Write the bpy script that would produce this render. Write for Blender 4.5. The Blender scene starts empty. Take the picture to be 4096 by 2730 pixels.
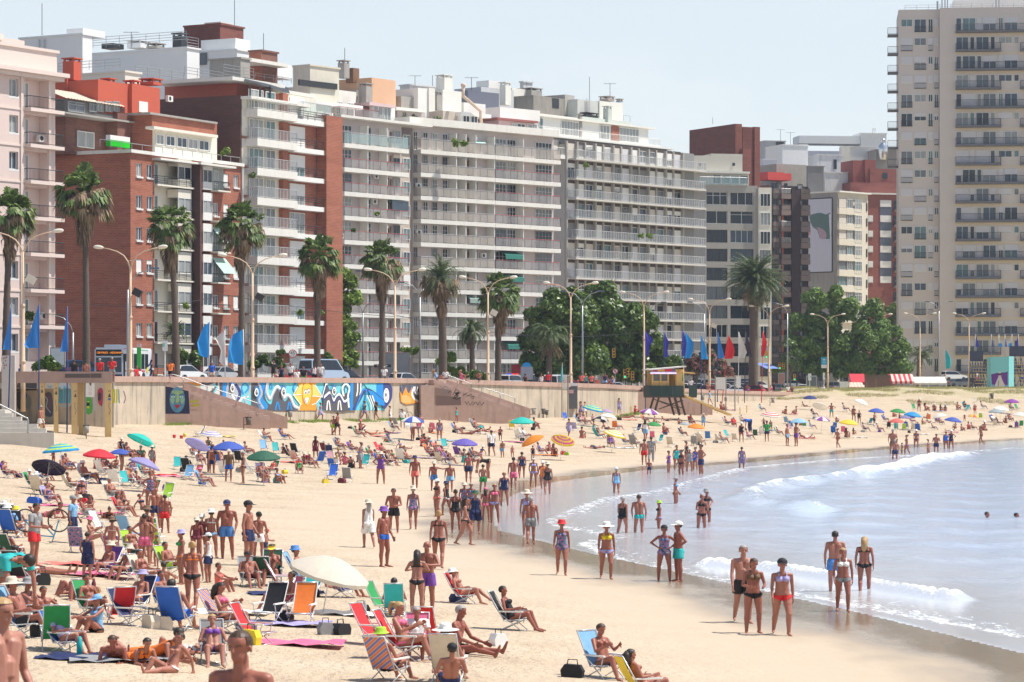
import bpy, math, random
import numpy as np
from math import sin, cos, pi, atan2, sqrt, radians
from mathutils import Vector, Matrix
R = random.Random(7)
SC = bpy.context.scene
COL = SC.collection
F, CX, HY, H = 12000.0, 2048.0, 1543.0, 5.45
def P(px, py, D): return Vector(((px-CX)/F*D, D, H+(HY-py)/F*D))
def U(rng, a, b): return a+(b-a)*rng.random()
MATS = {}
def newmat(name):
 m = bpy.data.materials.new(name); m.use_nodes = True
 nt = m.node_tree; nt.nodes.clear()
 o = nt.nodes.new('ShaderNodeOutputMaterial'); b = nt.nodes.new('ShaderNodeBsdfPrincipled')
 nt.links.new(b.outputs[0], o.inputs[0])
 return m, nt, b
def N(nt, t, **kw):
 n = nt.nodes.new(t)
 for k, v in kw.items():
  if k.startswith('i_'):
   key = k[2:]; key = int(key) if key.isdigit() else key.replace('_', ' ')
   s = n.inputs[key]
   if hasattr(v, 'is_linked') or isinstance(v, bpy.types.NodeSocket): nt.links.new(v, s)
   else: s.default_value = v
  else: setattr(n, k, v)
 return n
def L(nt, a, b): nt.links.new(a, b)
def rgba(c): return (c[0], c[1], c[2], 1)
def ramp(nt, fac, stops):
 r = nt.nodes.new('ShaderNodeValToRGB'); e = r.color_ramp.elements
 while len(e) < len(stops): e.new(.5)
 for i, (p, c) in enumerate(stops): e[i].position = p; e[i].color = rgba(c)
 L(nt, fac, r.inputs[0]); return r.outputs[0]
def mixc(nt, f, a, b, mode='MIX'):
 m = nt.nodes.new('ShaderNodeMix'); m.data_type = 'RGBA'; m.blend_type = mode
 for s, v in ((m.inputs[0], f), (m.inputs[6], a), (m.inputs[7], b)):
  if isinstance(v, bpy.types.NodeSocket): L(nt, v, s)
  else: s.default_value = v if not isinstance(v, tuple) else rgba(v)
 return m.outputs[2]
def math_(nt, op, a, b=0.0, clamp=False):
 m = nt.nodes.new('ShaderNodeMath'); m.operation = op; m.use_clamp = clamp
 for s, v in ((m.inputs[0], a), (m.inputs[1], b)):
  if isinstance(v, bpy.types.NodeSocket): L(nt, v, s)
  else: s.default_value = v
 return m.outputs[0]
def noise(nt, vec, scale, detail=4, rough=.55):
 n = N(nt, 'ShaderNodeTexNoise'); n.inputs['Scale'].default_value = scale
 n.inputs['Detail'].default_value = detail; n.inputs['Roughness'].default_value = rough
 if vec is not None: L(nt, vec, n.inputs['Vector'])
 return n.outputs['Fac']
def mapping(nt, vec, scale=(1, 1, 1), rot=(0, 0, 0)):
 m = N(nt, 'ShaderNodeMapping'); m.inputs['Scale'].default_value = scale; m.inputs['Rotation'].default_value = rot
 L(nt, vec, m.inputs['Vector']); return m.outputs[0]
def bump(nt, bsdf, h, strength=.3, dist=.02):
 b = N(nt, 'ShaderNodeBump'); b.inputs['Strength'].default_value = strength; b.inputs['Distance'].default_value = dist
 L(nt, h, b.inputs['Height']); L(nt, b.outputs[0], bsdf.inputs['Normal'])
def pm(name, col, rough=.7, var=.12, scale=2.5, metal=0, bmp=0, streak=0, streakcol=(.12, .11, .10), spec=None, trans=0, alpha=1):
 """a procedural paint / plaster / plastic: noise-varied colour, optional rain streaks and bump"""
 if name in MATS: return MATS[name]
 m, nt, b = newmat(name)
 tc = N(nt, 'ShaderNodeTexCoord').outputs['Object']
 n = noise(nt, tc, scale)
 c = mixc(nt, n, tuple(x*(1-var) for x in col), tuple(min(1, x*(1+var)) for x in col))
 if streak:
  sv = mapping(nt, tc, (1.6, 1.6, .16))
  s = noise(nt, sv, 1.5, 5, .65)
  f = math_(nt, 'MULTIPLY', math_(nt, 'SUBTRACT', s, .52, True), streak*5, True)
  c = mixc(nt, f, c, streakcol)
 L(nt, c, b.inputs['Base Color'])
 b.inputs['Roughness'].default_value = rough; b.inputs['Metallic'].default_value = metal
 if spec is not None: b.inputs['Specular IOR Level'].default_value = spec
 if trans: b.inputs['Transmission Weight'].default_value = trans
 if alpha < 1: b.inputs['Alpha'].default_value = alpha
 if bmp: bump(nt, b, noise(nt, tc, scale*14), bmp, .02)
 MATS[name] = m; return m
def brick(name, c1, c2, mortar=(.30, .27, .24), scale=1.0, patch=.25):
 if name in MATS: return MATS[name]
 m, nt, b = newmat(name)
 tc = N(nt, 'ShaderNodeTexCoord').outputs['Object']
 sp = N(nt, 'ShaderNodeSeparateXYZ'); L(nt, tc, sp.inputs[0])
 cb = N(nt, 'ShaderNodeCombineXYZ'); L(nt, math_(nt, 'ADD', sp.outputs[0], sp.outputs[1]), cb.inputs[0]); L(nt, sp.outputs[2], cb.inputs[1])
 t = N(nt, 'ShaderNodeTexBrick'); L(nt, cb.outputs[0], t.inputs['Vector'])
 t.inputs['Color1'].default_value = rgba(c1); t.inputs['Color2'].default_value = rgba(c2); t.inputs['Mortar'].default_value = rgba(mortar)
 t.inputs['Scale'].default_value = scale; t.inputs['Brick Width'].default_value = .5; t.inputs['Row Height'].default_value = .16; t.inputs['Mortar Size'].default_value = .018
 n = noise(nt, mapping(nt, tc, (.35, .35, 1.3)), 1.2, 5)
 c = mixc(nt, math_(nt, 'MULTIPLY', math_(nt, 'SUBTRACT', n, .42, True), patch*6, True), t.outputs[0], tuple(x*.45 for x in c1))
 L(nt, c, b.inputs['Base Color']); b.inputs['Roughness'].default_value = .85
 bump(nt, b, t.outputs['Fac'], .2, -.02)
 MATS[name] = m; return m
def glassm(name, col, rough=.08, stripes=0):
 if name in MATS: return MATS[name]
 m, nt, b = newmat(name)
 tc = N(nt, 'ShaderNodeTexCoord').outputs['Object']
 n = noise(nt, mapping(nt, tc, (3, 3, .35)), 2.2, 3)
 c = mixc(nt, n, tuple(x*.45 for x in col), tuple(min(1, x*1.5) for x in col))
 if stripes:
  w = N(nt, 'ShaderNodeTexWave'); w.inputs['Scale'].default_value = stripes; w.inputs['Distortion'].default_value = 1.5
  L(nt, tc, w.inputs['Vector'])
  c = mixc(nt, math_(nt, 'MULTIPLY', w.outputs['Fac'], .5), c, tuple(x*.35 for x in col))
 L(nt, c, b.inputs['Base Color']); b.inputs['Roughness'].default_value = rough; b.inputs['Specular IOR Level'].default_value = .4
 MATS[name] = m; return m
class MB:
 def __init__(s): s.v = []; s.f = []; s.m = []; s.mi = 0
 def quad(s, a, b, c, d):
  i = len(s.v); s.v += [a, b, c, d]; s.f.append((i, i+1, i+2, i+3)); s.m.append(s.mi)
 def tri(s, a, b, c):
  i = len(s.v); s.v += [a, b, c]; s.f.append((i, i+1, i+2)); s.m.append(s.mi)
 def box(s, x0, x1, y0, y1, z0, z1):
  i = len(s.v)
  s.v += [(x0, y0, z0), (x1, y0, z0), (x1, y1, z0), (x0, y1, z0), (x0, y0, z1), (x1, y0, z1), (x1, y1, z1), (x0, y1, z1)]
  for f in ((3, 2, 1, 0), (4, 5, 6, 7), (0, 1, 5, 4), (1, 2, 6, 5), (2, 3, 7, 6), (3, 0, 4, 7)):
   s.f.append(tuple(i+k for k in f)); s.m.append(s.mi)
  return s
 def ring_tube(s, pts, rad, n=6, cap=True):
  pts = [Vector(p) for p in pts]
  rads = rad if isinstance(rad, (list, tuple)) else [rad]*len(pts)
  base = len(s.v); up = Vector((0, 0, 1)); prev = None
  for k, p in enumerate(pts):
   d = (pts[min(k+1, len(pts)-1)]-pts[max(k-1, 0)])
   d = d.normalized() if d.length > 1e-9 else Vector((0, 0, 1))
   if prev is None:
    a = d.cross(up if abs(d.z) < .95 else Vector((1, 0, 0))).normalized()
   else:
    a = (prev-d*prev.dot(d)); a = a.normalized() if a.length > 1e-6 else d.orthogonal().normalized()
   prev = a; b = d.cross(a)
   for j in range(n):
    t = 2*pi*j/n; s.v.append(tuple(p+(a*cos(t)+b*sin(t))*rads[k]))
  for k in range(len(pts)-1):
   for j in range(n):
    q = (j+1) % n
    s.f.append((base+k*n+j, base+k*n+q, base+(k+1)*n+q, base+(k+1)*n+j)); s.m.append(s.mi)
  if cap:
   s.f.append(tuple(base+j for j in range(n-1, -1, -1))); s.m.append(s.mi)
   e = base+(len(pts)-1)*n
   s.f.append(tuple(e+j for j in range(n))); s.m.append(s.mi)
  return s
 def bar(s, a, b, r=.02, n=4): return s.ring_tube([a, b], r, n)
 def lathe(s, prof, n=12, cx=0, cy=0, cap=True):
  base = len(s.v)
  for r, z in prof:
   for j in range(n):
    t = 2*pi*j/n; s.v.append((cx+r*cos(t), cy+r*sin(t), z))
  for k in range(len(prof)-1):
   for j in range(n):
    q = (j+1) % n
    s.f.append((base+k*n+j, base+k*n+q, base+(k+1)*n+q, base+(k+1)*n+j)); s.m.append(s.mi)
  if cap:
   s.f.append(tuple(base+j for j in range(n-1, -1, -1))); s.m.append(s.mi)
   e = base+(len(prof)-1)*n; s.f.append(tuple(e+j for j in range(n))); s.m.append(s.mi)
  return s
 def prism(s, poly, z0, z1, axis='z'):
  """polygon (a,b) extruded; axis 'z': (a,b,z) ; axis 'y': (a, y, b)"""
  i = len(s.v); n = len(poly)
  f = (lambda a, b, c: (a, b, c)) if axis == 'z' else (lambda a, b, c: (a, c, b)) if axis == 'y' else (lambda a, b, c: (c, a, b))
  s.v += [f(a, b, z0) for a, b in poly]+[f(a, b, z1) for a, b in poly]
  s.f.append(tuple(i+k for k in range(n-1, -1, -1))); s.m.append(s.mi)
  s.f.append(tuple(i+n+k for k in range(n))); s.m.append(s.mi)
  for k in range(n):
   q = (k+1) % n; s.f.append((i+k, i+q, i+n+q, i+n+k)); s.m.append(s.mi)
  return s
 def mesh(s, name, mats=(), smooth=False):
  me = bpy.data.meshes.new(name); me.from_pydata(s.v, [], s.f)
  for m in (mats if isinstance(mats, (list, tuple)) else [mats]): me.materials.append(m)
  if any(s.m): me.polygons.foreach_set('material_index', s.m)
  if smooth: me.polygons.foreach_set('use_smooth', [True]*len(s.f))
  me.update(); return me
def link(name, data, parent=None, mtx=None, loc=None, rz=None, scale=None):
 o = bpy.data.objects.new(name, data); COL.objects.link(o)
 if parent is not None: o.parent = parent
 if mtx is not None: o.matrix_local = mtx
 if loc is not None: o.location = loc
 if rz is not None: o.rotation_euler = (0, 0, rz)
 if scale is not None: o.scale = (scale,)*3 if not isinstance(scale, (tuple, list)) else scale
 return o
def tag(o, label=None, cat=None, group=None, kind=None):
 for k, v in (('label', label), ('category', cat), ('group', group), ('kind', kind)):
  if v: o[k] = v
 return o
def thing(name, label, cat, loc=(0, 0, 0), rz=0, group=None):
 o = link(name, None, loc=loc, rz=rz); o.empty_display_size = .2
 return tag(o, label, cat, group)
KIDS = {}
def kids(o): return [c for c in o.children]
def dup(o, parent=None):
 c = o.copy(); COL.objects.link(c)
 if parent is not None: c.parent = parent
 for ch in o.children: dup(ch, c)
 return c
def setmat(o, m, i=0):
 if len(o.material_slots) > i:
  o.material_slots[i].link = 'OBJECT'; o.material_slots[i].material = m
WHITE = pm('white_paint', (.78, .77, .73), .6, .06)
OFFW = pm('weathered_white_plaster', (.74, .72, .66), .8, .08, 1.5, streak=.25, streakcol=(.42, .38, .32))
GLASS = [glassm('window_glass_dark', (.02, .028, .04)), glassm('window_glass_blue', (.055, .08, .11)),
   glassm('window_glass_curtain', (.36, .38, .38), .25, 6), glassm('window_glass_green', (.12, .20, .21), .1),
   glassm('window_glass_grey_curtain', (.18, .20, .22), .2, 5)]
METAL = pm('grey_metal', (.36, .37, .38), .4, .1, metal=.6)
DARKM = pm('dark_metal', (.03, .033, .037), .5, .1)
ALU = pm('aluminium_tube', (.62, .63, .64), .35, .05, metal=.5)
CONC = pm('concrete', (.36, .34, .31), .9, .2, 1.2, bmp=.2, streak=.35, streakcol=(.10, .09, .08))
V3 = Vector
def capsule(mb, p0, r0, p1, r1, n=10):
 p0, p1 = V3(p0), V3(p1); d = p1-p0; ln = d.length
 d = d/ln if ln > 1e-5 else V3((0, 0, 1))
 pts, rad = [], []
 for a in (-80, -50, -20): pts.append(p0+d*r0*sin(radians(a))); rad.append(r0*cos(radians(a)))
 for a in (20, 50, 80): pts.append(p1+d*r1*sin(radians(a))); rad.append(r1*cos(radians(a)))
 mb.ring_tube(pts, rad, n)
DN = (0, 0, -1)
POSES = {
 'stand': dict(pz=.92, t=(.04, .02, 1), al=((.2, -.02, -1), (-.12, -.5, -.8)), ar=((-.22, .12, -1), (.02, -.14, -1)), ll=((.13, -.1, -1), (.05, .1, -1)), lr=((-.03, 0, -1), (-.0, .03, -1)), h=(-.05, -.06, 1)),
 'walk': dict(pz=.90, t=(0, -.05, 1), al=((.16, .30, -1), (.06, .05, -1)), ar=((-.16, -.28, -1), (-.05, -.5, -1)), ll=((.03, -.42, -1), (0, .05, -1)), lr=((-.03, .22, -1), (0, .62, -1))),
 'stride': dict(pz=.91, t=(0, -.03, 1), al=((.2, -.2, -1), (.02, -.5, -1)), ar=((-.2, .25, -1), (-.04, .05, -1)), ll=((.02, .20, -1), (0, .45, -1)), lr=((-.04, -.30, -1), (0, .05, -1))),
 'hips': dict(pz=.92, t=(0, 0, 1), al=((.85, .25, -.75), (-.75, -.35, -.55)), ar=((-.85, .25, -.75), (.75, -.35, -.55)), ll=((.12, 0, -1), (.03, .02, -1)), lr=((-.12, 0, -1), (-.03, .03, -1))),
 'hold': dict(pz=.92, t=(0, -.04, 1), al=((.25, -.15, -1), (-.35, -.9, -.1)), ar=((-.25, -.15, -1), (.35, -.9, -.1)), ll=((.07, .02, -1), (.02, .03, -1)), lr=((-.07, -.06, -1), (-.02, .06, -1)), h=(0, -.25, 1)),
 'bend': dict(pz=.86, t=(0, -.95, .12), al=((.15, -.25, -1), (0, -.1, -1)), ar=((-.15, -.25, -1), (0, -.1, -1)), ll=((.07, -.1, -1), (0, .12, -1)), lr=((-.07, -.1, -1), (0, .12, -1)), h=(0, -1, -.1)),
 'point': dict(pz=.92, t=(0, 0, 1), al=((.9, -.35, -.25), (.8, -.5, .1)), ar=((-.16, .02, -1), (-.05, -.12, -1)), ll=((.07, 0, -1), (.02, .03, -1)), lr=((-.07, -.12, -1), (-.02, .1, -1))),
 'chair': dict(pz=.36, t=(0, .42, .9), al=((.32, -.3, -.9), (.05, -.95, -.05)), ar=((-.32, -.3, -.9), (.1, -.9, .15)), ll=((.12, -1, .32), (0, -.42, -1)), lr=((-.12, -1, .28), (0, -.52, -1)), h=(0, .05, 1)),
 'chairup': dict(pz=.36, t=(0, .5, .87), al=((.75, .1, .75), (-.9, .25, .35)), ar=((-.32, -.3, -.9), (.1, -.9, .1)), ll=((.12, -1, .25), (0, -.75, -.7)), lr=((-.1, -1, .4), (0, -.35, -1)), h=(0, .2, 1)),
 'read': dict(pz=.36, t=(0, .25, .97), al=((.25, -.55, -.8), (-.25, -.8, .45)), ar=((-.25, -.55, -.8), (.25, -.8, .45)), ll=((.12, -1, .3), (0, -.3, -1)), lr=((-.12, -1, .34), (0, -.38, -1)), h=(0, -.3, 1)),
 'knees': dict(pz=.11, t=(0, .05, 1), al=((.2, -.8, -.45), (-.25, -.9, -.1)), ar=((-.2, -.8, -.45), (.25, -.9, -.1)), ll=((.14, -.75, .68), (.02, -.35, -1)), lr=((-.14, -.78, .65), (-.02, -.4, -1)), h=(0, -.1, 1)),
 'lean': dict(pz=.11, t=(0, .45, .9), al=((.25, .55, -.9), (.05, .15, -1)), ar=((-.25, .55, -.9), (-.05, .15, -1)), ll=((.12, -1, .08), (.02, -1, -.06)), lr=((-.1, -.8, .55), (-.02, -.6, -.85)), h=(0, .1, 1)),
 'long': dict(pz=.11, t=(0, -.18, 1), al=((.15, -.5, -.9), (0, -.9, -.35)), ar=((-.15, -.5, -.9), (0, -.9, -.3)), ll=((.12, -1, .05), (.03, -1, -.04)), lr=((-.12, -1, .18), (-.02, -.95, -.25)), h=(0, -.2, 1)),
 'prone': dict(pz=.12, t=(0, -.92, .38), al=((.2, -.3, -1), (-.3, -.9, -.05)), ar=((-.2, -.3, -1), (.3, -.9, -.05)), ll=((.08, 1, -.04), (.04, 1, 0)), lr=((-.08, 1, -.04), (-.03, .75, .65)), h=(0, -.4, 1)),
 'supine': dict(pz=.12, t=(0, 1, .06), al=((.6, -.6, -.02), (.1, -1, .1)), ar=((-.6, -.5, .0), (.5, -.8, .5)), ll=((.12, -.62, .78), (.02, -.45, -.9)), lr=((-.12, -.66, .75), (-.02, -.4, -.9)), h=(0, 1, .2)),
 'flat': dict(pz=.12, t=(0, 1, .06), al=((.5, -.9, .0), (.1, -1, 0)), ar=((-.5, -.9, 0), (-.1, -1, 0)), ll=((.1, -1, -.02), (.05, -1, 0)), lr=((-.1, -1, -.02), (-.03, -.95, 0)), h=(0, 1, .2)),
 'hug': dict(pz=.92, t=(0, -.03, 1), al=((.45, -.55, -.75), (-.7, -.75, .05)), ar=((-.45, -.55, -.75), (.7, -.75, .05)), ll=((.06, 0, -1), (.0, .03, -1)), lr=((-.06, 0, -1), (0, .03, -1))),
}
def nv(v): return V3(v).normalized()
class Body: pass
def skeleton(pose, sex):
 po = POSES[pose]; f = sex == 'f'; B = Body(); pr = []
 pel = V3((0, 0, po['pz'])); t = nv(po['t']); sx = V3((1, 0, 0)); fr = sx.cross(t).normalized(); hd = nv(po.get('h', t))
 B.pel, B.t, B.sx, B.fr = pel, t, sx, fr
 neck = pel+t*.5; shw = .155 if f else .185
 def c(b, p0, r0, p1, r1, t0=0, t1=1): pr.append((b, p0, r0, p1, r1, t0, t1))
 for s in (-1, 1):
  c('pel', pel+sx*s*.05+t*.03, .10 if f else .095, pel+sx*s*(.095 if f else .075)-t*.05, .098 if f else .09)
  c('pel', pel+sx*s*.06-t*.05-fr*.045, .088 if f else .08, pel+sx*s*.06-t*.06-fr*.05, .08)
  c('tor', pel+sx*s*.055+t*.05, .095 if f else .105, pel+sx*s*(.045 if f else .06)+t*.2, .085 if f else .10)
  c('tor', pel+sx*s*(.045 if f else .06)+t*.2, .085 if f else .10, pel+sx*s*(.065 if f else .09)+t*.37, .085 if f else .098)
  c('tor', pel+sx*s*(.065 if f else .09)+t*.37, .085 if f else .098, pel+sx*s*(.06 if f else .08)+t*.44, .06)
  if f: c('tor', pel+sx*s*.065+t*.34+fr*.065, .058, pel+sx*s*.065+t*.345+fr*.08, .05)
  c('tor', neck-t*.055+sx*s*.03, .055, neck-t*.065+sx*s*(shw-.01), .048 if f else .056)
 c('nk', neck-t*.05, .06, neck+hd*.07, .05 if f else .057)
 hc = neck+hd*.155; hx = sx; hf = hx.cross(hd).normalized(); B.hc, B.hd, B.hx, B.hf = hc, hd, hx, hf
 c('head', hc+hd*.03-hf*.015, .083, hc+hd*.03+hf*.012, .078); c('head', hc-hd*.02+hf*.015, .07, hc-hd*.065+hf*.04, .045)
 c('head', hc-hd*.005+hf*.09, .012, hc-hd*.025+hf*.1, .014)
 for s in (-1, 1): c('head', hc+hx*s*.08-hd*.005, .016, hc+hx*s*.082-hd*.03, .012)
 if not f: c('tor', pel+t*.16+fr*.03, .085, pel+t*.22+fr*.03, .085)
 k = .93 if f else 1
 for s, a, l in ((1, 'al', 'll'), (-1, 'ar', 'lr')):
  S = 'L' if s > 0 else 'R'; sh = neck-t*.07+sx*s*(shw+.012); u, w = nv(po[a][0]), nv(po[a][1])
  el = sh+u*.285*k; wr = el+w*.25*k
  c('ua'+S, sh, .05*k, sh+u*.12, .046*k, 0, .42); c('ua'+S, sh+u*.12, .046*k, el, .036*k, .42, 1); c('fa'+S, el, .037*k, el+w*.08, .039*k, 0, .3); c('fa'+S, el+w*.08, .039*k, wr, .025*k, .3, 1)
  inn = (V3((-s, 0, 0))-w*V3((-s, 0, 0)).dot(w)); inn = inn.normalized() if inn.length > .1 else w.orthogonal().normalized()
  ax = w.cross(inn).normalized()
  if ax.dot(V3((0, -1, 0))) < 0: ax = -ax
  for q in (-.024, 0, .024): c('hd'+S, wr+w*.015+ax*q*.7, .019, wr+w*.085+ax*q, .016)
  for q, fl in ((-.033, .062), (-.011, .074), (.011, .082), (.033, .072)):
   b0 = wr+w*.09+ax*q; b1 = b0+w*fl*.5+inn*.008; c('hd'+S, b0, .0105, b1, .0098); c('hd'+S, b1, .0098, b1+(w*.85+inn*.5)*fl*.5, .0085)
  b0 = wr+w*.03+ax*.03; b1 = b0+(w*.6+ax*.75)*.045; c('hd'+S, b0, .014, b1, .0115); c('hd'+S, b1, .0115, b1+(w*.9+ax*.3)*.035, .0095)
  hp = pel+sx*s*(.095 if f else .088)-t*.045; u, w = nv(po[l][0]), nv(po[l][1]); kn = hp+u*.405; an = kn+w*.40
  c('th'+S, hp, .098 if f else .09, hp+u*.16, .09 if f else .086, 0, .4); c('th'+S, hp+u*.16, .09 if f else .086, kn, .06, .4, 1)
  cb = (V3((0, 1, 0))-w*w.y); cb = cb.normalized() if cb.length > .1 else V3((0, 0, -1))
  c('sh'+S, kn, .059, kn+w*.13+cb*.014, .062, 0, .33); c('sh'+S, kn+w*.13+cb*.014, .062, an, .037, .33, 1)
  fd = V3((0, -1, 0))-w*(-w.y); fd = fd.normalized() if fd.length > .25 else V3((0, -.3, 1)).normalized()
  if abs(w.z) > .55: fd = V3((s*.18, -1, -.12)).normalized()
  c('ft'+S, an+w*.03-fd*.035, .034, an+w*.045+fd*.08, .033); c('ft'+S, an+w*.045+fd*.08, .033, an+w*.055+fd*.17, .02)
 B.pr = pr; B.an = 0; return B
LIB = {}; BONES = ['pel', 'tor', 'nk', 'head']+[a+b for b in 'LR' for a in ('ua', 'fa', 'hd', 'th', 'sh', 'ft')]
def build_library(keys, LIB, vox=None):
 tmp = []
 for k in keys:
  pose, sex = k.split('_')[:2]; B = skeleton(pose, sex); m = MB()
  for b, p0, r0, p1, r1, t0, t1 in B.pr: capsule(m, p0, r0, p1, r1, 10 if r0 > .02 else 7)
  o = link('tmp', m.mesh('tmp')); md = o.modifiers.new('r', 'REMESH'); md.mode = 'VOXEL'; md.voxel_size = vox if vox else .0095 if pose in ('walk', 'stride', 'hold', 'stand', 'hug', 'hips') else .0105
  sm = o.modifiers.new('s', 'SMOOTH'); sm.factor = .5; sm.iterations = 3; tmp.append((k, B, o))
 dg = bpy.context.evaluated_depsgraph_get(); dg.update()
 for k, B, o in tmp:
  me = bpy.data.meshes.new_from_object(o.evaluated_get(dg)); me.name = 'person'
  n = len(me.vertices); co = np.empty(n*3); me.vertices.foreach_get('co', co); co = co.reshape(-1, 3); no = np.empty(n*3); me.vertices.foreach_get('normal', no); no = no.reshape(-1, 3)
  best = np.full(n, 9.); bi = np.zeros(n, int); bt = np.zeros(n)
  for b, p0, r0, p1, r1, t0, t1 in B.pr:
   a, d = np.array(p0), np.array(p1-p0); l2 = max(d@d, 1e-9); t = np.clip((co-a)@d/l2, 0, 1); ds = np.linalg.norm(co-a-t[:, None]*d, axis=1)-(r0+(r1-r0)*t)
   q = ds < best; best[q] = ds[q]; bi[q] = BONES.index(b); bt[q] = (t0+(t1-t0)*t)[q]
  B.co, B.no, B.bi, B.bt = co, no, bi, bt
  rel = co-np.array(B.pel); B.tt = rel@np.array(B.t)/.5; B.lx = np.abs(rel@np.array(B.sx)); B.ly = rel@np.array(B.fr)
  h = co-np.array(B.hc); hx, hz, hy = h@np.array(B.hx), h@np.array(B.hd), h@np.array(B.hf)
  ft = np.zeros(n); hm = bi == 3
  ft[hm & (hy > .045) & (np.abs(np.abs(hx)-.033) < .02) & (np.abs(hz-.012) < .011)] = 1; ft[hm & (hy > .045) & (np.abs(hx) < .026) & (np.abs(hz+.058) < .009)] = .5
  at = me.attributes.new('feat', 'FLOAT', 'POINT'); at.data.foreach_set('value', ft.astype(np.float32))
  me.polygons.foreach_set('use_smooth', [True]*len(me.polygons)); me.materials.append(None)
  fl = np.empty(len(me.loops), int); me.loops.foreach_get('vertex_index', fl); ls = np.empty(len(me.polygons), int); lt = np.empty(len(me.polygons), int); me.polygons.foreach_get('loop_start', ls); me.polygons.foreach_get('loop_total', lt)
  q4 = ls[lt == 4]; B.quads = fl[q4[:, None]+np.arange(4)] ; B.me = me; B.zmin = co[:, 2].min(); B.zmax = co[:, 2].max(); B.g = {}
  B.HM = Matrix(((B.hx.x, -B.hf.x, B.hd.x, B.hc.x), (B.hx.y, -B.hf.y, B.hd.y, B.hc.y), (B.hx.z, -B.hf.z, B.hd.z, B.hc.z), (0, 0, 0, 1)))
  LIB[k] = B; mm_ = o.data; bpy.data.objects.remove(o); bpy.data.meshes.remove(mm_)
def garment(B, g):
 if g in B.g: return B.g[g]
 tt, lx, ly, bt = B.tt, B.lx, B.ly, B.bt; nm = np.array(BONES)[B.bi]
 G = lambda *k: np.isin(nm, k)
 th, ua, tor = G('thL', 'thR'), G('uaL', 'uaR'), G('pel', 'tor'); off = np.full(len(tt), .011)
 low = tt > -.27+1.15*np.maximum(0, lx-.035)
 strap = tor & (np.abs(lx-.075) < .014) & (tt > .68) & (tt < 1.0)
 if g == 'T': m = (tor & (tt < .08)) | (th & (bt < .55)); off = np.where(th, .016+.03*bt, .014)
 elif g == 'L': m = (tor & (tt < .08)) | th | (G('shL', 'shR') & (bt < .85)); off[:] = .02
 elif g == 'P': m = (tor | (th & (bt < .3))) & (tt < -.0) & low
 elif g == 'U': m = (tor | (th & (bt < .22))) & (tt < .03) & (tt > -.34+.55*lx)
 elif g == 'B': m = (tor & (((ly > 0) & (tt > .60) & (tt < .82) & (lx < .15)) | ((ly <= .02) & (tt > .64) & (tt < .72)))) | strap
 elif g == 'O': m = ((tor | (th & (bt < .3))) & low & (((ly > 0) & (tt < .8)) | ((ly <= 0) & (tt < .6)))) | (tor & (lx > .09) & (tt > 0) & (tt < .72)) | strap
 elif g == 'S': m = (tor & (tt > -.1) & (tt < .97)) | (ua & (bt < .62)); off[:] = .018
 elif g == 'A': m = tor & (tt > -.1) & ((tt < .8) | ((np.abs(lx-.085) < .03) & (tt < 1.0))); off[:] = .014
 else: m = (tor & ((tt < .82) | ((np.abs(lx-.085) < .03) & (tt < 1.0)))) | (th & (bt < .8)); off = np.where(th, .03+.035*bt, .018)
 q = B.quads[m[B.quads].all(1)]; ids = np.unique(q); mp = np.zeros(len(tt), int); mp[ids] = np.arange(len(ids))
 me = bpy.data.meshes.new(g); me.from_pydata((B.co[ids]+B.no[ids]*off[ids, None]).tolist(), [], mp[q].tolist()); me.polygons.foreach_set('use_smooth', [True]*len(q)); me.materials.append(None); me.update()
 B.g[g] = me; return me
GNAME = dict(T='swim_shorts', L='trousers', P='bikini_bottom', U='swim_briefs', B='bikini_top', O='swimsuit', S='shirt', A='tank_top', D='dress')
GWORD = dict(T='shorts', L='trousers', P='bikini', U='briefs', B='bikini', O='swimsuit', S='shirt', A='tank top', D='dress')
CLR = dict(k=('black', (.012, .012, .016)), w=('white', (.80, .79, .77)), r=('red', (.62, .02, .025)), b=('blue', (.02, .12, .55)), n=('navy', (.015, .025, .10)), t=('turquoise', (.02, .42, .42)), g=('green', (.02, .30, .08)), y=('yellow', (.80, .60, .03)), o=('orange', (.80, .20, .03)), p=('pink', (.75, .15, .28)), v=('violet', (.18, .06, .36)), m=('maroon', (.16, .02, .04)), e=('grey', (.28, .28, .29)), c=('cream', (.66, .58, .46)), l=('light blue', (.20, .42, .68)), f=('floral', (.3, .2, .4)), s=('blue striped', (.1, .2, .6)), i=('lilac', (.38, .34, .60)), u=('lime green', (.38, .62, .04)), h=('brown', (.16, .09, .05)), x=('coral', (.78, .17, .14)), d=('dark green', (.02, .09, .05)), a=('multicoloured striped', (.5, .2, .3)))
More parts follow.
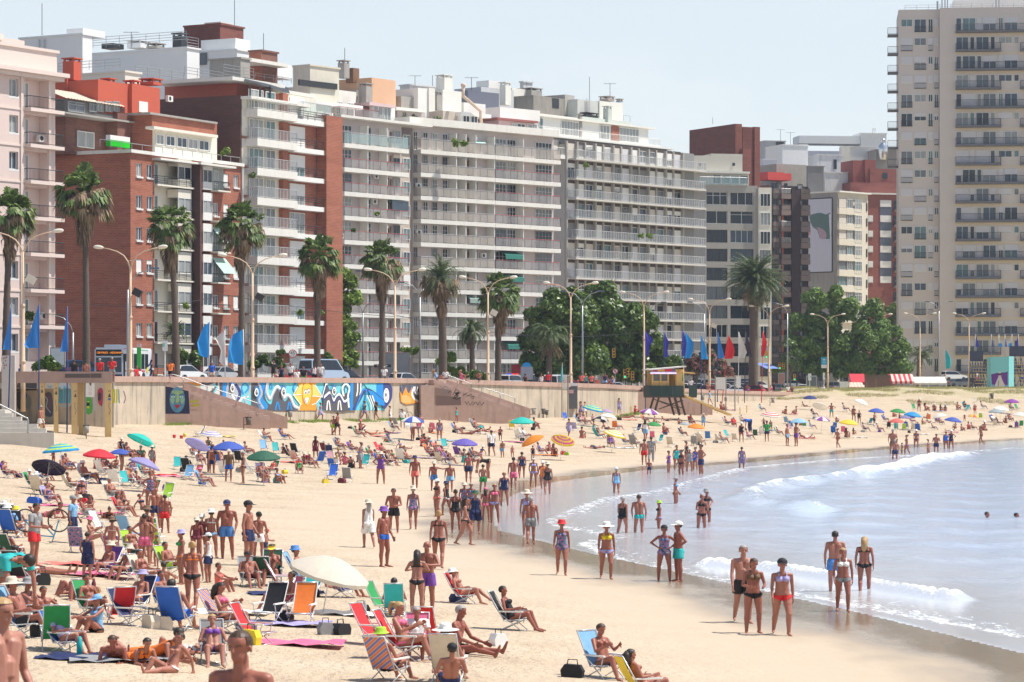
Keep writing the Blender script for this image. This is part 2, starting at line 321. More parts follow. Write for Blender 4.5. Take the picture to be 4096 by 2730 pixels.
def fabric(c):
 n = 'fabric_'+CLR[c][0].replace(' ', '_')
 if n in MATS: return MATS[n]
 col = CLR[c][1]; m, nt, b = newmat(n); tc = N(nt, 'ShaderNodeTexCoord').outputs['Object']
 if c == 'f': o = ramp(nt, noise(nt, tc, 13, 2), [(.32, (.02, .03, .12)), (.45, (.05, .22, .35)), (.52, (.55, .12, .25)), (.6, (.05, .12, .3)), (.68, (.6, .45, .35))])
 elif c in 'sa':
  w = N(nt, 'ShaderNodeTexWave'); w.inputs['Scale'].default_value = 5 if c == 's' else 3; w.bands_direction = 'Z' if c == 's' else 'DIAGONAL'; L(nt, tc, w.inputs['Vector'])
  o = ramp(nt, w.outputs['Fac'], [(.35, (.02, .16, .5)), (.45, (.6, .65, .72)), (.6, (.03, .2, .55))] if c == 's' else [(.15, (.8, .15, .1)), (.35, (.85, .6, .05)), (.55, (.1, .45, .5)), (.75, (.65, .1, .35)), (.9, (.1, .2, .55))])
 else: o = mixc(nt, noise(nt, tc, 7, 3), tuple(x*.82 for x in col), tuple(min(1, x*1.15) for x in col))
 L(nt, o, b.inputs['Base Color']); b.inputs['Roughness'].default_value = .75; MATS[n] = m; return m
SKC = [(.62, .41, .31), (.56, .355, .245), (.48, .28, .175), (.39, .21, .125), (.28, .14, .082)]; SKINS = []
for i, c in enumerate(SKC):
 m, nt, b = newmat('skin_tone'); a = N(nt, 'ShaderNodeAttribute', attribute_name='feat').outputs['Fac']; tc = N(nt, 'ShaderNodeTexCoord').outputs['Object']
 o = mixc(nt, noise(nt, tc, 6, 4), tuple(x*.85 for x in c), tuple(x*1.12 for x in c)); o = mixc(nt, math_(nt, 'MULTIPLY', math_(nt, 'COMPARE', a, .5), .6), o, (.30, .06, .05)); o = mixc(nt, math_(nt, 'MULTIPLY', math_(nt, 'GREATER_THAN', a, .75), .6), o, (.06, .03, .02))
 L(nt, o, b.inputs['Base Color']); b.inputs['Roughness'].default_value = .5; SKINS.append(m)
HAIRC = dict(d=('dark', (.024, .018, .014)), n=('brown', (.06, .03, .016)), b=('blond', (.42, .26, .11)), g=('grey', (.33, .31, .29)), r=('reddish', (.20, .055, .02)))
HM_ = {k: pm('hair_'+v[0], v[1], .55, .3, 30) for k, v in HAIRC.items()}
def ell_shell(m, c, r, keep, n=14, k=9):
 P_ = lambda i, j: V3((c[0]+r[0]*sin(pi*i/k)*cos(2*pi*j/n), c[1]+r[1]*sin(pi*i/k)*sin(2*pi*j/n), c[2]+r[2]*cos(pi*i/k)))
 for i in range(k):
  for j in range(n):
   q = [P_(i, j), P_(i+1, j), P_(i+1, j+1), P_(i, j+1)]; ce = sum(q, V3())/4
   if keep(ce): m.quad(*[tuple(v) for v in q])
def hair_mesh(kind):
 m = MB(); ell_shell(m, (0, .008, .03), (.084, .096, .088) if kind == 'C' else (.089, .102, .094), lambda p: p.z > (.068 if p.y < -.04 else .03 if p.y < .02 else -.05))
 if kind == 'L': m.ring_tube([(0, .05, .06), (0, .09, -.02), (0, .105, -.13), (.01, .10, -.24), (.015, .095, -.31)], [.06, .088, .085, .07, .03], 10)
 if kind == 'B': capsule(m, (0, .11, .07), .045, (0, .125, .085), .042)
 if kind == 'T': m.ring_tube([(0, .09, .07), (0, .15, .05), (.01, .16, -.05), (.01, .14, -.15)], [.03, .038, .035, .012], 8)
 return m.mesh('hair', None, True)
def hat_mesh(kind):
 m = MB()
 if kind in 'cv':
  if kind == 'c': ell_shell(m, (0, .008, .045), (.1, .115, .1), lambda p: p.z > .03)
  else: m.lathe([(.098, .05), (.1, .085)], 14, 0, .01, False)
  n = 9
  for j in range(n):
   a, b = pi+pi*(.12+.76*j/n), pi+pi*(.12+.76*(j+1)/n); m.quad((.095*cos(a), .11*sin(a), .05), (.095*cos(b), .11*sin(b), .05), (.1*cos(b), .21*sin(b), .03), (.1*cos(a), .21*sin(a), .03))
 elif kind == 's': m.lathe([(.225, .028), (.16, .045), (.102, .055), (.1, .11), (.088, .15), (.05, .165), (.001, .16)], 18, 0, .01, False)
 else: m.lathe([(.155, .02), (.105, .06), (.098, .12), (.085, .14), (.001, .145)], 16, 0, .01, False)
 return m.mesh('hat', None, True)
HAIR = {k: hair_mesh(k) for k in 'SLBTC'}; HATS = {k: hat_mesh(k) for k in 'csbv'}
LKEYS = ['%s_%s' % (p, s) for p, ss in (('stand', 'fm'), ('walk', 'fm'), ('stride', 'fm'), ('hips', 'fm'), ('hold', 'fm'), ('bend', 'fm'), ('point', 'm'), ('chair', 'fm'), ('chairup', 'f'), ('read', 'fm'), ('knees', 'fm'), ('lean', 'f'), ('long', 'm'), ('prone', 'fm'), ('supine', 'f'), ('flat', 'f'), ('hug', 'fm')) for s in ss]; LIBLO = {}
build_library(LKEYS, LIB); build_library([k for k in LKEYS if k[:3] in ('cha', 'kne', 'lea', 'lon', 'sta', 'wal', 'hol', 'hip', 'pro', 'rea')], LIBLO, .034)
SHORE = np.array([(3.5, 10), (9.5, 30), (11.2, 45), (10.4, 60.7), (8.3, 72), (5.9, 83), (2.4, 98), (-.6, 113), (-.9, 130), (0, 150), (2.1, 169), (8.5, 193), (16.9, 213), (31, 254), (51, 301), (91, 370), (150, 450), (300, 600)], float)
def sdist(X, Y, poly=SHORE):
 X = np.asarray(X, float); Y = np.asarray(Y, float)
 best = np.full(X.shape, 1e9); sg = np.ones(X.shape)
 for (ax, ay), (bx, by) in zip(poly[:-1], poly[1:]):
  dx, dy = bx-ax, by-ay; l2 = dx*dx+dy*dy
  t = np.clip(((X-ax)*dx+(Y-ay)*dy)/l2, 0, 1)
  ex, ey = X-ax-t*dx, Y-ay-t*dy; d = np.hypot(ex, ey)
  cr = dx*(Y-ay)-dy*(X-ax)
  m = d < best-1e-9; best = np.where(m, d, best); sg = np.where(m, np.sign(cr), sg)
 return best*sg
def pdist(X, Y, poly):
 best = np.full(np.asarray(X, float).shape, 1e9)
 for (ax, ay), (bx, by) in zip(poly[:-1], poly[1:]):
  dx, dy = bx-ax, by-ay; l2 = dx*dx+dy*dy
  t = np.clip(((X-ax)*dx+(Y-ay)*dy)/l2, 0, 1)
  best = np.minimum(best, np.hypot(X-ax-t*dx, Y-ay-t*dy))
 return best
def sstep(a, b, x): t = np.clip((x-a)/(b-a), 0, 1); return t*t*(3-2*t)
PD = ([-400, -40, -12, 0, 5, 10, 15, 25, 35, 45, 55, 80, 150], [-6, -2.2, -.55, 0, .08, .30, .58, 1.3, 2.05, 2.75, 3.3, 3.65, 3.7])
def zsand(X, Y):
 d = sdist(X, Y); z = np.interp(d, *PD)
 z = z+sstep(8, 20, d)*(.05*np.sin(X*.9+Y*.37)*np.sin(Y*.23-X*.2)+.03*np.sin(X*2.1-Y*.7))
 dune = sstep(382, 432, Y+.12*(X-50))*sstep(30, 44, X)
 return z+dune*np.maximum(0, 5.0+.12*np.sin(X*.35)+.1*np.sin(X*.9+1)-z)
def ground(px, py):
 """the point of the beach (or water surface) seen at photo pixel px,py"""
 D = np.concatenate([np.arange(14, 120, .1), np.arange(120, 520, .25)])
 X = (px-CX)/F*D; zr = H+(HY-py)/F*D
 z = np.maximum(zsand(X, D), -.28)
 k = np.argmax(zr <= z)
 if 452 < px < 3190 and D[k] > wallD(px)[0]-.9: k = int(np.searchsorted(D, wallD(px)[0]-.9)); return Vector((X[k], D[k], z[k]))
 if zr[k] > z[k]: k = len(D)-1
 return Vector((X[k], D[k], max(z[k], -.28)))
def attr_mesh(name, V, faces, attrs, mat, smooth=True):
 me = bpy.data.meshes.new(name); me.from_pydata(V.tolist(), [], faces)
 for k, a in attrs.items():
  at = me.attributes.new(k, 'FLOAT', 'POINT'); at.data.foreach_set('value', np.asarray(a, np.float32))
 me.materials.append(mat)
 if smooth: me.polygons.foreach_set('use_smooth', [True]*len(faces))
 me.update(); return me
def gridfaces(nr, nc):
 return [(r*nc+c, r*nc+c+1, (r+1)*nc+c+1, (r+1)*nc+c) for r in range(nr-1) for c in range(nc-1)]
def fan_grid(d0, d1, nr, nc, a0=-.26, a1=.26):
 D = d0*(d1/d0)**np.linspace(0, 1, nr); A = np.linspace(a0, a1, nc)
 DD, AA = np.meshgrid(D, A, indexing='ij'); return (AA*DD).ravel(), DD.ravel()
def sand_mat():
 m, nt, b = newmat('beach_sand')
 tc = N(nt, 'ShaderNodeTexCoord').outputs['Object']
 at = N(nt, 'ShaderNodeAttribute', attribute_name='shore').outputs['Fac']
 gr = N(nt, 'ShaderNodeAttribute', attribute_name='grassy').outputs['Fac']
 n1 = noise(nt, tc, .35, 6, .6); n2 = noise(nt, mapping(nt, tc, (1, .35, 1)), 2.2, 5, .65); n3 = noise(nt, tc, 9, 3)
 dry = ramp(nt, n1, [(.3, (.46, .355, .245)), (.52, (.545, .43, .305)), (.75, (.61, .495, .365))])
 dry = mixc(nt, math_(nt, 'MULTIPLY', math_(nt, 'SUBTRACT', n2, .55, True), 2.2, True), dry, (.40, .30, .185))
 dry = mixc(nt, math_(nt, 'MULTIPLY', math_(nt, 'SUBTRACT', n3, .62, True), 2.5, True), dry, (.40, .29, .18))
 pk = noise(nt, mapping(nt, tc, (1, .3, 1)), 5.0, 4, .7)
 dry = mixc(nt, math_(nt, 'MULTIPLY', math_(nt, 'SUBTRACT', pk, .60, True), 5, True), dry, (.38, .275, .17))
 sp_ = noise(nt, mapping(nt, tc, (1, .4, 1)), 1.7, 6, .75); dry = mixc(nt, math_(nt, 'MULTIPLY', math_(nt, 'SUBTRACT', sp_, .62, True), 6, True), dry, (.30, .22, .14))
 e = math_(nt, 'ADD', at, math_(nt, 'MULTIPLY', math_(nt, 'SUBTRACT', noise(nt, mapping(nt, tc, (.5, .18, .5)), .6, 4), .5), 5.5))
 damp = N(nt, 'ShaderNodeMapRange', interpolation_type='SMOOTHSTEP'); L(nt, e, damp.inputs[0])
 damp.inputs[1].default_value = 13; damp.inputs[2].default_value = 3.0; damp.inputs[3].default_value = 0; damp.inputs[4].default_value = 1
 wet = N(nt, 'ShaderNodeMapRange', interpolation_type='SMOOTHSTEP'); L(nt, e, wet.inputs[0])
 wet.inputs[1].default_value = 4.4; wet.inputs[2].default_value = 1.0; wet.inputs[3].default_value = 0; wet.inputs[4].default_value = 1
 smooth_c = mixc(nt, n2, (.49, .39, .285), (.55, .445, .33))
 c = mixc(nt, damp.outputs[0], dry, smooth_c)
 c = mixc(nt, wet.outputs[0], c, (.30, .235, .165))
 g = mixc(nt, noise(nt, tc, 6, 4), (.30, .30, .11), (.52, .46, .22))
 gm = math_(nt, 'MULTIPLY', gr, math_(nt, 'MULTIPLY', math_(nt, 'SUBTRACT', noise(nt, mapping(nt, tc, (1, 1, 3)), .55, 6, .7), .42, True), 7, True), True)
 c = mixc(nt, gm, c, g)
 L(nt, c, b.inputs['Base Color'])
 rr = N(nt, 'ShaderNodeMapRange'); L(nt, wet.outputs[0], rr.inputs[0]); rr.inputs[3].default_value = .85; rr.inputs[4].default_value = .06
 L(nt, rr.outputs[0], b.inputs['Roughness'])
 b.inputs['Specular IOR Level'].default_value = .4
 h = math_(nt, 'ADD', math_(nt, 'MULTIPLY', n2, 1.0), math_(nt, 'MULTIPLY', noise(nt, tc, 4.2, 4, .6), .9))
 bp = N(nt, 'ShaderNodeBump'); bp.inputs['Distance'].default_value = .16
 L(nt, h, bp.inputs['Height'])
 st = N(nt, 'ShaderNodeMapRange'); L(nt, damp.outputs[0], st.inputs[0]); st.inputs[3].default_value = 1.0; st.inputs[4].default_value = .05
 L(nt, st.outputs[0], bp.inputs['Strength']); L(nt, bp.outputs[0], b.inputs['Normal'])
 return m
X, Y = fan_grid(12, 640, 380, 190)
Z = zsand(X, Y)
g = sstep(395, 425, Y+.12*(X-50))*sstep(28, 40, X)
me = attr_mesh('sand', np.stack([X, Y, Z], 1), gridfaces(380, 190), {'shore': sdist(X, Y), 'grassy': g}, sand_mat())
tag(link('sand_beach', me), kind='structure')
def wpx(pts): return [((px-CX)/F*(H*F/(py-HY)), H*F/(py-HY)) for px, py in pts]
SWASH = wpx([(4300, 1775), (3700, 1818), (3330, 1838), (2950, 1872), (2760, 1925), (2600, 1968), (2420, 1992), (2300, 2035), (2190, 2085), (2230, 2105), (2330, 2125), (2420, 2150), (2330, 2175), (2450, 2240), (2600, 2290), (3000, 2355), (3350, 2410), (3600, 2460), (4150, 2560)])
BREAK1 = wpx([(3860, 1828), (3740, 1838), (3630, 1862), (3500, 1890), (3330, 1912), (3130, 1938), (3020, 1965), (2995, 1995), (3060, 2012), (3150, 2022), (3270, 2038)])
BREAK2 = wpx([(2840, 2262), (2930, 2270), (3060, 2280), (3220, 2302), (3400, 2332), (3560, 2362), (3700, 2385), (3820, 2400)])
BREAK3 = wpx([(3870, 1818), (3700, 1845), (3600, 1880), (3420, 1896)])
def water_mat():
 m, nt, b = newmat('sea_water')
 tc = N(nt, 'ShaderNodeTexCoord').outputs['Object']
 fo = N(nt, 'ShaderNodeAttribute', attribute_name='foam').outputs['Fac']
 dp = N(nt, 'ShaderNodeAttribute', attribute_name='shore').outputs['Fac']
 v1 = mapping(nt, tc, (1, .28, 1), (0, 0, .25))
 lace = noise(nt, v1, 2.6, 8, .72); fine = noise(nt, mapping(nt, tc, (1, .45, 1)), 7, 5, .7)
 th = math_(nt, 'SUBTRACT', 1.0, fo)
 f = math_(nt, 'MULTIPLY', math_(nt, 'SUBTRACT', math_(nt, 'ADD', math_(nt, 'MULTIPLY', lace, 1.5), math_(nt, 'MULTIPLY', fine, .9)), math_(nt, 'ADD', th, .66)), 3.2, True)
 sh = N(nt, 'ShaderNodeMapRange'); L(nt, dp, sh.inputs[0])
 sh.inputs[1].default_value = 0; sh.inputs[2].default_value = -14; sh.inputs[3].default_value = 0; sh.inputs[4].default_value = 1
 base = mixc(nt, sh.outputs[0], (.55, .55, .56), (.50, .59, .76))
 base = mixc(nt, math_(nt, 'MULTIPLY', math_(nt, 'SUBTRACT', noise(nt, mapping(nt, tc, (.4, .1, 1)), .9, 5), .45, True), 1.6, True), base, (.60, .67, .80))
 foamc = mixc(nt, noise(nt, tc, 5, 4), (.70, .68, .62), (.84, .83, .80))
 c = mixc(nt, f, base, foamc); L(nt, c, b.inputs['Base Color'])
 rg = N(nt, 'ShaderNodeMapRange'); L(nt, f, rg.inputs[0]); rg.inputs[3].default_value = .10; rg.inputs[4].default_value = .8
 L(nt, rg.outputs[0], b.inputs['Roughness']); b.inputs['IOR'].default_value = 1.33
 w = math_(nt, 'ADD', noise(nt, mapping(nt, tc, (1, .22, 1), (0, 0, .3)), 1.3, 5, .6), math_(nt, 'MULTIPLY', noise(nt, mapping(nt, tc, (1, .5, 1)), 6, 4, .65), .35))
 w = math_(nt, 'ADD', w, math_(nt, 'MULTIPLY', f, .5))
 bp = N(nt, 'ShaderNodeBump'); bp.inputs['Distance'].default_value = .12; L(nt, w, bp.inputs['Height'])
 ro = N(nt, 'ShaderNodeMapRange'); L(nt, dp, ro.inputs[0]); ro.inputs[1].default_value = -.5; ro.inputs[2].default_value = -9; ro.inputs[3].default_value = .05; ro.inputs[4].default_value = .62
 L(nt, ro.outputs[0], bp.inputs['Strength']); L(nt, bp.outputs[0], b.inputs['Normal'])
 return m
X, Y = fan_grid(14, 480, 520, 260, -.06, .26)
d = sdist(X, Y)
dsw = pdist(X, Y, SWASH); sgn = np.sign(sdist(X, Y, np.array(SWASH[::-1])))
ins = np.where(sgn < 0, 1, 0)
side = sdist(X, Y, np.array(SWASH[::-1]))
nz = np.sin(X*1.7+Y*.11)*.5+np.sin(X*.6-Y*.23)*.7
inside = side < 0
wid = 1.0+Y*.014
foam = np.where(inside, .16*np.exp(-(dsw/(wid*.35))**1.3)+.30*np.exp(-(dsw/(wid*1.1)))+.06, .45*np.exp(-(dsw/.35)**2))
foam += .08*np.exp(-((d+1.0)/1.2)**2)
Z = np.zeros_like(X)
for br, h, wd in ((BREAK1, .3, .8), (BREAK2, .26, .35), (BREAK3, .16, 1.2)):
 q = pdist(X, Y, br); wv = 1+.45*np.sin(X*2.3+Y*.31)*np.sin(X*.9)
 foam += .36*wv*np.exp(-(q/(wd*.9))**2)+.10*np.exp(-(q/(wd*2.6))**1.2)
 Z += h*np.exp(-(q/wd)**2)*(.75+.25*wv)
foam += .06*nz*inside*np.exp(-dsw/8)
Z += sstep(2, 14, -d)*(.035*np.sin(X*.8+Y*.55)+.03*np.sin(X*1.9-Y*.31)+.02*np.sin(Y*1.3+X*.3))
Z += np.where(d > 0, -.02-.03*d, .004)
keep = d < 2.0
idx = -np.ones(len(X), int); idx[keep] = np.arange(keep.sum())
fc = [tuple(int(idx[k]) for k in f) for f in gridfaces(520, 260) if all(keep[k] for k in f)]
me = attr_mesh('water', np.stack([X, Y, Z], 1)[keep], fc, {'foam': np.clip(foam, 0, 1)[keep], 'shore': d[keep]}, water_mat())
tag(link('sea_water', me), kind='structure')
WL = [(-60, 120, 6.12), (-38, 192, 6.12), (-28.6, 215, 6.12), (-7.8, 268, 6.08), (8.8, 300, 5.62), (25, 375, 4.9), (40, 420, 4.5), (75, 470, 4.4), (140, 520, 4.4)]
def prom_mat():
 m, nt, b = newmat('promenade_paving'); tc = N(nt, 'ShaderNodeTexCoord').outputs['Object']
 L(nt, mixc(nt, noise(nt, tc, .8, 5), (.30, .26, .24), (.42, .36, .33)), b.inputs['Base Color']); b.inputs['Roughness'].default_value = .9; return m
def strip(name, offs, mats):
 V, Fc = [], []
 n = len(WL)
 nor = []
 for i in range(n):
  a, b = Vector(WL[max(i-1, 0)][:2]), Vector(WL[min(i+1, n-1)][:2]); d = (b-a).normalized(); nor.append(Vector((-d.y, d.x)))
 for off, dz in offs:
  for i, (x, y, z) in enumerate(WL):
   q = Vector((x, y))+nor[i]*off; V.append((q.x, q.y, z-.87+dz if off < 60 else max(4.3, z-.87)*.3+4.6*.7))
 for r in range(len(offs)-1):
  for i in range(n-1): Fc.append((r*n+i, r*n+i+1, (r+1)*n+i+1, (r+1)*n+i))
 me = bpy.data.meshes.new(name); me.from_pydata(V, [], Fc); me.materials.append(mats); me.update()
 return tag(link(name, me), kind='structure')
ASPH = pm('asphalt', (.055, .055, .06), .9, .25, 1.5)
strip('promenade', [(.3, 0), (16, 0), (16.02, -.13)], prom_mat())
strip('road', [(16.02, -.13), (40, -.13), (40.02, 0)], ASPH)
strip('pavement', [(40.02, 0), (62, 0), (90, 0)], prom_mat())
mm = MB(); mm.quad((-3000, 60, 4.2), (-70, 60, 4.2), (-70, 900, 4.2), (-3000, 900, 4.2)); mm.quad((-3000, 640, 4.19), (3000, 640, 4.19), (3000, 5000, 4.19), (-3000, 5000, 4.19)); mm.quad((150, 470, 4.2), (3000, 470, 4.2), (3000, 640, 4.2), (150, 640, 4.2))
tag(link('city_ground', mm.mesh('city_ground', ASPH)), kind='structure')
mm = MB(); mm.quad((-2500, -300, -6.2), (3000, -300, -6.2), (3000, 640, -6.2), (-2500, 640, -6.2))
tag(link('sea_bed', mm.mesh('sea_bed', pm('sea_bed_sand', (.3, .25, .18), .9))), kind='structure')
class Fac:
 """local frame on a vertical plane: s along, o outward, z up. M maps (s, -o, z) to the root's frame"""
 def __init__(f, root, W, M=None): f.root = root; f.M = M or Matrix.Identity(4); f.W = W @ f.M; f.I = f.W.inverted()
 def s(f, px, o=0.0):
  O = f.I @ Vector((0, 0, H)); dr = f.I.to_3x3() @ Vector(((px-CX)/F, 1, 0))
  t = (-o-O.y)/dr.y; return O.x+dr.x*t
 def D(f, s, o=0.0): return (f.W @ Vector((s, -o, 0))).y
 def z(f, px, py, o=0.0): return H+(HY-py)/F*f.D(f.s(px, o), o)
 def pt(f, px, py, o=0.0): return (f.s(px, o), -o, f.z(px, py, o))
 def add(f, name, mb, mat, parent=None, smooth=False):
  return link(name, mb.mesh(name, mat, smooth), parent or f.root, f.M if (parent is None or parent == f.root) else None)
 def side(f, x, y):   # face turned to -x at local x: runs from depth y (far) to 0 (near)
  return Fac(f.root, f.W, f.M @ Matrix.Translation((x, y, 0)) @ Matrix.Rotation(-pi/2, 4, 'Z'))
def frame(name, label, cat, px, D, ang, group=None):
 a = radians(ang); p = P(px, HY, D); p.z = 0
 r = thing(name, label, cat, p, pi/2-a, group)
 return Fac(r, Matrix.Translation(p) @ Matrix.Rotation(pi/2-a, 4, 'Z'))
def fbox(mb, s0, s1, o0, o1, z0, z1): mb.box(min(s0, s1), max(s0, s1), -max(o0, o1), -min(o0, o1), min(z0, z1), max(z0, z1)); return mb
GRAN = pm('pink_granite', (.46, .31, .25), .85, .22, 1.6, bmp=.2, streak=.4, streakcol=(.16, .11, .10))
RENDER_ = pm('stained_wall_render', (.52, .44, .34), .9, .3, .7, bmp=.2, streak=.9, streakcol=(.16, .15, .13))
wall_root = thing('sea_wall', 'long stained sea wall with pink granite coping between sand and promenade', 'wall', (0, 0, 0))
wb, cb = MB(), MB()
for (x0, y0, z0), (x1, y1, z1) in zip(WL[2:-2], WL[3:-1]):
 d = Vector((x1-x0, y1-y0)).normalized(); n = Vector((d.y, -d.x))
 def q(mb, a, b, t0, t1, u0, u1):
  A = [Vector((x0, y0))+n*o for o in (a, b)]; B = [Vector((x1, y1))+n*o for o in (a, b)]
  i = len(mb.v)
  mb.v += [(A[1].x, A[1].y, t0), (B[1].x, B[1].y, u0), (B[0].x, B[0].y, u0), (A[0].x, A[0].y, t0), (A[1].x, A[1].y, t1), (B[1].x, B[1].y, u1), (B[0].x, B[0].y, u1), (A[0].x, A[0].y, t1)]
  for f in ((3, 2, 1, 0), (4, 5, 6, 7), (0, 1, 5, 4), (1, 2, 6, 5), (2, 3, 7, 6), (3, 0, 4, 7)): mb.f.append(tuple(i+k for k in f)); mb.m.append(0)
 q(wb, -.6, 0, 1.6, z0-.42, 1.6, z1-.42); q(cb, -.7, .14, z0-.42, z0, z1-.42, z1)
link('wall_face', wb.mesh('wall_face', RENDER_), wall_root); link('coping', cb.mesh('coping', GRAN), wall_root)
a_w = math.degrees(atan2(20.8, 53))
WF = Fac(wall_root, Matrix.Translation((-28.6, 215, 0)) @ Matrix.Rotation(pi/2-radians(a_w), 4, 'Z'), Matrix.Translation((-28.6, 215, 0)) @ Matrix.Rotation(pi/2-radians(a_w), 4, 'Z'))
WF.W = WF.M; WF.I = WF.W.inverted()
def zz(x, y): return (700+.3507*x, 1200+.3507*y)     # photo pixel of the second detail crop
def spline(pts, n=8, closed=False):
 out = []; P_ = [Vector(p) for p in pts]; m = len(P_)
 rg = range(m if closed else m-1)
 for i in rg:
  a, b, c, d = (P_[(i-1) % m], P_[i], P_[(i+1) % m], P_[(i+2) % m]) if closed else (P_[max(i-1, 0)], P_[i], P_[min(i+1, m-1)], P_[min(i+2, m-1)])
  for k in range(n):
   t = k/n; out.append(tuple(.5*((2*b)+(c-a)*t+(2*a-5*b+4*c-d)*t*t+(3*b-a-3*c+d)*t**3)))
 if not closed: out.append(tuple(P_[-1]))
 return out
class Paint:
 def __init__(s, fac, conv, o=.004): s.f, s.c, s.k, s.mb, s.mats = fac, conv, o, MB(), []
 def _mi(s, col):
  m = pm('wall_paint_%02x%02x%02x' % tuple(int(c*255) for c in col), col, .85, .10, 1.0, streak=.10, streakcol=(.2, .18, .15))
  if m not in s.mats: s.mats.append(m)
  s.mb.mi = s.mats.index(m); s.k += .0022
 def poly(s, pts, col, smooth=0):
  s._mi(col); pts = spline(pts, smooth, True) if smooth else pts
  v = [s.f.pt(*s.c(*p), s.k) for p in pts]; i = len(s.mb.v); s.mb.v += v
  if sum(v[j][0]*v[(j+1) % len(v)][2]-v[(j+1) % len(v)][0]*v[j][2] for j in range(len(v))) < 0: s.mb.f.append(tuple(range(i+len(v)-1, i-1, -1)))
  else: s.mb.f.append(tuple(range(i, i+len(v))))
  s.mb.m.append(s.mb.mi)
 def line(s, pts, w, col, smooth=6):
  pts = spline(pts, smooth) if smooth and len(pts) > 2 else pts
  s._mi(col); Vv = []
  for i, p in enumerate(pts):
   a, b = Vector(pts[max(i-1, 0)][:2]), Vector(pts[min(i+1, len(pts)-1)][:2]); d = (b-a); d = d.normalized() if d.length > 1e-6 else Vector((1, 0)); n = Vector((-d.y, d.x))*w/2
   Vv.append((Vector(p[:2])-n, Vector(p[:2])+n))
  for (a, b), (c, d) in zip(Vv[:-1], Vv[1:]):
   s.mb.quad(*[s.f.pt(*s.c(*q), s.k) for q in (a, c, d, b)])
 def ell(s, x, y, rx, ry, col, rot=0):
  s.poly([(x+rx*cos(t)*cos(rot)-ry*sin(t)*sin(rot), y+rx*cos(t)*sin(rot)+ry*sin(t)*cos(rot)) for t in [2*pi*k/18 for k in range(18)]], col)
 def done(s, name, label=None, parent=None):
  o = s.f.add(name, s.mb, s.mats, parent)
  if label: o['label'] = label
  return o
CY, BL, DK, GY, WH, OR, YE, NV = (.16, .60, .68), (.01, .26, .70), (.09, .09, .11), (.42, .45, .50), (.86, .87, .86), (.85, .33, .03), (.90, .55, .06), (.04, .05, .20)
p = Paint(WF, zz)
p.poly([(290, 935), (2170, 945), (2281, 948), (2390, 950), (2390, 1260), (2281, 1262), (1300, 1260), (290, 1225)], CY)
p.poly([(290, 935), (560, 935), (545, 1240), (290, 1225)], (.62, .62, .60)); p.poly([(120, 940), (330, 925), (280, 985)], OR)
p.line([(300, 950), (380, 960), (470, 930), (460, 1010), (400, 1060)], 28, DK); p.line([(430, 960), (480, 1000), (440, 1060)], 16, CY)
p.poly([(545, 930), (600, 930), (590, 1100), (620, 1250), (540, 1240)], BL); p.poly([(505, 930), (545, 930), (540, 1230), (520, 1230)], DK)
p.poly([(600, 940), (760, 940), (740, 1100), (820, 1260), (610, 1250)], GY, 4)
p.line([(690, 960), (740, 1060), (720, 1180), (800, 1250)], 34, NV); p.line([(650, 1080), (700, 1180), (690, 1250)], 20, WH)
p.line([(780, 1080), (760, 1000), (800, 950), (840, 1000), (800, 1060)], 16, BL); p.line([(840, 1100), (760, 1130), (720, 1200), (800, 1250)], 22, WH); p.line([(860, 930), (850, 1050), (800, 1140), (860, 1250)], 20, GY)
p.poly([(870, 930), (1000, 930), (960, 1090), (1040, 1230), (1040, 1262), (870, 1255)], DK); p.poly([(985, 930), (1040, 930), (1010, 1100), (1060, 1235), (960, 1230), (940, 1080)], BL, 4)
p.line([(950, 940), (990, 1060), (960, 1150), (1010, 1240)], 22, GY)
p.line([(1010, 935), (1030, 1060), (1020, 1120), (1055, 1235)], 24, (.01, .30, .72))
p.poly([(1040, 940), (1020, 1060), (1050, 1160), (1100, 1190), (1130, 1080), (1180, 1010), (1215, 1080), (1250, 1160), (1320, 1100), (1370, 1180), (1420, 1260), (1080, 1262), (1060, 1200), (1000, 1100)], DK, 5)
for w, col, off in ((26, WH, 0), (14, GY, 22)):
 p.line([(1055, 950+off), (1050, 1060+off), (1090, 1120+off), (1130, 1040+off), (1165, 985+off), (1200, 1020+off), (1235, 1110+off), (1285, 1080+off), (1320, 1110+off), (1360, 1200+off), (1440, 1250)], w, col)
p.line([(1100, 950), (1080, 1000), (1110, 1010), (1105, 975)], 10, BL); p.line([(1385, 940), (1350, 1010), (1380, 1070)], 16, BL)
for x in (1170, 1305): p.line([(x-24, 1260), (x, 1165), (x+26, 1260)], 16, BL)
p.poly([(1400, 935), (1625, 935), (1600, 970), (1675, 1100), (1610, 1180), (1625, 1262), (1410, 1262), (1430, 1190), (1350, 1085), (1410, 990)], OR)
p.poly([(1430, 965), (1460, 950), (1450, 1070), (1370, 1085), (1400, 1010)], (.93, .62, .15)); p.poly([(1570, 960), (1600, 975), (1660, 1095), (1570, 1095)], (.93, .62, .15)); p.poly([(1350, 1090), (1450, 1095), (1450, 1200), (1425, 1195)], (.93, .6, .12))
for l in ([(1350, 1085), (1455, 1080)], [(1560, 1098), (1675, 1104)], [(1400, 990), (1350, 1085), (1430, 1190), (1410, 1260)], [(1600, 970), (1675, 1100), (1610, 1180), (1560, 1200)]): p.line(l, 9, WH, 0)
p.ell(1507, 1070, 54, 132, YE); p.line([(1455, 1000), (1453, 1090), (1480, 1180)], 7, (.7, .2, .02)); p.line([(1560, 1000), (1562, 1090), (1535, 1190)], 7, (.7, .2, .02))
for x, y in ((1490, 1055), (1526, 1045)): p.ell(x, y, 15, 30, WH); p.ell(x+2, y+8, 8, 14, DK); p.line([(x-16, y-20), (x, y-32), (x+16, y-20)], 6, DK)
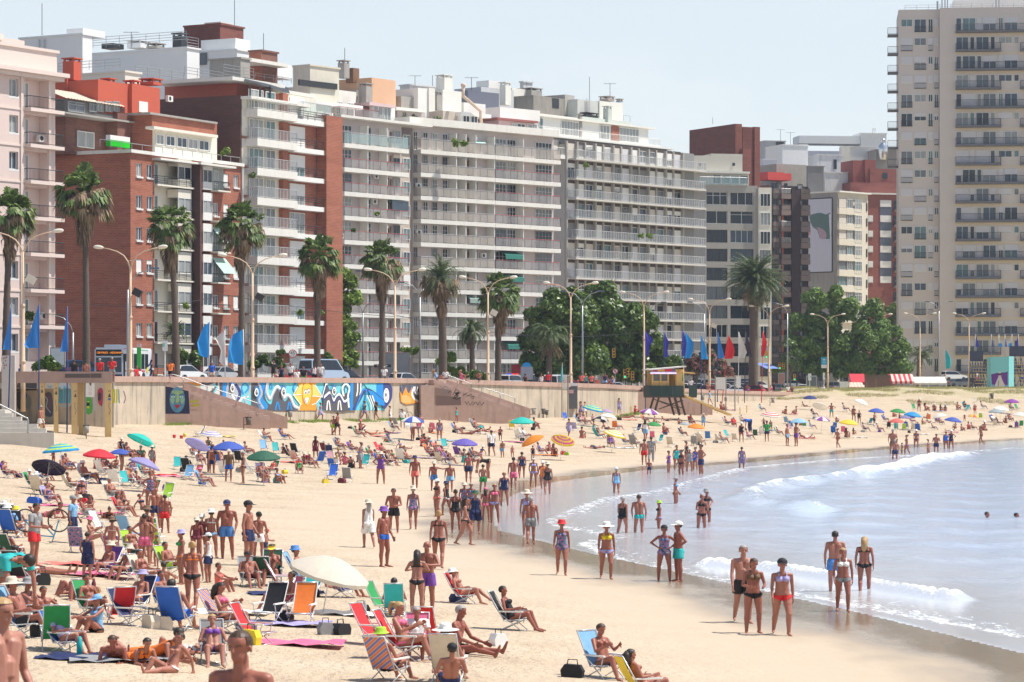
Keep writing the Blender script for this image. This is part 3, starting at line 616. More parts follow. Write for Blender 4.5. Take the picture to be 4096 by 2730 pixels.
p.poly([(1480, 1125), (1530, 1120), (1505, 1190), (1485, 1170)], WH, 4); p.line([(1478, 1122), (1505, 1188), (1534, 1116)], 5, DK)
p.poly([(1720, 950), (1700, 1100), (1690, 1190), (1720, 1262), (2000, 1262), (1990, 1120), (1960, 1060), (1900, 1100), (1860, 1060), (1800, 1110), (1770, 1040)], DK, 4)
for w, col, off in ((24, WH, 0), (14, NV, 24)): p.line([(1730, 950+off), (1690, 1110+off), (1735, 1080+off), (1770, 1060+off), (1810, 1150+off), (1850, 1090+off), (1880, 1080+off), (1930, 1160+off), (1985, 1120+off)], w, col)
p.line([(1925, 1100), (1910, 1010), (1945, 960), (1990, 1000), (1975, 1100), (1985, 1230)], 20, WH); p.line([(1935, 1060), (1930, 1010), (1955, 990)], 10, NV)
for x in (1752, 1878): p.line([(x-20, 1260), (x-12, 1170), (x+6, 1160), (x+20, 1260)], 13, WH)
p.poly([(2000, 940), (2036, 940), (2030, 1260), (1995, 1260)], BL); p.poly([(2036, 940), (2150, 945), (2100, 1080), (2040, 1258), (2030, 1258)], DK)
for x in (2085, 2120): p.line([(x, 950), (x-2, 1040), (x-14, 1100)], 13, WH, 0)
p.line([(2040, 1255), (2110, 1120), (2170, 1030), (2260, 1060), (2370, 1170), (2390, 1240)], 40, NV)
p.line([(2060, 1255), (2130, 1060), (2165, 1020), (2185, 1060), (2140, 1255)], 14, BL); p.poly([(2200, 1030), (2260, 1045), (2390, 1160), (2390, 1210), (2281, 1190)], BL)
for k in range(3): p.line([(2190+30*k, 1090), (2230+25*k, 1180), (2240+40*k, 1258)], 12, WH)
for x, y, rr in ((655, 1005, 24), (930, 1055, 24), (1238, 1050, 26), (1815, 1040, 24)):
 p.ell(x, y-30, rr*.95, rr*1.7, BL); p.ell(x, y, rr, rr*2.0, WH); p.ell(x+2, y+4, rr*.6, rr*1.25, DK); p.ell(x+6, y-6, rr*.2, rr*.4, WH)
 p.line([(x-rr, y+rr*1.6), (x-rr*1.1, y), (x-rr*.4, y-rr*2.1)], 6, DK)
 for e in (-.7, -.2, .3, .8): p.line([(x+e*rr, y-rr*2.0), (x+e*rr*1.7, y-rr*2.9)], 4, DK, 0)
zz3 = lambda x, y: (1400+.3507*x, 1200+.3507*y)
p.done('mural', 'blue, grey and orange wave mural with eyes')
p = Paint(WF, zz3, .06)
p.poly([(380, 960), (440, 955), (478, 990), (478, 1120), (440, 1190), (385, 1225)], NV, 3); p.poly([(160, 955), (300, 955), (300, 1085), (200, 1015)], CY); p.poly([(300, 955), (380, 955), (380, 1170), (300, 1085)], BL)
p.ell(415, 1090, 32, 84, WH); p.ell(415, 1090, 24, 66, (.55, .56, .58)); p.ell(412, 1085, 15, 42, WH); p.ell(410, 1085, 9, 24, DK)
p.poly([(575, 975), (720, 965), (960, 970), (960, 1160), (640, 1195), (580, 1160)], DK); p.poly([(572, 1040), (600, 1090), (635, 990), (665, 1070), (710, 1000), (720, 1110), (790, 1170), (640, 1195), (578, 1160)], OR)
p.poly([(590, 1100), (640, 1080), (690, 1120), (700, 1170), (600, 1180)], (.93, .45, .16)); p.line([(585, 975), (605, 1060), (640, 985), (680, 1060), (712, 975)], 12, (.15, .18, .4), 0)
p.line([(735, 990), (710, 1070), (735, 1130), (790, 1165)], 20, WH)
for k in range(3): p.line([(745+30*k, 990), (740+26*k, 1050), (770+30*k, 1085)], 12, (.8, .82, .85))
p.line([(800, 1150), (815, 1010), (835, 1110), (850, 1020), (872, 1110), (885, 1030), (905, 1070), (955, 1090)], 11, BL); p.line([(860, 1000), (880, 960), (900, 1000), (895, 1050), (915, 1040)], 13, WH)
p.done('mural', 'dark mural with orange flames and white drips beside the stairs')
FR_W = pm('white_window_frame', (.74, .74, .72), .5, .05); FR_D = pm('dark_window_frame', (.045, .045, .05), .5, .1); FR_G = pm('grey_window_frame', (.36, .36, .35), .5, .1)
SHUT = [pm('white_roller_shutter', (.76, .75, .72), .7, .05), pm('beige_roller_shutter', (.62, .57, .50), .7, .06), pm('pale_lilac_shutter', (.62, .60, .62), .7, .05), pm('dark_brown_shutter_box', (.075, .055, .045), .7, .15)]
WCACHE = {}
def winmesh(w, h, c, r, fr, sill, mat):
 k = (round(w, 2), round(h, 2), c, r, fr, sill, mat.name)
 if k not in WCACHE:
  m = MB(); t = fr
  m.box(0, w, -.05, .05, 0, t); m.box(0, w, -.05, .05, h-t, h); m.box(0, t, -.05, .05, t, h-t); m.box(w-t, w, -.05, .05, t, h-t)
  for i in range(1, c): x = w*i/c; m.box(x-t*.5, x+t*.5, -.04, .04, t, h-t)
  for i in range(1, r):
   z = h-(h*.28 if r == 2 else h*i/r); m.box(t, w-t, -.038, .038, z-t*.4, z+t*.4)
  if sill: m.box(-.08, w+.08, -.26, -.051, -.16, 0)
  p = MB(); p.quad((t*.5, 0.012, t*.5), (w-t*.5, 0.012, t*.5), (w-t*.5, 0.012, h-t*.5), (t*.5, 0.012, h-t*.5))
  WCACHE[k] = (m.mesh('window', mat), p.mesh('pane', GLASS[0]), {})
 return WCACHE[k]
def window(f, s0, s1, z0, z1, o=-.12, c=2, r=1, glass=None, frame=FR_W, fr=.07, sill=False, shut=0, smat=None, pane=True):
 w, h = s1-s0, z1-z0
 if w < .15 or h < .15: return
 a, b, sc = winmesh(w, h, c, r, fr, sill, frame)
 g = link('window', a, f.root, f.M @ Matrix.Translation((s0, -o, z0)))
 p = link('pane', b, g); setmat(p, glass or R.choice(GLASS))
 if shut > 0:
  k = round(shut, 2)
  if k not in sc: q = MB(); q.box(.02, w-.02, -.075, -.052, h*(1-k), h-.02); sc[k] = q.mesh('shutter', SHUT[0])
  q = link('shutter', sc[k], g); setmat(q, smat or R.choice(SHUT[:2]))
 return g
def wall(f, s0, s1, z0, z1, ops, mat, rev=.2, name='wall', body=None, roofz=0):
 """front skin with real openings and reveals; body=(depth) adds the mass behind"""
 S = sorted({s0, s1, *[v for o in ops for v in o[:2]]}); Z = sorted({z0, z1, *[v for o in ops for v in o[2:4]]})
 S = [s for s in S if s0 <= s <= s1]; Z = [z for z in Z if z0 <= z <= z1]
 m = MB()
 for a, b in zip(S[:-1], S[1:]):
  for c, d in zip(Z[:-1], Z[1:]):
   u, v = (a+b)/2, (c+d)/2
   if any(o[0] < u < o[1] and o[2] < v < o[3] for o in ops): continue
   m.quad((a, 0, c), (b, 0, c), (b, 0, d), (a, 0, d))
 for a, b, c, d in ops:
  m.quad((a, 0, c), (a, 0, d), (a, rev, d), (a, rev, c)); m.quad((b, 0, d), (b, 0, c), (b, rev, c), (b, rev, d))
  m.quad((a, 0, d), (b, 0, d), (b, rev, d), (a, rev, d)); m.quad((b, 0, c), (a, 0, c), (a, rev, c), (b, rev, c))
 if body:
  m.quad((s0, 0, z1), (s1, 0, z1), (s1, body, z1), (s0, body, z1)); m.quad((s0, 0, z0), (s0, 0, z1), (s0, body, z1), (s0, body, z0))
  m.quad((s1, 0, z1), (s1, 0, z0), (s1, body, z0), (s1, body, z1)); m.quad((s1, body, z0), (s0, body, z0), (s0, body, z1), (s1, body, z1))
  m.quad((s0, rev+.01, z0), (s1, rev+.01, z0), (s1, rev+.01, z1), (s0, rev+.01, z1))
 return f.add(name, m, mat)
WIRED = pm('wired_glass_panel', (.46, .44, .43), .35, .12, 1.2, alpha=.42); BEIGEP = pm('beige_balcony_panel', (.52, .47, .41), .6, .1, 1.0, alpha=.55)
GREYP = pm('grey_translucent_panel', (.42, .43, .43), .35, .1, 1.0, alpha=.3); GLASSP = pm('clear_green_glass_panel', (.45, .62, .62), .05, .08, 1, alpha=.38)
REDM = pm('red_handrail', (.36, .09, .09), .5, .1); BROWNP = pm('brown_balcony_panel', (.19, .145, .13), .7, .18, 1.2)
def railing(f, par, s0, s1, o, z, h, style, left=True, right=True, oi=0):
 m = MB(); mats = [METAL]
 segs = [((s0, o), (s1, o))]
 if left: segs.append(((s0, oi), (s0, o)))
 if right: segs.append(((s1, o), (s1, oi)))
 st = {'bars': (METAL, None, .16), 'dark': (DARKM, None, .17), 'hbars': (DARKM, None, 1.3), 'wired': (ALU, WIRED, .95), 'beige': (METAL, BEIGEP, 1.3), 'grey': (ALU, GREYP, .62), 'glass': (ALU, GLASSP, 1.3), 'red': (REDM, WIRED, 1.3), 'white': (WHITE, None, .3), 'brown': (DARKM, BROWNP, 9)}[style]
 mats = [st[0]]+([st[1]] if st[1] else [])
 for (a, oa), (b, ob) in segs:
  ln = math.hypot(b-a, ob-oa); n = max(1, int(ln/st[2]))
  m.mi = 0
  m.bar((a, -oa, z+h), (b, -ob, z+h), .035)
  if style in ('bars', 'dark', 'white', 'grey'): m.bar((a, -oa, z+.1), (b, -ob, z+.1), .025)
  if style == 'hbars':
   for k in (.25, .5, .75): m.bar((a, -oa, z+h*k), (b, -ob, z+h*k), .022)
  for k in range(n+1):
   t = k/n; x, y = a+(b-a)*t, oa+(ob-oa)*t
   r = .016 if style in ('bars', 'dark') else .028
   m.bar((x, -y, z), (x, -y, z+h), r, 4)
  if st[1]:
   m.mi = 1; t0 = z+.08; t1 = z+h-.06
   m.quad((a, -oa+.012, t0), (b, -ob+.012, t0), (b, -ob+.012, t1), (a, -oa+.012, t1)) if oa == ob else m.quad((a+.012, -oa, t0), (b+.012, -ob, t0), (b+.012, -ob, t1), (a+.012, -oa, t1))
 return link('railing', m.mesh('railing', mats), par)
def balcony(f, s0, s1, z, o, thick, mat, style=None, h=1.0, left=True, right=True, oi=0, ri=.06, upst=0):
 """z = top of slab; thick hangs below; upst = solid parapet rising above the floor"""
 m = MB(); fbox(m, s0, s1, oi+.003, o, z-thick, z)
 if upst:
  fbox(m, s0, s1, o-.12, o, z, z+upst); fbox(m, s0, s0+.12, oi+.003, o-.12, z, z+upst); fbox(m, s1-.12, s1, oi+.003, o-.12, z, z+upst)
 b = f.add('balcony', m, mat)
 if style: railing(f, b, s0+ri, s1-ri, o-ri, z+upst, h, style, left, right, oi)
 return b
def pbox(f, name, x0, x1, y0, y1, o, dep, mat, base=None, parent=None):
 """rooftop piece: its front on the plane o, edges at photo columns x0..x1, rows y0 (top)..y1"""
 a, b = f.s(x0, o), f.s(x1, o); zt, zb = f.z(x0, y0, o), f.z(x0, y1, o)
 m = MB(); fbox(m, a, b, o-dep, o, base if base is not None else zb, zt)
 return f.add(name, m, mat)
def chimney(f, x0, x1, y0, y1, o, mat, cap=True):
 a, b = f.s(x0, o), f.s(x1, o); zt, zb = f.z(x0, y0, o), f.z(x0, y1, o); w = b-a
 m = MB(); fbox(m, a, b, o-w, o, zb, zt-.35 if cap else zt)
 if cap:
  for u in (a+.06, b-.22):
   for v in (o-w+.05, o-.21): fbox(m, u, u+.16, v, v+.16, zt-.35, zt-.12)
  fbox(m, a-.12, b+.12, o-w-.12, o+.12, zt-.12, zt)
 f.add('chimney', m, mat)
def antenna(px, y0, y1, D, kind=0):
 p0, p1 = P(px, y1, D), P(px, y0, D); m = MB(); m.bar((0, 0, 0), (0, 0, p1.z-p0.z), .035, 4); h = p1.z-p0.z
 if kind:
  m.bar((-.9, 0, h*.97), (.9, 0, h*.97), .025, 4)
  for k in range(-3, 4): m.bar((k*.28, -.35, h*.97), (k*.28, .35, h*.97), .018, 4)
 return m, p0
def ac(f, px, py, o, w=.85):
 m = MB(); s, z = f.s(px, o), f.z(px, py, o); m.mi = 0; fbox(m, s-w/2, s+w/2, o, o+.32, z-.3, z+.3); m.mi = 1
 m.prism([(s-.1+.22*cos(t), z+.22*sin(t)) for t in [2*pi*k/12 for k in range(12)]], -o-.335, -o-.322, 'y')
 f.add('air_conditioner', m, [WHITE, DARKM])
def parapet_rail(f, x0, x1, y0, y1, o, style='bars', n=3):
 a, b = f.s(x0, o), f.s(x1, o); z0, z1 = f.z(x0, y1, o), f.z(x0, y0, o); m = MB(); h = z1-z0
 for k in range(1, n+1): m.bar((a, -o, z0+h*k/n), (b, -o, z0+h*k/n), .03)
 q = max(1, int((b-a)/1.8))
 for k in range(q+1): x = a+(b-a)*k/q; m.bar((x, -o, z0), (x, -o, z1), .035)
 f.add('roof_railing', m, METAL)
ZG = 4.2
PINK = pm('pale_pink_plaster', (.68, .55, .50), .85, .06, .8, streak=.12, streakcol=(.42, .34, .31)); PINK2 = pm('pink_trim_plaster', (.72, .60, .54), .85, .05)
f = frame('apartment_building', 'pale pink plaster apartment block with cornice and green balcony rails at the left edge', 'building', -60, 252, 30)
sE = f.s(221); FH = 3.1; zc = f.z(222, 312)                      # top cornice
sa, sb, sw0, sw1 = f.s(99), f.s(190), f.s(37), f.s(73)
ops = []; wins = []
for k in range(8):
 zb = f.z(222, 447)-k*FH                                       # balcony floors
 ops += [(sw0, sw1, zb+.85, zb+2.35), (sa, sb, zb, zb+2.55)]
 wins.append(zb)
wall(f, 0, sE, ZG, zc, ops, PINK, rev=.9, body=14)
for k, zb in enumerate(wins):
 window(f, sw0, sw1, zb+.85, zb+2.35, -.25, 2, 1, R.choice(GLASS[1:4]), sill=True)
 window(f, sa+.05, sa+1.45, zb, zb+2.3, -.8, 3, 1, R.choice(GLASS[2:4]))
 if k < 7:
  b = balcony(f, sa-.1, sE+.35, zb, .75, .3, PINK2, 'dark', 1.0, True, True)
  m = MB(); fbox(m, 0, sa-.12, .003, .07, zb-.25, zb-.08); f.add('string_course', m, PINK2)
  b2 = balcony(f, sE+.4, sE+2.1, zb, -3.2, .3, PINK2, None, oi=-6)
  m = MB(); fbox(m, sE+.5, sE+2.05, -3.25, -3.28, zb, zb+1.0); link('railing', m.mesh('railing', pm('dark_green_panel', (.03, .09, .085), .6)), b2)
m = MB(); fbox(m, -.4, sE+.9, -14, .9, zc, zc+.35); fbox(m, -.3, sE+.6, -14, .55, zc-.35, zc); fbox(m, 0, sE+.1, -13, .1, zc+.35, zc+2.1); fbox(m, -.1, sE+.3, -13, .25, zc+2.1, zc+2.35)
for px in (85, 196): u = f.s(px); fbox(m, u-.16, u+.16, .002, .12, ZG, zc-.36)
f.add('cornice', m, PINK2)
pbox(f, 'attic', -60, 96, 168, 250, -2.5, 8, PINK); pbox(f, 'attic_cornice', -62, 122, 176, 185, -2.2, 8, PINK2); pbox(f, 'attic', -60, 98, 140, 176, -3, 7, PINK); pbox(f, 'attic', -60, 14, 125, 150, -2.8, 5, PINK2)
z0 = f.z(66, 252, -2.5); window(f, f.s(66, -2.5), f.s(91, -2.5), z0, f.z(66, 209, -2.5), -2.4, 2)
parapet_rail(f, 0, 205, 232, 249, -.3, n=2)
for y in (528, 545): pass
ac(f, 158, 555, -.6); ac(f, 168, 1265, -.6)
BRK = brick('red_brick', (.42, .115, .06), (.33, .085, .045), (.33, .22, .16)); BRKD = brick('dark_brown_brick', (.13, .055, .045), (.10, .04, .035), (.10, .07, .06)); CREAM = pm('cream_plaster', (.74, .70, .60), .8, .07, 1, streak=.15, streakcol=(.4, .36, .3))  # dark brown brick also holds the shade of pier and side wall
BRKV = brick('weathered_brown_brick', (.24, .09, .06), (.17, .065, .045), (.22, .15, .12)); REDP = pm('brick_red_paint', (.52, .10, .055), .85, .08, .7); TILE = pm('fibre_cement_roof', (.58, .48, .38), .85, .15, 1)
f = frame('apartment_building', 'red brick apartment block with white bay balconies, dark pier and red painted penthouse', 'building', 522, 288, 26)
sE = f.s(966); zt = f.z(522, 612); FH = 3.08; zw0 = f.z(555, 707)
X = lambda px: f.s(px)
cols = [(545, 568), (587, 610), (853, 874), (894, 914), (934, 954)]
ops = []
for k in range(7):
 for i, (a, b) in enumerate(cols):
  if i == 2 and k in (0, 2, 3): continue
  ops.append((X(a), X(b), zw0-k*FH, zw0-k*FH+1.28))
bay = (X(617), X(704), X(760)); bayR = (X(804), X(842), X(893))
ops.append((bay[0], bay[2], ZG+3, zw0+1.75)); ops.append((bayR[0], bayR[1]+.02, ZG+3, zw0+1.75))
wall(f, 0, sE, ZG, zt, ops, BRK, rev=1.2, body=15)
for (a, b, c, d) in ops[:-2]:
 window(f, a, b, c, d, -.14, 2, 1, R.choice(GLASS[1:3]), sill=True, shut=R.choice([0, 0, 0, .35, .97]), smat=SHUT[0])
m = MB()                                                           # white bay inserts
for s0, s1 in ((bay[0], bay[2]), (bayR[0], bayR[1])): fbox(m, s0+.01, s1-.01, -1.19, -1.1, ZG+3, zw0+1.75)
f.add('bay_wall', m, CREAM)
for k in range(7):
 z0 = zw0-k*FH-.55
 balcony(f, bay[0]-.1, bay[2]+.1, z0, .45, .16, CREAM, 'hbars', .8, oi=-1.05)
 window(f, bay[0]+.25, bay[0]+2.2, z0+.02, z0+2.1, -1.02, 3, 1, R.choice(GLASS));
 m = MB(); fbox(m, bay[1], bay[2]-.1, -1.0, .25, z0+.05, z0+.7); f.add('bay_window_box', m, CREAM); m = MB(); fbox(m, bay[1], bay[2]-.1, -1.0, .25, z0+2.0, z0+2.8); f.add('bay_window_head', m, CREAM)
 window(f, bay[1]+.05, bay[2]-.15, z0+.7, z0+2.0, .2, 2, 1, R.choice(GLASS[:3]))
 m = MB(); fbox(m, bayR[0]+.02, bayR[1], -1.0, .25, z0+.0, z0+.7); f.add('bay_window_box', m, WHITE); m = MB(); fbox(m, bayR[0]+.02, bayR[1], -1.0, .25, z0+2.0, z0+2.75); f.add('bay_window_head', m, WHITE)
 window(f, bayR[0]+.05, bayR[1]-.05, z0+.7, z0+2.0, .2, 2, 1, R.choice(GLASS[:3]))
 balcony(f, bayR[1]+.02, bayR[2], z0, .9, .14, CREAM, 'dark', .85)
 if k in (0, 2, 3): m = MB(); fbox(m, bayR[1]+.03, bayR[2], .003, .03, z0, z0+2.5); f.add('bay_wall', m, pm('grey_green_plaster', (.34, .37, .34), .8)); window(f, bayR[1]+.4, bayR[1]+1.25, z0+.6, z0+2.0, .09, 2)
 if k in (2, 3):
  m = MB(); a, b = bayR[1]+.1, bayR[2]+(.3 if k == 3 else -.2); m.quad((a, -.05, z0+2.5), (b, -.05, z0+2.5), (b+.4, -1.3, z0+.9), (a+.4, -1.3, z0+.9)); f.add('awning', m, pm('pale_green_awning', (.40, .55, .47), .8, .25, 5))
m = MB(); fbox(m, X(764), X(764)+.35, .0, 1.05, ZG, zw0+1.72); f.add('pier', m, BRKD)  # shade of the pier's camera side is put into its brick colour
m = MB(); fbox(m, bay[0]-.4, X(764)-.02, -.2, 1.0, zw0+1.75, zw0+1.95); fbox(m, X(764)-.2, bayR[2]+.4, -.2, 1.3, zw0+1.75, zw0+1.95); f.add('bay_canopy', m, OFFW)
m = MB(); fbox(m, -.3, sE+.1, -15.2, .3, zt, zt+.32); f.add('coping', m, OFFW); m = MB(); m.bar((sE+.03, -.1, ZG), (sE+.03, -.1, zt), .12, 6); f.add('downpipe', m, WHITE)
sd = f.side(0, 15)
parapet_rail(f, 400, 960, 558, 585, -.1, n=1)
pbox(f, 'attic', 608, 868, 455, 590, -2.2, 10, BRK, zt); pbox(f, 'attic_coping', 600, 870, 449, 457, -1.9, 10.5, CONC)
pbox(f, 'attic', 470, 606, 452, 590, -4.5, 8, BRKV, zt); pbox(f, 'attic', 262, 430, 452, 590, -6, 7, BRKV, zt); pbox(f, 'attic_coping', 250, 606, 446, 453, -4.2, 9, CONC); pbox(f, 'attic', 428, 470, 455, 590, -6.2, 5, BRK, zt)
pbox(f, 'window_band', 620, 868, 512, 590, -1.9, .3, CREAM, zt+.3); pbox(f, 'window_band', 616, 872, 505, 516, -1.2, 1, CREAM)
zz0, zz1 = f.z(622, 592, -1.9), f.z(622, 537, -1.9)
for a, b in ((622, 652), (662, 696), (706, 744), (750, 788), (794, 832)): window(f, f.s(a, -1.9), f.s(b, -1.9), zz0+.35, zz1, -1.83, 2, 1, R.choice(GLASS[1:4]))
window(f, f.s(305, -6), f.s(373, -6), f.z(305, 588, -6), f.z(305, 523, -6), -5.9, 2, 1, GLASS[2])
f2 = f
m = MB(); o = -.4; fbox(m, f.s(441, o), f.s(520, o), o-.5, o, f.z(441, 584, o), f.z(441, 559, o)); f.add('sign_box', m, pm('bright_green_sign', (.0, .52, .0), .5, .02)); m = MB(); fbox(m, f.s(441, o), f.s(520, o), o-.5, o, f.z(441, 559, o)+.003, f.z(441, 540, o)); f.add('sign_box', m, WHITE)
pbox(f, 'penthouse', 392, 630, 318, 452, -5.0, 9, REDP); pbox(f, 'penthouse', 528, 640, 336, 470, -4.6, 6, REDP); pbox(f, 'penthouse', 268, 392, 314, 452, -8.5, 6, REDP)
o = -4.5; m = MB(); a, b = f.s(268, o), f.s(505, o); zt0, zt1 = f.z(268, 368, -7.5), f.z(268, 394, o)
n = 40
for k in range(n):
 s0, s1 = a+(b-a)*k/n, a+(b-a)*(k+1)/n; d = .07*(k % 2)
 m.quad((s0, -o, zt1+d), (s1, -o, zt1+.07-d), (s1, 7.5, zt0+.07-d), (s0, 7.5, zt0+d))
f.add('corrugated_roof', m, TILE); pbox(f, 'conservatory', 270, 500, 396, 450, -5.0, 2, pm('grey_timber', (.16, .15, .14), .8, .2))
for a, b in ((354, 382), (385, 412), (418, 446), (450, 475), (270, 336)): window(f, f.s(a, -5), f.s(b, -5), f.z(a, 446, -5), f.z(a, 404, -5), -4.93, 2, 2, R.choice([GLASS[4], GLASS[2]]), FR_G)
chimney(f, 295, 325, 230, 320, -8, REDP); chimney(f, 440, 462, 312, 340, -6, REDP); chimney(f, 535, 560, 320, 338, -6, REDP); chimney(f, 613, 647, 312, 338, -5, REDP)
m = MB(); fbox(m, f.s(555, -4.6), f.s(590, -4.6), -4.6, -4.55, f.z(555, 448, -4.6), f.z(555, 405, -4.6)); f.add('penthouse_door', m, WHITE); ac(f, 672, 396, -4.6, .9)
f = frame('apartment_building', 'tall block with grey railed corner balconies, white doors and brown brick pier', 'building', 967, 308, 28)
sE = f.s(1332); zt = f.z(967, 398); X = lambda px, o=0: f.s(px, o)
wall(f, 0, sE, ZG, zt, [], CREAM, body=16)
sd = f.side(0, 16); m = MB(); fbox(m, 0, 16, .004, .25, ZG, f.z(967, 382)); sd.add('side_wall', m, BRKD)
zf = f.z(1110, 480, 1.4); FH = 3.03
aL, aR = X(985, 0), X(1142, 0); bR = X(1262); pL, pR = X(1266), X(1331)
for k in range(10):
 z = zf-k*FH+.85
 balcony(f, aL-.2, aR, z, 1.5, .78, OFFW, 'grey' if k else 'white', 1.08)
 m = MB(); fbox(m, 0, aR, .003, .1, z+.0, z+.25); fbox(m, aR+.05, bR, .003, .06, z+.25, z+2.2)
 f.add('brick_panel', m, CREAM if k == 0 else BRK)
 window(f, aL+.3, aL+3.0, z+.02, z+2.15, .12, 3, 1, R.choice(GLASS[2:5])); window(f, aL+3.5, aL+5.3, z+.02, z+2.15, .12, 2, 1, R.choice(GLASS[2:5]))
 m = MB(); fbox(m, aR-1.3, aR-.3, .004, .5, z+.03, z+2.2); f.add('brick_panel', m, BRK)
 zb = z-.78
 balcony(f, aR+.05, bR+1.3, zb+.45, 1.0, .5, WHITE, 'hbars', .9)
 window(f, aR+.6, aR+3.6, zb+.5, zb+2.75, .11, 3, 1, R.choice([GLASS[2], GLASS[3]]), shut=R.choice([0, .6, .97, .97]), smat=SHUT[0])
 m = MB(); fbox(m, pR-.4, pR+.9, -.9, .3, zb-.05, zb+.5); f.add('balcony_stub', m, WHITE)
m = MB(); fbox(m, pL, pR, .002, 1.25, ZG+3.2, f.z(1300, 462, 1)); f.add('brick_pier', m, BRK)
m = MB(); fbox(m, aR+.05, pL-.02, .003, .05, ZG+2, zt-.2); f.add('brick_panel', m, BRKV)
m = MB(); fbox(m, -.2, X(1200), -5, 1.3, zt, zt+.3); f.add('coping', m, OFFW)
pbox(f, 'penthouse', 945, 1130, 318, 420, -3.0, 9, pm('terracotta_plaster', (.46, .13, .09), .85)); pbox(f, 'penthouse_roof', 930, 1140, 306, 320, -1.5, 10, OFFW); pbox(f, 'penthouse', 1118, 1260, 372, 440, -3.2, 6, WHITE); pbox(f, 'penthouse_roof', 1090, 1262, 352, 366, -2, 8, OFFW)
m = MB(); o = .3; m.quad((f.s(985, o), -o, f.z(985, 322, o)), (f.s(1160, o), -o, f.z(1160, 376, o)), (f.s(1150, -3), 3, f.z(1150, 350, -3)), (f.s(975, -3), 3, f.z(975, 310, -3))); f.add('pergola_roof', m, DARKM)
for px in (1000, 1040, 1080): s = f.s(px, .2); m = MB(); m.bar((s, -.2, zt), (s, -.2, f.z(px, 345, .2)), .12); f.add('pergola_post', m, DARKM)
for a, b in ((1150, 1178), (1182, 1205)): window(f, f.s(a, -3.2), f.s(b, -3.2), f.z(a, 435, -3.2), f.z(a, 384, -3.2), -3.1, 2, 1, GLASS[3])
b_ = balcony(f, X(1185), X(1300), zt-.9, .9, .55, WHITE, 'glass', 1.5)
STONE = pm('beige_stone_cladding', (.48, .42, .35), .85, .22, .8, streak=.2, streakcol=(.25, .2, .17)); WALLP = pm('shade_toned_plaster', (.50, .44, .43), .85, .06, .7)  # mauve plaster tone has the shade of the balcony recesses painted in
def white_block(name_label, px0, px1, D, ang, ytop, fh, n, fins, wins, styles, top_style, extra=None):
 f = frame('apartment_building', name_label, 'building', px0, D, ang)
 s1 = f.s(px1); z0 = f.z(px0+60, ytop, 1.3)
 wall(f, 0, s1, ZG, z0+fh+.2, [], WALLP, body=14)
 for k in range(n):
  z = z0-k*fh
  for (a, b, st) in styles:
   balcony(f, f.s(a, 0), f.s(b, 0), z, 1.4, .52, OFFW, top_style if k == 0 else st, 1.12 if k else 1.35, a == styles[0][0], b == styles[-1][1])
  for px in fins:
   m = MB(); s = f.s(px); fbox(m, s-.06, s+.06, .003, 1.25, z, z+fh-.52); f.add('party_wall', m, OFFW)
  for (a, b, c, r, kind) in wins:
   if R.random() < .07: continue
   g = R.choice([GLASS[0], GLASS[0], GLASS[1], GLASS[4], GLASS[2]]); lo = .02 if kind == 'd' else .75
   window(f, f.s(a), f.s(b), z+lo, z+2.3, .07, c, r, g, FR_G if kind == 'w' or R.random() < .4 else FR_W, .045, shut=R.choice([0, 0, 0, .3, .6]) if kind != 'd' else 0)
   if kind == 'b': m = MB(); fbox(m, f.s(b)+.05, f.s(b)+.55, .003, .06, z, z+2.1); f.add('brown_panel', m, BRKV)
 return f, z0
f, z0 = white_block('white balcony block with red handrails and grey glass panels beside the brick pier', 1340, 1606, 360, 36, 575, 2.9, 11, [1440, 1517],
 [(1346, 1404, 4, 2, 'd'), (1457, 1481, 2, 2, 'd'), (1532, 1554, 2, 2, 'b'), (1570, 1598, 2, 1, 'w')], [(1342, 1600, 'red')], 'glass')
f5 = f
s1 = f.s(1606)
m = MB(); fbox(m, s1+.02, f.s(1650), -4, -.4, ZG, f.z(1620, 570, -.4)); f.add('stone_strip', m, STONE)
for k in range(10): z = z0-k*2.9; window(f, f.s(1611, -.4), f.s(1638, -.4), z+.6, z+2.0, -.33, 2, 1, R.choice(GLASS[1:4]), sill=False, shut=R.choice([0, 0, .5, .95]), smat=SHUT[0])
ac(f, 1500, 706, .1); ac(f, 1494, 808, .1); ac(f, 1362, 945, .9)
m = MB(); zq = z0-3*2.9; fbox(m, f.s(1534), f.s(1600), 1.3, 1.36, zq+1.15, zq+2.3); f.add('blue_glass_screen', m, GLASS[1]); m = MB(); m.quad((f.s(1534), -.2, zq+2.35), (f.s(1600), -.2, zq+2.35), (f.s(1600), -1.4, zq+2.15), (f.s(1534), -1.4, zq+2.15)); f.add('awning', m, pm('dark_green_awning', (.01, .20, .13), .8))
zt = z0+2.9
m = MB(); fbox(m, -.3, f.s(1700), -2, 1.2, zt+.2, zt+.5); f.add('terrace_slab', m, OFFW)
pbox(f, 'penthouse', 1340, 1420, 418, 470, -3.5, 5, OFFW, zt+.5); pbox(f, 'penthouse', 1420, 1490, 418, 470, -4, 5, pm('dark_maroon_plaster', (.12, .05, .05), .85), zt+.5); pbox(f, 'penthouse', 1490, 1580, 420, 480, -3.5, 5, WHITE, zt+.5); pbox(f, 'penthouse_roof', 1478, 1580, 409, 421, -3, 6, pm('dusty_pink_plaster', (.62, .46, .46), .85))
pbox(f, 'penthouse_roof', 1228, 1452, 398, 414, -2.0, 7, WHITE); pbox(f, 'roof_block', 1230, 1425, 345, 400, -6, 7, OFFW); pbox(f, 'roof_block', 1425, 1490, 360, 420, -7, 4, CONC)
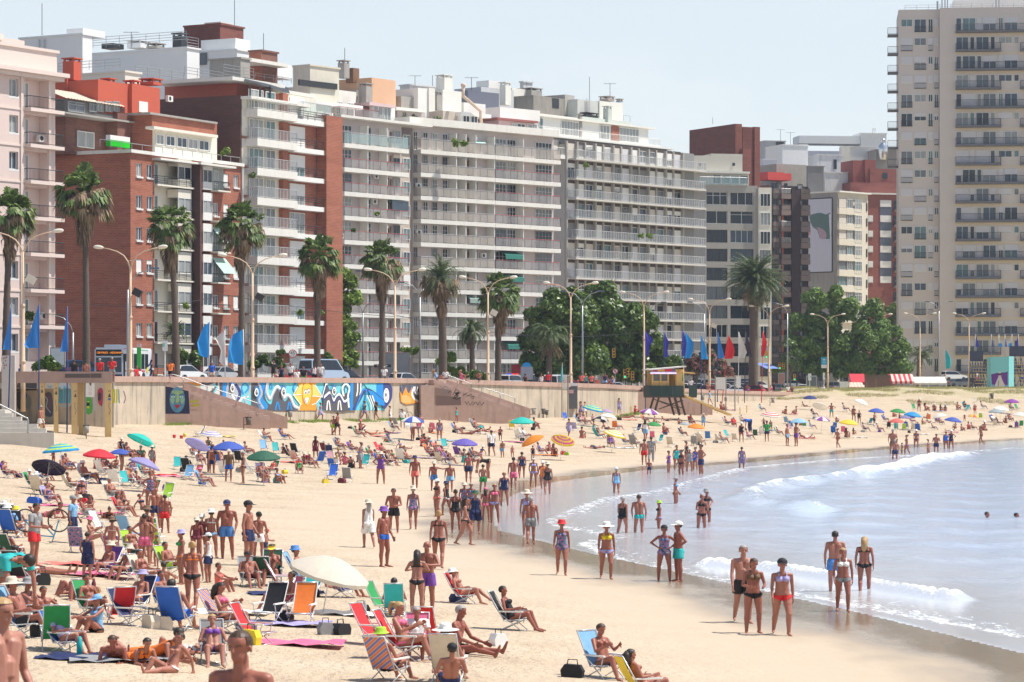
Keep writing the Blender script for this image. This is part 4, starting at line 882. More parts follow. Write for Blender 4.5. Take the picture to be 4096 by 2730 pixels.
for a, b in ((1350, 1368), (1388, 1412), (1492, 1528), (1532, 1560)): window(f, f.s(a, -3.5), f.s(b, -3.5), zt+.55, zt+2.7, -3.4, 2, 1, R.choice(GLASS[2:4]), frame=FR_W)
balcony(f, f.s(1330), f.s(1490), zt+.5, 1.1, .02, OFFW, 'red', .95)
chimney(f, 1377, 1398, 240, 312, -9, CONC); chimney(f, 1413, 1437, 272, 330, -9, pm('rusty_brown_metal', (.20, .11, .06), .7, .4, 4), False); chimney(f, 1465, 1490, 332, 415, -5, CONC)
m = MB(); o = -6.5; q = [(f.s(1487+k*113/14, o), f.z(1487, 310, o)) for k in range(15)]
a, b = f.s(1487, o), f.s(1602, o); zt1, zb1 = f.z(1487, 311, o), f.z(1487, 455, o); r = (b-a)
m.prism([(a, 6.5)]+[(a+r*.75+r*.25*sin(t), 6.5+r*.25*(1-cos(t))) for t in [pi/2*k/6 for k in range(7)]]+[(b, 6.5+r), (a, 6.5+r)], zb1, zt1); f.add('curved_roof_wall', m, pm('peach_plaster', (.66, .40, .25), .85, .08, .5), smooth=False)
f, z0 = white_block('long white balcony block with beige panels and stepped terraces, left of the grey block', 1650, 2214, 375, 43, 600, 2.9, 11, [1798, 1836, 1876, 1950, 2066],
 [(1652, 1668, 2, 2, 'd'), (1690, 1709, 2, 2, 'd'), (1727, 1747, 2, 2, 'd'), (1768, 1788, 2, 2, 'd'), (1806, 1826, 2, 2, 'd'), (1845, 1865, 2, 2, 'b'), (1884, 1908, 1, 1, 'w'), (1953, 2022, 5, 2, 'd'), (2026, 2060, 3, 2, 'd'), (2072, 2092, 2, 2, 'd'), (2140, 2205, 5, 2, 'd')], [(1652, 1950, 'beige'), (1951, 2212, 'red')], 'beige')
zt = z0+2.9
for px, k in ((1785, 7), (1670, 2), (1672, 4), (1930, 5)): ac(f, px, 600+93*k-42, .2)
for k, a, b in ((5, 1990, 2060), (6, 2005, 2064), (9, 2000, 2075), (7, 1848, 1925)):
 z = z0-k*2.9; m = MB(); m.quad((f.s(a), -.1, z+2.35), (f.s(b), -.1, z+2.35), (f.s(b), -1.45, z+1.85), (f.s(a), -1.45, z+1.85)); m.quad((f.s(a), -1.45, z+1.85), (f.s(b), -1.45, z+1.85), (f.s(b), -1.46, z+1.3), (f.s(a), -1.46, z+1.3)); f.add('awning', m, pm('bottle_green_awning', (.03, .19, .15), .8, .2) if k != 7 else pm('grey_green_awning', (.28, .38, .34), .8, .2))
m = MB(); fbox(m, -1.5, f.s(2214), -3, 1.0, zt+.2, zt+1.1); f.add('terrace_parapet', m, OFFW)
pbox(f, 'penthouse', 1590, 1700, 440, 492, -4, 5, WALLP, zt+1); pbox(f, 'penthouse_roof', 1585, 1705, 428, 440, -3.2, 6, OFFW); pbox(f, 'stone_wall', 1772, 1845, 443, 505, -2.5, 3, STONE); pbox(f, 'penthouse', 1845, 1912, 452, 545, -1.8, 5, WHITE); pbox(f, 'penthouse_roof', 1846, 1965, 448, 462, -1.5, 7, WHITE)
window(f, f.s(1849, -1.8), f.s(1876, -1.8), f.z(1849, 508, -1.8), f.z(1849, 462, -1.8), -1.7, 2); window(f, f.s(1881, -1.8), f.s(1908, -1.8), f.z(1881, 510, -1.8), f.z(1881, 464, -1.8), -1.7, 2)
pbox(f, 'roof_block', 1605, 1672, 385, 430, -6, 5, CONC); pbox(f, 'roof_block', 1672, 1716, 352, 480, -5.2, 7, WHITE); pbox(f, 'roof_block', 1716, 1740, 352, 470, -5, 7, OFFW); pbox(f, 'roof_block', 1770, 1846, 360, 445, -7, 6, OFFW); pbox(f, 'roof_block', 1855, 1942, 410, 460, -7, 6, WHITE)
chimney(f, 1778, 1811, 298, 362, -9, OFFW); chimney(f, 1748, 1768, 366, 440, -6, CONC)
pbox(f, 'roof_block', 1872, 1996, 362, 512, -9, 5, pm('slate_blue_grey_plaster', (.13, .14, .18), .85, .08, .5)); pbox(f, 'roof_block', 1924, 2055, 348, 420, -13, 5, pm('grey_corrugated_sheet', (.55, .56, .58), .5, .08)); chimney(f, 1955, 2002, 322, 352, -13, WHITE, False); chimney(f, 2022, 2044, 328, 420, -11, OFFW)
pbox(f, 'penthouse', 1995, 2150, 470, 530, -3.5, 6, pm('dusty_pink_plaster', (.62, .46, .46), .85), zt+1); pbox(f, 'penthouse_roof', 1990, 2152, 470, 478, -2.8, 7, pm('maroon_roof', (.30, .10, .09), .8)); pbox(f, 'roof_block', 2000, 2160, 428, 472, -5, 6, WHITE)
for a, b in ((2046, 2062), (2066, 2098), (2106, 2146)): window(f, f.s(a, -3.5), f.s(b, -3.5), f.z(a, 525, -3.5), f.z(a, 494, -3.5), -3.4, 2, 1, R.choice(GLASS[:3]))
m = MB(); o = -1.0; pts = [f.pt(x, y, o) for x, y in ((1853, 345), (1852, 385), (1922, 445), (1925, 505), (1963, 545), (1962, 570))]; m.ring_tube(pts, .22, 8); m.lathe([(.3, pts[0][2]-.1), (.34, pts[0][2]+.25), (.1, pts[0][2]+.4)], 8, pts[0][0], pts[0][1]); f.add('flue_pipe', m, pm('rusty_cream_pipe', (.66, .52, .40), .7, .25, 2), smooth=True)
for a, b, y0, y1, o in ((1900, 1990, 548, 590, -.6), (2050, 2100, 545, 600, -.4)): m = MB(); fbox(m, f.s(a, o), f.s(b, o), o-1, o, f.z(a, y1, o), f.z(a, y0, o)); f.add('glazed_veranda', m, GLASS[3])
m = MB(); o = .8; m.quad(f.pt(1878, 555, -.8), f.pt(1935, 558, -.8), f.pt(1943, 574, o), f.pt(1893, 572, o)); f.add('awning', m, pm('mint_awning', (.45, .72, .62), .8))
GREYC = pm('grey_beige_concrete', (.40, .375, .34), .88, .1, .7, streak=.2, streakcol=(.2, .18, .16)); GREYD = pm('dim_grey_render', (.25, .245, .245), .88, .1, .7)
SLABW = pm('pale_concrete_slab', (.54, .52, .48), .85, .1, 1, streak=.35, streakcol=(.3, .28, .24)); BRSH = SHUT[3]
f = frame('apartment_building', 'broad grey apartment block with glass railed balconies and stepped white top floors', 'building', 2262, 440, 38)
sE = f.s(2776, 0); FH = 2.92; z0 = f.z(2310, 632, 1.5)                   # top full-width balcony floor
wall(f, 0, sE, ZG, z0+2.6, [], GREYD, body=18)
sd = f.side(-.0, 18); m = MB(); fbox(m, 0, 18, .003, .3, ZG, z0+2.0); sd.add('side_wall', m, GREYC)
sF = f.s(2305, 1.5)
cols = [f.s(2262+37*k-k*k*.12) for k in range(14)]
for k in range(11):
 z = z0-k*FH
 balcony(f, sF, sE+1.2, z, 1.5, .26, SLABW, 'grey', 1.15, True, True)
 if k: b = balcony(f, .02, sF-.05, z, .35, .24, SLABW, 'bars', 1.05, False, False)
 for i in range(13):
  a, b = cols[i], cols[i+1]
  r = R.random(); m = MB(); fbox(m, a+.2, b-.1, .003, .06, z+2.2, z+FH-.26)
  f.add('shutter_box', m, BRSH)
  if r < .42: window(f, a+.25, b-.12, z+.03, z+2.2, .03, 2, 1, GLASS[2], FR_G, shut=.97, smat=R.choice(SHUT[:3]))
  elif r < .55: window(f, a+.25, b-.12, z+.03, z+2.2, .03, 2, 1, R.choice(GLASS), FR_W, shut=R.choice([.3, .5]), smat=SHUT[0])
  elif r < .85: window(f, a+.25, b-.12, z+.03, z+2.2, .03, R.choice([1, 2, 3]), 1, R.choice(GLASS[:2]+GLASS[3:5]), R.choice([FR_G, FR_W]))
for i in range(14): m = MB(); fbox(m, cols[i]-.1, cols[i]+.2, .003, .55 if i % 2 else .3, ZG, z0+2.5); f.add('column', m, GREYC)
for k, i in ((0, 2), (0, 4), (1, 3), (2, 5), (3, 6), (4, 9), (5, 5)): m = MB(); z = z0-k*FH; s = cols[i]+.4; fbox(m, s, s+.06, .1, 1.4, z, z+1.9); f.add('privacy_screen', m, GREYP)
def terrace(px0, px1, y_floor, ref, o, hgt, style, bmat, slab=.55):
 a, b = f.s(px0, o+1.3), f.s(px1, o+1.3); z = f.z(ref, y_floor, o+1.3)
 m = MB(); fbox(m, a, b-1.4, o-8, o, z, z+hgt); f.add('penthouse', m, bmat)
 b_ = balcony(f, a, b, z, o+1.3, slab, WHITE, style, 1.05, True, True, oi=o)
 m = MB(); fbox(m, a-.2, b-.3, o-8, o+.6, z+hgt, z+hgt+.25); f.add('terrace_roof', m, OFFW)
 return a, b, z
a, b, z = terrace(2206, 2716, 622, 2260, -1.2, 2.6, 'white', GREYD)
n = 11
for i in range(n):
 x0 = a+.6+(b-a-2.4)*i/n; x1 = x0+(b-a-2.4)/n-.25
 if i in (2, 3): window(f, x0, x1+.2, z+.05, z+2.4, -1.12, 4, 1, GLASS[3], FR_W)
 elif R.random() < .75: window(f, x0, x1, z+.05, z+2.3, -1.15, 2, 1, R.choice(GLASS), R.choice([FR_W, FR_G]), shut=R.choice([0, 0, .95]))
a, b, z = terrace(2160, 2642, 552, 2330, -3.2, 2.6, 'white', WHITE, .9)
for p0, p1, c in ((2156, 2170, 1), (2243, 2312, 6), (2398, 2436, 3), (2476, 2553, 6)): window(f, f.s(p0, -3.2), f.s(p1, -3.2), z+.3, z+2.4, -3.12, c, 1, R.choice([GLASS[2], GLASS[3]]), FR_W)
m = MB(); fbox(m, f.s(2446, -3.1), f.s(2474, -3.1), -3.1, -3.0, z, z+2.5); f.add('brick_panel', m, BRK)
pbox(f, 'roof_block', 2160, 2326, 455, 500, -4.2, 8, OFFW); pbox(f, 'roof_block', 2326, 2526, 466, 512, -4.4, 8, pm('pale_grey_green_plaster', (.52, .56, .51), .85, .06, .6))
pbox(f, 'roof_block', 2134, 2260, 381, 462, -9, 6, pm('blackened_concrete', (.26, .24, .21), .9, .35, .5, streak=.5, streakcol=(.04, .04, .04))); m = MB(); fbox(m, f.s(2210, -8.95), f.s(2236, -8.95), -8.98, -8.94, f.z(2210, 432, -8.95), f.z(2210, 393, -8.95)); f.add('roof_doorway', m, DARKM)
pbox(f, 'roof_block', 2260, 2298, 379, 462, -9, 6, GREYC); pbox(f, 'roof_block', 2048, 2126, 352, 420, -13, 6, OFFW); chimney(f, 2126, 2168, 350, 385, -12, CONC)
pbox(f, 'roof_block', 2310, 2398, 397, 470, -7.2, 5, pm('pale_grey_plaster', (.55, .55, .52), .85, .06, .6)); pbox(f, 'roof_block', 2398, 2492, 404, 486, -7.0, 5, OFFW); chimney(f, 2432, 2457, 384, 404, -9, pm('dusty_chimney', (.34, .28, .25), .85)); chimney(f, 2480, 2492, 395, 408, -7, CONC); chimney(f, 2433, 2448, 424, 500, -4, pm('pale_grey_green_plaster', (.5, .5, .5))); chimney(f, 2321, 2329, 456, 552, -3, CONC)
chimney(f, 2346, 2392, 449, 470, -6, DARKM); parapet_rail(f, 2493, 2520, 462, 484, -6, n=1)
m = MB(); o = -7.1; a, b = f.s(2343, o), f.s(2357, o); q0, q1 = f.z(2343, 448, o), f.z(2343, 392, o)
for s in (a, b): m.bar((s, -o-.08, q0), (s, -o-.08, q1), .03)
for k in range(9): m.bar((a, -o-.08, q0+(q1-q0)*k/9), (b, -o-.08, q0+(q1-q0)*k/9), .025)
f.add('roof_ladder', m, METAL)
f = frame('apartment_building', 'plain grey concrete block with rows of wide dark windows behind the date palm', 'building', 2822, 490, 76)
sE = f.s(3030); sE2 = f.s(3082); FH = 3.1; zt = f.z(2900, 742); r0 = f.z(2900, 820)
ops = []; K = [(2826, 2910), (2922, 3014)]
for k in range(11):
 for a, b in K: ops.append((f.s(a), f.s(b), r0-k*FH, r0-k*FH+2.1))
wall(f, 0, sE, ZG, zt, ops, GREYC, rev=.5, body=14)
for i, (a, b, c, d) in enumerate(ops): window(f, a, b, c, d, -.3, R.choice([2, 3, 4]), R.choice([1, 1, 2]), R.choice([GLASS[0], GLASS[0], GLASS[1], GLASS[4]]), R.choice([FR_D, FR_D, FR_W]) if i > 3 else FR_W)
m = MB(); fbox(m, sE+.02, sE2, -8, .5, ZG, zt-.3); f.add('bay_wall', m, CREAM)
for k in range(10): z = r0-k*FH; window(f, sE+.3, sE2-.2, z-.2, z+1.9, .53, 3, 1, R.choice(GLASS[:3]), R.choice([FR_D, FR_W]))
pbox(f, 'penthouse', 2736, 2995, 685, 742, -2.0, 8, pm('warm_grey_plaster', (.48, .45, .40), .85)); pbox(f, 'penthouse_roof', 2700, 3000, 682, 690, -1.2, 9, OFFW); pbox(f, 'roof_block', 2742, 2970, 622, 684, -3, 7, pm('cream_grey_plaster', (.56, .53, .46), .85, .06, .6)); pbox(f, 'roof_block', 2845, 2970, 615, 640, -3.2, 6, pm('cream_grey_plaster', (.5, .5, .5)))
for k in range(4): window(f, f.s(2850+36*k, -2), f.s(2884+36*k, -2), f.z(2850, 736, -2), f.z(2850, 700, -2), -1.95, 1, 1, R.choice([GLASS[3], GLASS[1]]))
balcony(f, f.s(2800, .2), f.s(2990, .2), zt+.02, .2, .1, GREYC, 'glass', 1.3, oi=-.4)
for px in (2795, 2930): m = MB(); fbox(m, f.s(px, -2.9), f.s(px+10, -2.9), -2.95, -2.88, f.z(px, 664, -2.9), f.z(px, 653, -2.9)); f.add('vent', m, DARKM)
DKB = brick('shaded_dull_red_brick', (.20, .055, .04), (.15, .04, .03), (.15, .07, .06)); DKB2 = brick('dull_red_brick', (.26, .075, .055), (.21, .06, .045), (.2, .1, .08))  # first is a darker copy: shade of the towers' left faces in its colour
f = frame('brick_tower', 'two plain red brown brick stair towers rising behind the grey block roof', 'building', 2945, 512, 62)
pbox(f, 'wall', 2945, 2968, 496, 700, 0, 4, DKB2, ZG); sdd = f.side(0, 9); m = MB(); fbox(m, -6, 9, .004, .2, ZG, f.z(2945, 496)); sdd.add('side_wall', m, DKB)
pbox(f, 'wall', 2970, 3018, 508, 800, -3, 6, DKB, ZG); pbox(f, 'wall', 3018, 3040, 508, 800, -2.8, 6, DKB2, ZG); pbox(f, 'wall', 2972, 3004, 596, 800, 1, 2, DKB2, ZG)
f = frame('apartment_building', 'dark brown brick block with brown panelled balconies and an orange stripe', 'building', 3076, 540, 60)
BRN = pm('brown_balcony_concrete', (.21, .155, .14), .8, .15, .8); DBR = brick('blackish_brown_brick', (.045, .02, .022), (.035, .016, .018), (.05, .03, .03))
FH = 2.95; zt = f.z(3076, 740)
sE = f.s(3150); m = MB(); fbox(m, 0, sE, -9, 0, ZG, zt); f.add('wall', m, BRKV)
m = MB(); fbox(m, sE+.02, f.s(3240), -9, -.5, ZG, f.z(3190, 745)); f.add('wall', m, DBR); m = MB(); fbox(m, f.s(3152), f.s(3186), -.48, 1.2, ZG, f.z(3170, 762)); f.add('pier', m, DBR)
m = MB(); fbox(m, f.s(3126), f.s(3134), .003, .08, ZG, zt-2); f.add('orange_stripe', m, pm('orange_red_tile', (.55, .13, .05), .8, .15, 3))
for k in range(12):
 z = zt-1.6-k*FH
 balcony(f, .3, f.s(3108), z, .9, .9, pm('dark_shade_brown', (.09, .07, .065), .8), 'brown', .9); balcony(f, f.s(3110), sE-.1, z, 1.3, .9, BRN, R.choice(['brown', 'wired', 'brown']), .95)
 balcony(f, f.s(3188), f.s(3238, 1), z+.1, 1.3, .95, BRN, 'brown', .95)
 window(f, f.s(3110)+.1, f.s(3125), z+.03, z+2, .04, 1, 1, R.choice(GLASS), FR_D); window(f, f.s(3136), sE-.05, z+.03, z+2, .04, 2, 1, R.choice(GLASS[:2]), FR_D); window(f, f.s(3196), f.s(3216), z+.1, z+2, -.45, 1, 1, R.choice(GLASS[1:4]), FR_D); window(f, .4, f.s(3106), z+.1, z+2, .04, 2, 1, GLASS[0], FR_D)
RED = pm('bright_red_paint', (.62, .07, .06), .7, .08, .6)
pbox(f, 'red_roof_screen', 3072, 3136, 688, 720, -1, 3, RED); pbox(f, 'red_roof_screen', 3136, 3166, 694, 722, -2, 3, RED); pbox(f, 'roof_block', 3106, 3226, 656, 745, -5, 6, CONC)
f = frame('apartment_building', 'cream cornered block whose grey side wall carries a tall pale painted hoarding', 'building', 3352, 580, 42)
CRM2 = pm('warm_cream_plaster', (.70, .64, .53), .85, .08, .6, streak=.2, streakcol=(.3, .27, .22)); CW = pm('stained_grey_concrete_wall', (.33, .30, .28), .9, .2, .35, streak=.5, streakcol=(.09, .085, .08))
zt = f.z(3352, 770); FH = 3.0; sC = f.s(3384); sD = f.s(3442); sE = f.s(3472)
m = MB(); fbox(m, 0, sE, -22, -.02, ZG, zt); f.add('wall', m, CRM2)
sd = f.side(0, 22); m = MB(); fbox(m, 0, 22, .004, .15, ZG, zt); sd.add('side_wall', m, CW)
b0, b1 = sd.s(3213, .2), sd.s(3328, .2); q0, q1 = sd.z(3328, 1088, .2), sd.z(3328, 793, .2)
m = MB(); fbox(m, b0-1, b1, .152, .3, q0, q1); bo = sd.add('hoarding', m, pm('pale_lilac_hoarding', (.58, .57, .66), .8, .05, .4))
bp = Paint(sd, lambda x, y: (3072+.4464*x, 600+.4464*y), .31)
bp.poly([(370, 600), (410, 575), (470, 565), (520, 580), (560, 570), (566, 700), (560, 795), (470, 795), (440, 720), (400, 690)], (.10, .17, .16), 3); bp.poly([(320, 580), (355, 590), (375, 700), (380, 760), (340, 772), (318, 720)], (.62, .26, .32), 3); bp.poly([(400, 690), (440, 700), (470, 795), (520, 795), (520, 740), (470, 700)], (.45, .30, .36), 2)
bp.line([(330, 752), (338, 745), (342, 758), (332, 764), (328, 752)], 8, (.8, .75, .78), 0); bp.poly([(385, 770), (420, 735), (455, 755), (465, 800), (560, 800), (560, 830), (380, 830)], (.58, .57, .66)); bp.poly([(545, 580), (566, 570), (566, 800), (556, 800)], (.70, .70, .76)); bp.done('hoarding_picture')
m = MB(); fr = [(b0-1.05, q0), (b1+.05, q0), (b1+.05, q1), (b0-1.05, q1)]
for k in range(4): m.bar((fr[k][0], -.25, fr[k][1]), (fr[(k+1) % 4][0], -.25, fr[(k+1) % 4][1]), .12)
sd.add('hoarding_frame', m, DARKM)
for k in range(8):
 z = zt-1.2-k*FH-1.75
 m = MB(); fbox(m, -.2, sD, -.01, .45, z-1.25, z-.02); f.add('balcony_band', m, CRM2)
 window(f, .1, sC-.1, z, z+1.7, .1, 2, 1, R.choice(GLASS[2:5]), FR_G, shut=R.choice([0, .95]), smat=SHUT[1]); window(f, sC+.1, sC+1.9, z, z+1.75, .25, 3, 1, R.choice(GLASS[2:5]), FR_W); window(f, sC+2.3, sD-.2, z-.6, z+1.75, .455, 4, 2, R.choice(GLASS[2:5]), FR_W)
 window(f, sD+1.9, sE-.3, z-.3, z+1.3, .05, 1, 1, R.choice(GLASS), FR_D)
m = MB(); fbox(m, -.3, sE+.3, -22, .6, zt, zt+.3); f.add('coping', m, OFFW)
f = frame('apartment_building', 'dull red brick block with slate blue panels between stacked white shutters', 'building', 3470, 600, 72)
RB = brick('dusty_red_brick', (.30, .085, .065), (.26, .07, .055), (.26, .12, .09)); zt = f.z(3470, 778); FH = 3.05
wall(f, 0, f.s(3640), ZG, zt, [], RB, body=9)
for k in range(9):
 z = f.z(3500, 828)-k*FH
 if k < 6: window(f, f.s(3520), f.s(3564), z, z+1.35, .06, 2, 1, GLASS[2], FR_W, shut=.97, smat=SHUT[0])
 if k < 5: m = MB(); fbox(m, f.s(3519), f.s(3566), .003, .08, z-1.75, z-.05); f.add('slate_panel', m, pm('slate_blue_panel', (.10, .115, .16), .7))
 if 0 < k < 6: window(f, f.s(3472), f.s(3491), z, z+1.3, .06, 2, 1, GLASS[2], FR_W, shut=.9, smat=SHUT[0])
 balcony(f, f.s(3572), f.s(3610), z-.6, .8, .4, BRN, 'dark', .9); window(f, f.s(3574), f.s(3600), z-.5, z+1.3, .06, 1, 1, GLASS[0], FR_D)
m = MB(); fbox(m, 0, f.s(3640), -9, .4, zt, zt+.3); f.add('coping', m, OFFW)
pbox(f, 'penthouse', 3402, 3640, 730, 785, -3, 8, RB); pbox(f, 'penthouse', 3412, 3460, 642, 735, -4.5, 6, pm('maroon_render', (.27, .075, .06), .85)); pbox(f, 'penthouse', 3460, 3502, 640, 735, -4, 6, pm('maroon_render', (.5, .5, .5))); pbox(f, 'penthouse', 3480, 3640, 675, 735, -3.6, 6, RB); m = MB(); fbox(m, f.s(3530, -3.5), f.s(3550, -3.5), -3.55, -3.5, f.z(3530, 715, -3.5), f.z(3530, 692, -3.5)); f.add('roof_window', m, GLASS[0])
f = frame('tower_block', 'tall beige apartment tower with dark railed balconies on the right edge', 'building', 3594, 540, 96)
BEI = pm('beige_tower_plaster', (.62, .55, .505), .88, .05, .3, streak=.08, streakcol=(.35, .28, .22)); BEI2 = pm('warm_bounce_plaster', (.66, .56, .44), .88, .05)  # second plaster's ochre imitates warm light reflected under the slabs
sA = f.s(3757); sB = f.s(3820); sE = f.s(4230); zt = f.z(3600, 40); ztR = f.z(3900, 35); FH = 3.39
m = MB(); fbox(m, 0, sA, -16, 0, ZG, zt); f.add('wall', m, BEI); m = MB(); fbox(m, sA+.02, sE, -16, 1.6, ZG, ztR); f.add('wall', m, BEI)
zf0 = f.z(3900, 125, 1.6)
def bay(a, b, z, tall, dk):
 w_ = b-a
 g = R.choice(GLASS); sh = R.choice([0, 0, .45, .95, .97])
 window(f, a, b, z if tall else z+1.0, z+2.35, .05, 2, 1, g, FR_W, shut=sh, smat=SHUT[2])
 if tall: m = MB(); fbox(m, a, b, .06, .2, z, z+.06); b_ = f.add('balcony', m, DARKM); railing(f, b_, a+.02, b-.02, .2, z, 1.0, 'dark', False, False)
for k in range(19):
 z = zf0-k*FH
 if z < ZG: break
 q = R.random() < .5
 window_z = z+.1
 bay(f.s(3604), f.s(3650), window_z, q, 1); bay(f.s(3657), f.s(3705), window_z, not q, 1); q2 = R.random() < .5
 bay(f.s(3713), f.s(3731), window_z, q2, 1); bay(f.s(3737), f.s(3754), window_z, not q2, 1)
 lim = 4100 if k % 2 == 0 else 4005
 o = 1.6
 balcony(f, f.s(3822, o), f.s(lim, o+1.2)+(3 if k % 2 == 0 else 0), z, o+1.25, .35, pm('dark_slab_edge', (.15, .145, .16), .8, .15, 1), 'dark', 1.15, oi=o)
 for j, (a, b, c) in enumerate([(3824, 3846, 1), (3850, 3902, 2), (3908, 3926, 1), (3932, 3984, 2)] if k % 2 == 0 else [(3824, 3874, 2), (3880, 3898, 1), (3904, 3956, 2), (3962, 3980, 1)]):
  window(f, f.s(a, o), f.s(b, o), z+.03, z+2.35, o+.05, c, 1, R.choice(GLASS), FR_W, shut=R.choice([0, 0, 0, .5, .97]), smat=SHUT[2])
 if k % 2 == 0:
  for a, b in ((3994, 4012), (4018, 4070)): window(f, f.s(a, o), f.s(b, o), z+.03, z+2.35, o+.05, 2, 1, R.choice(GLASS), FR_W, shut=R.choice([0, .4, .97]), smat=SHUT[2])
 else:
  window(f, f.s(3994, o), f.s(4048, o), z+1.1, z+2.3, o+.05, 2, 1, R.choice(GLASS), FR_W, shut=R.choice([0, .9]), smat=SHUT[2]); window(f, f.s(4056, o), f.s(4076, o), z+1.1, z+2.3, o+.05, 1, 1, R.choice(GLASS), FR_W)
  balcony(f, f.s(4080, o), f.s(4140, o), z, o+1.2, .35, pm('dark_slab_edge', (.1, .1, .1)), 'dark', 1.15, oi=o)
 if k < 8: m = MB(); fbox(m, -1.9, -.02, -4.5, -1.5, z-.3, z-.02); b_ = f.add('balcony', m, pm('dark_slab_edge', (.1, .1, .1))); railing(f, b_, -1.85, -.05, -1.5, z, 1.15, 'dark', True, False, -4.5)
 m = MB(); fbox(m, f.s(3822, o), sE, o+.003, o+.04, z-.85, z-.36); f.add('bounce_light_band', m, BEI2)  # flat band with the warm reflected light put into its colour
pbox(f, 'roof_block', 3812, 4100, 2, 40, -3, 7, WHITE); parapet_rail(f, 3620, 3760, 22, 42, -2, n=2); parapet_rail(f, 3760, 4096, 18, 36, 1, n=2)
for px, y in ((3750, 6), (3768, -4), (3780, -8), (3790, 0), (3984, -10), (3996, -6)): s = f.s(px, -1); m = MB(); m.bar((s, 1, zt), (s, 1, f.z(px, y, -1)), .2 if px == 3750 else .12, 6); f.add('roof_mast', m, METAL)
WALLW = pm('whitewashed_render', (.80, .80, .79), .85, .05, .5, streak=.08, streakcol=(.55, .54, .52)); WALLS = pm('stained_white_render', (.70, .70, .70), .88, .1, .5, streak=.45, streakcol=(.2, .2, .2))
def rear(label, pxl, pxc, pxr, yt, D, mat, mat2=None, ang=30, dep=None, name='building', zb=4.2):
 f = frame(name, label, 'building', pxc, D, ang); s1 = f.s(pxr); z = f.z(pxc, yt)
 if dep is None:
  lo, hi = .5, 80
  for _ in range(40):
   md = (lo+hi)/2; q = f.W @ Vector((0, md, 0)); lo, hi = (md, hi) if CX+F*q.x/q.y > pxl else (lo, md)
  dep = lo
 m = MB(); fbox(m, 0, s1, -dep, 0, zb, z); f.add('wall', m, mat)
 if mat2: sd = f.side(0, dep); m = MB(); fbox(m, 0, dep, .004, .1, zb, z-.02); sd.add('end_wall', m, mat2)
 m = MB(); fbox(m, -.15, s1+.15, -dep-.15, .15, z, z+.2); f.add('coping', m, mat)
 return f, f.side(0, dep), z, dep
f, sd, z, dp = rear('white windowless building with a taller pier behind the pink block', 80, 330, 368, 140, 335, WALLW)
pbox(sd, 'roof_pier', 266, 332, 118, 145, -1, 4, WALLW); m = MB()
for px in (158, 178): s = sd.s(px, .15); m.bar((s, -.2, sd.z(px, 220, .1)), (s, -.2, sd.z(px, 158, .1)), .09)
sd.add('downpipe', m, METAL)
f, sd, z, dp = rear('long white rooftop building with railings, tank and chimneys', 366, 748, 798, 194, 345, WALLW)
parapet_rail(sd, 372, 745, 152, 194, -.5, n=4); parapet_rail(f, 750, 794, 148, 192, -.3, n=4); chimney(sd, 508, 562, 163, 194, -3, WALLW); chimney(sd, 585, 628, 174, 194, -2, CONC); chimney(sd, 690, 725, 133, 192, -3, DARKM); m = MB(); fbox(m, sd.s(406, -2), sd.s(454, -2), -4, -2, sd.z(406, 196, -2), sd.z(406, 176, -2)); sd.add('roof_tank', m, DARKM)
f, sd, z, dp = rear('low cream rooftop storey with railing behind the red penthouse', 232, 500, 562, 290, 322, pm('cream_render', (.74, .69, .60), .85, .06), ang=32)
parapet_rail(sd, 235, 480, 254, 290, -.3, n=3); parapet_rail(f, 540, 735, 262, 300, -.3, n=3)
f, sd, z, dp = rear('dark maroon brick stair tower with a white door on the skyline', 738, 882, 974, 100, 360, DKB2, DKB, ang=30)
chimney(f, 862+20, 925, 88, 100, -1, OFFW); m = MB(); fbox(m, sd.s(834, .1), sd.s(860, .1), .11, .2, sd.z(834, 200, .1), sd.z(834, 162, .1)); sd.add('door', m, WHITE)
f, sd, z, dp = rear('white stepped rooftop building with a tall block of glass bricks', 795, 948, 1000, 202, 352, WALLW); pbox(f, 'roof_block', 942, 1000, 153, 235, -1, 5, WALLW); m = MB(); fbox(m, sd.s(796, .1), sd.s(828, .1), .1, .2, sd.z(796, 262, .1), sd.z(796, 215, .1)); sd.add('glass_brick_window', m, GLASS[4])
f, sd, z, dp = rear('low grey rendered rooftop storey with curved railing', 838, 962, 1000, 236, 340, CONC); parapet_rail(f, 895, 1015, 258, 310, 3, n=4); parapet_rail(f, 738, 890, 268, 304, 2, n=3)
f, sd, z, dp = rear('brown brick rooftop house with an overhanging white slab', 998, 1048, 1110, 206, 348, BRKV, BRK); pbox(f, 'roof_slab', 1000, 1152, 232, 246, 1.5, 4, OFFW, None); pbox(f, 'roof_block', 1108, 1168, 254, 310, -2, 5, WALLW); parapet_rail(f, 1020, 1166, 292, 312, .8, n=2)
f, sd, z, dp = rear('cream water tank house on posts with rust stains', 1172, 1240, 1356, 264, 362, pm('stained_cream_render', (.66, .62, .52), .88, .1, .6, streak=.35, streakcol=(.3, .24, .17)), ang=38); m = MB(); fbox(m, f.s(1198, .3), f.s(1350, .3), .05, .3, f.z(1198, 342, .3), f.z(1198, 318, .3)); f.add('opening_shade', m, DARKM)  # solid dark slab stands in for the shade of an opening
f, sd, z, dp = rear('low pale building behind the peach curved wall', 1600, 1640, 1790, 342, 430, WALLS, ang=45)
f, sd, z, dp = rear('white roof house beside the slate grey wall', 2080, 2094, 2130, 330, 470, WALLS, ang=50)
f, sd, z, dp = rear('white house with satellite dishes on the right skyline', 3072, 3130, 3232, 582, 610, WALLW, ang=70, dep=8)
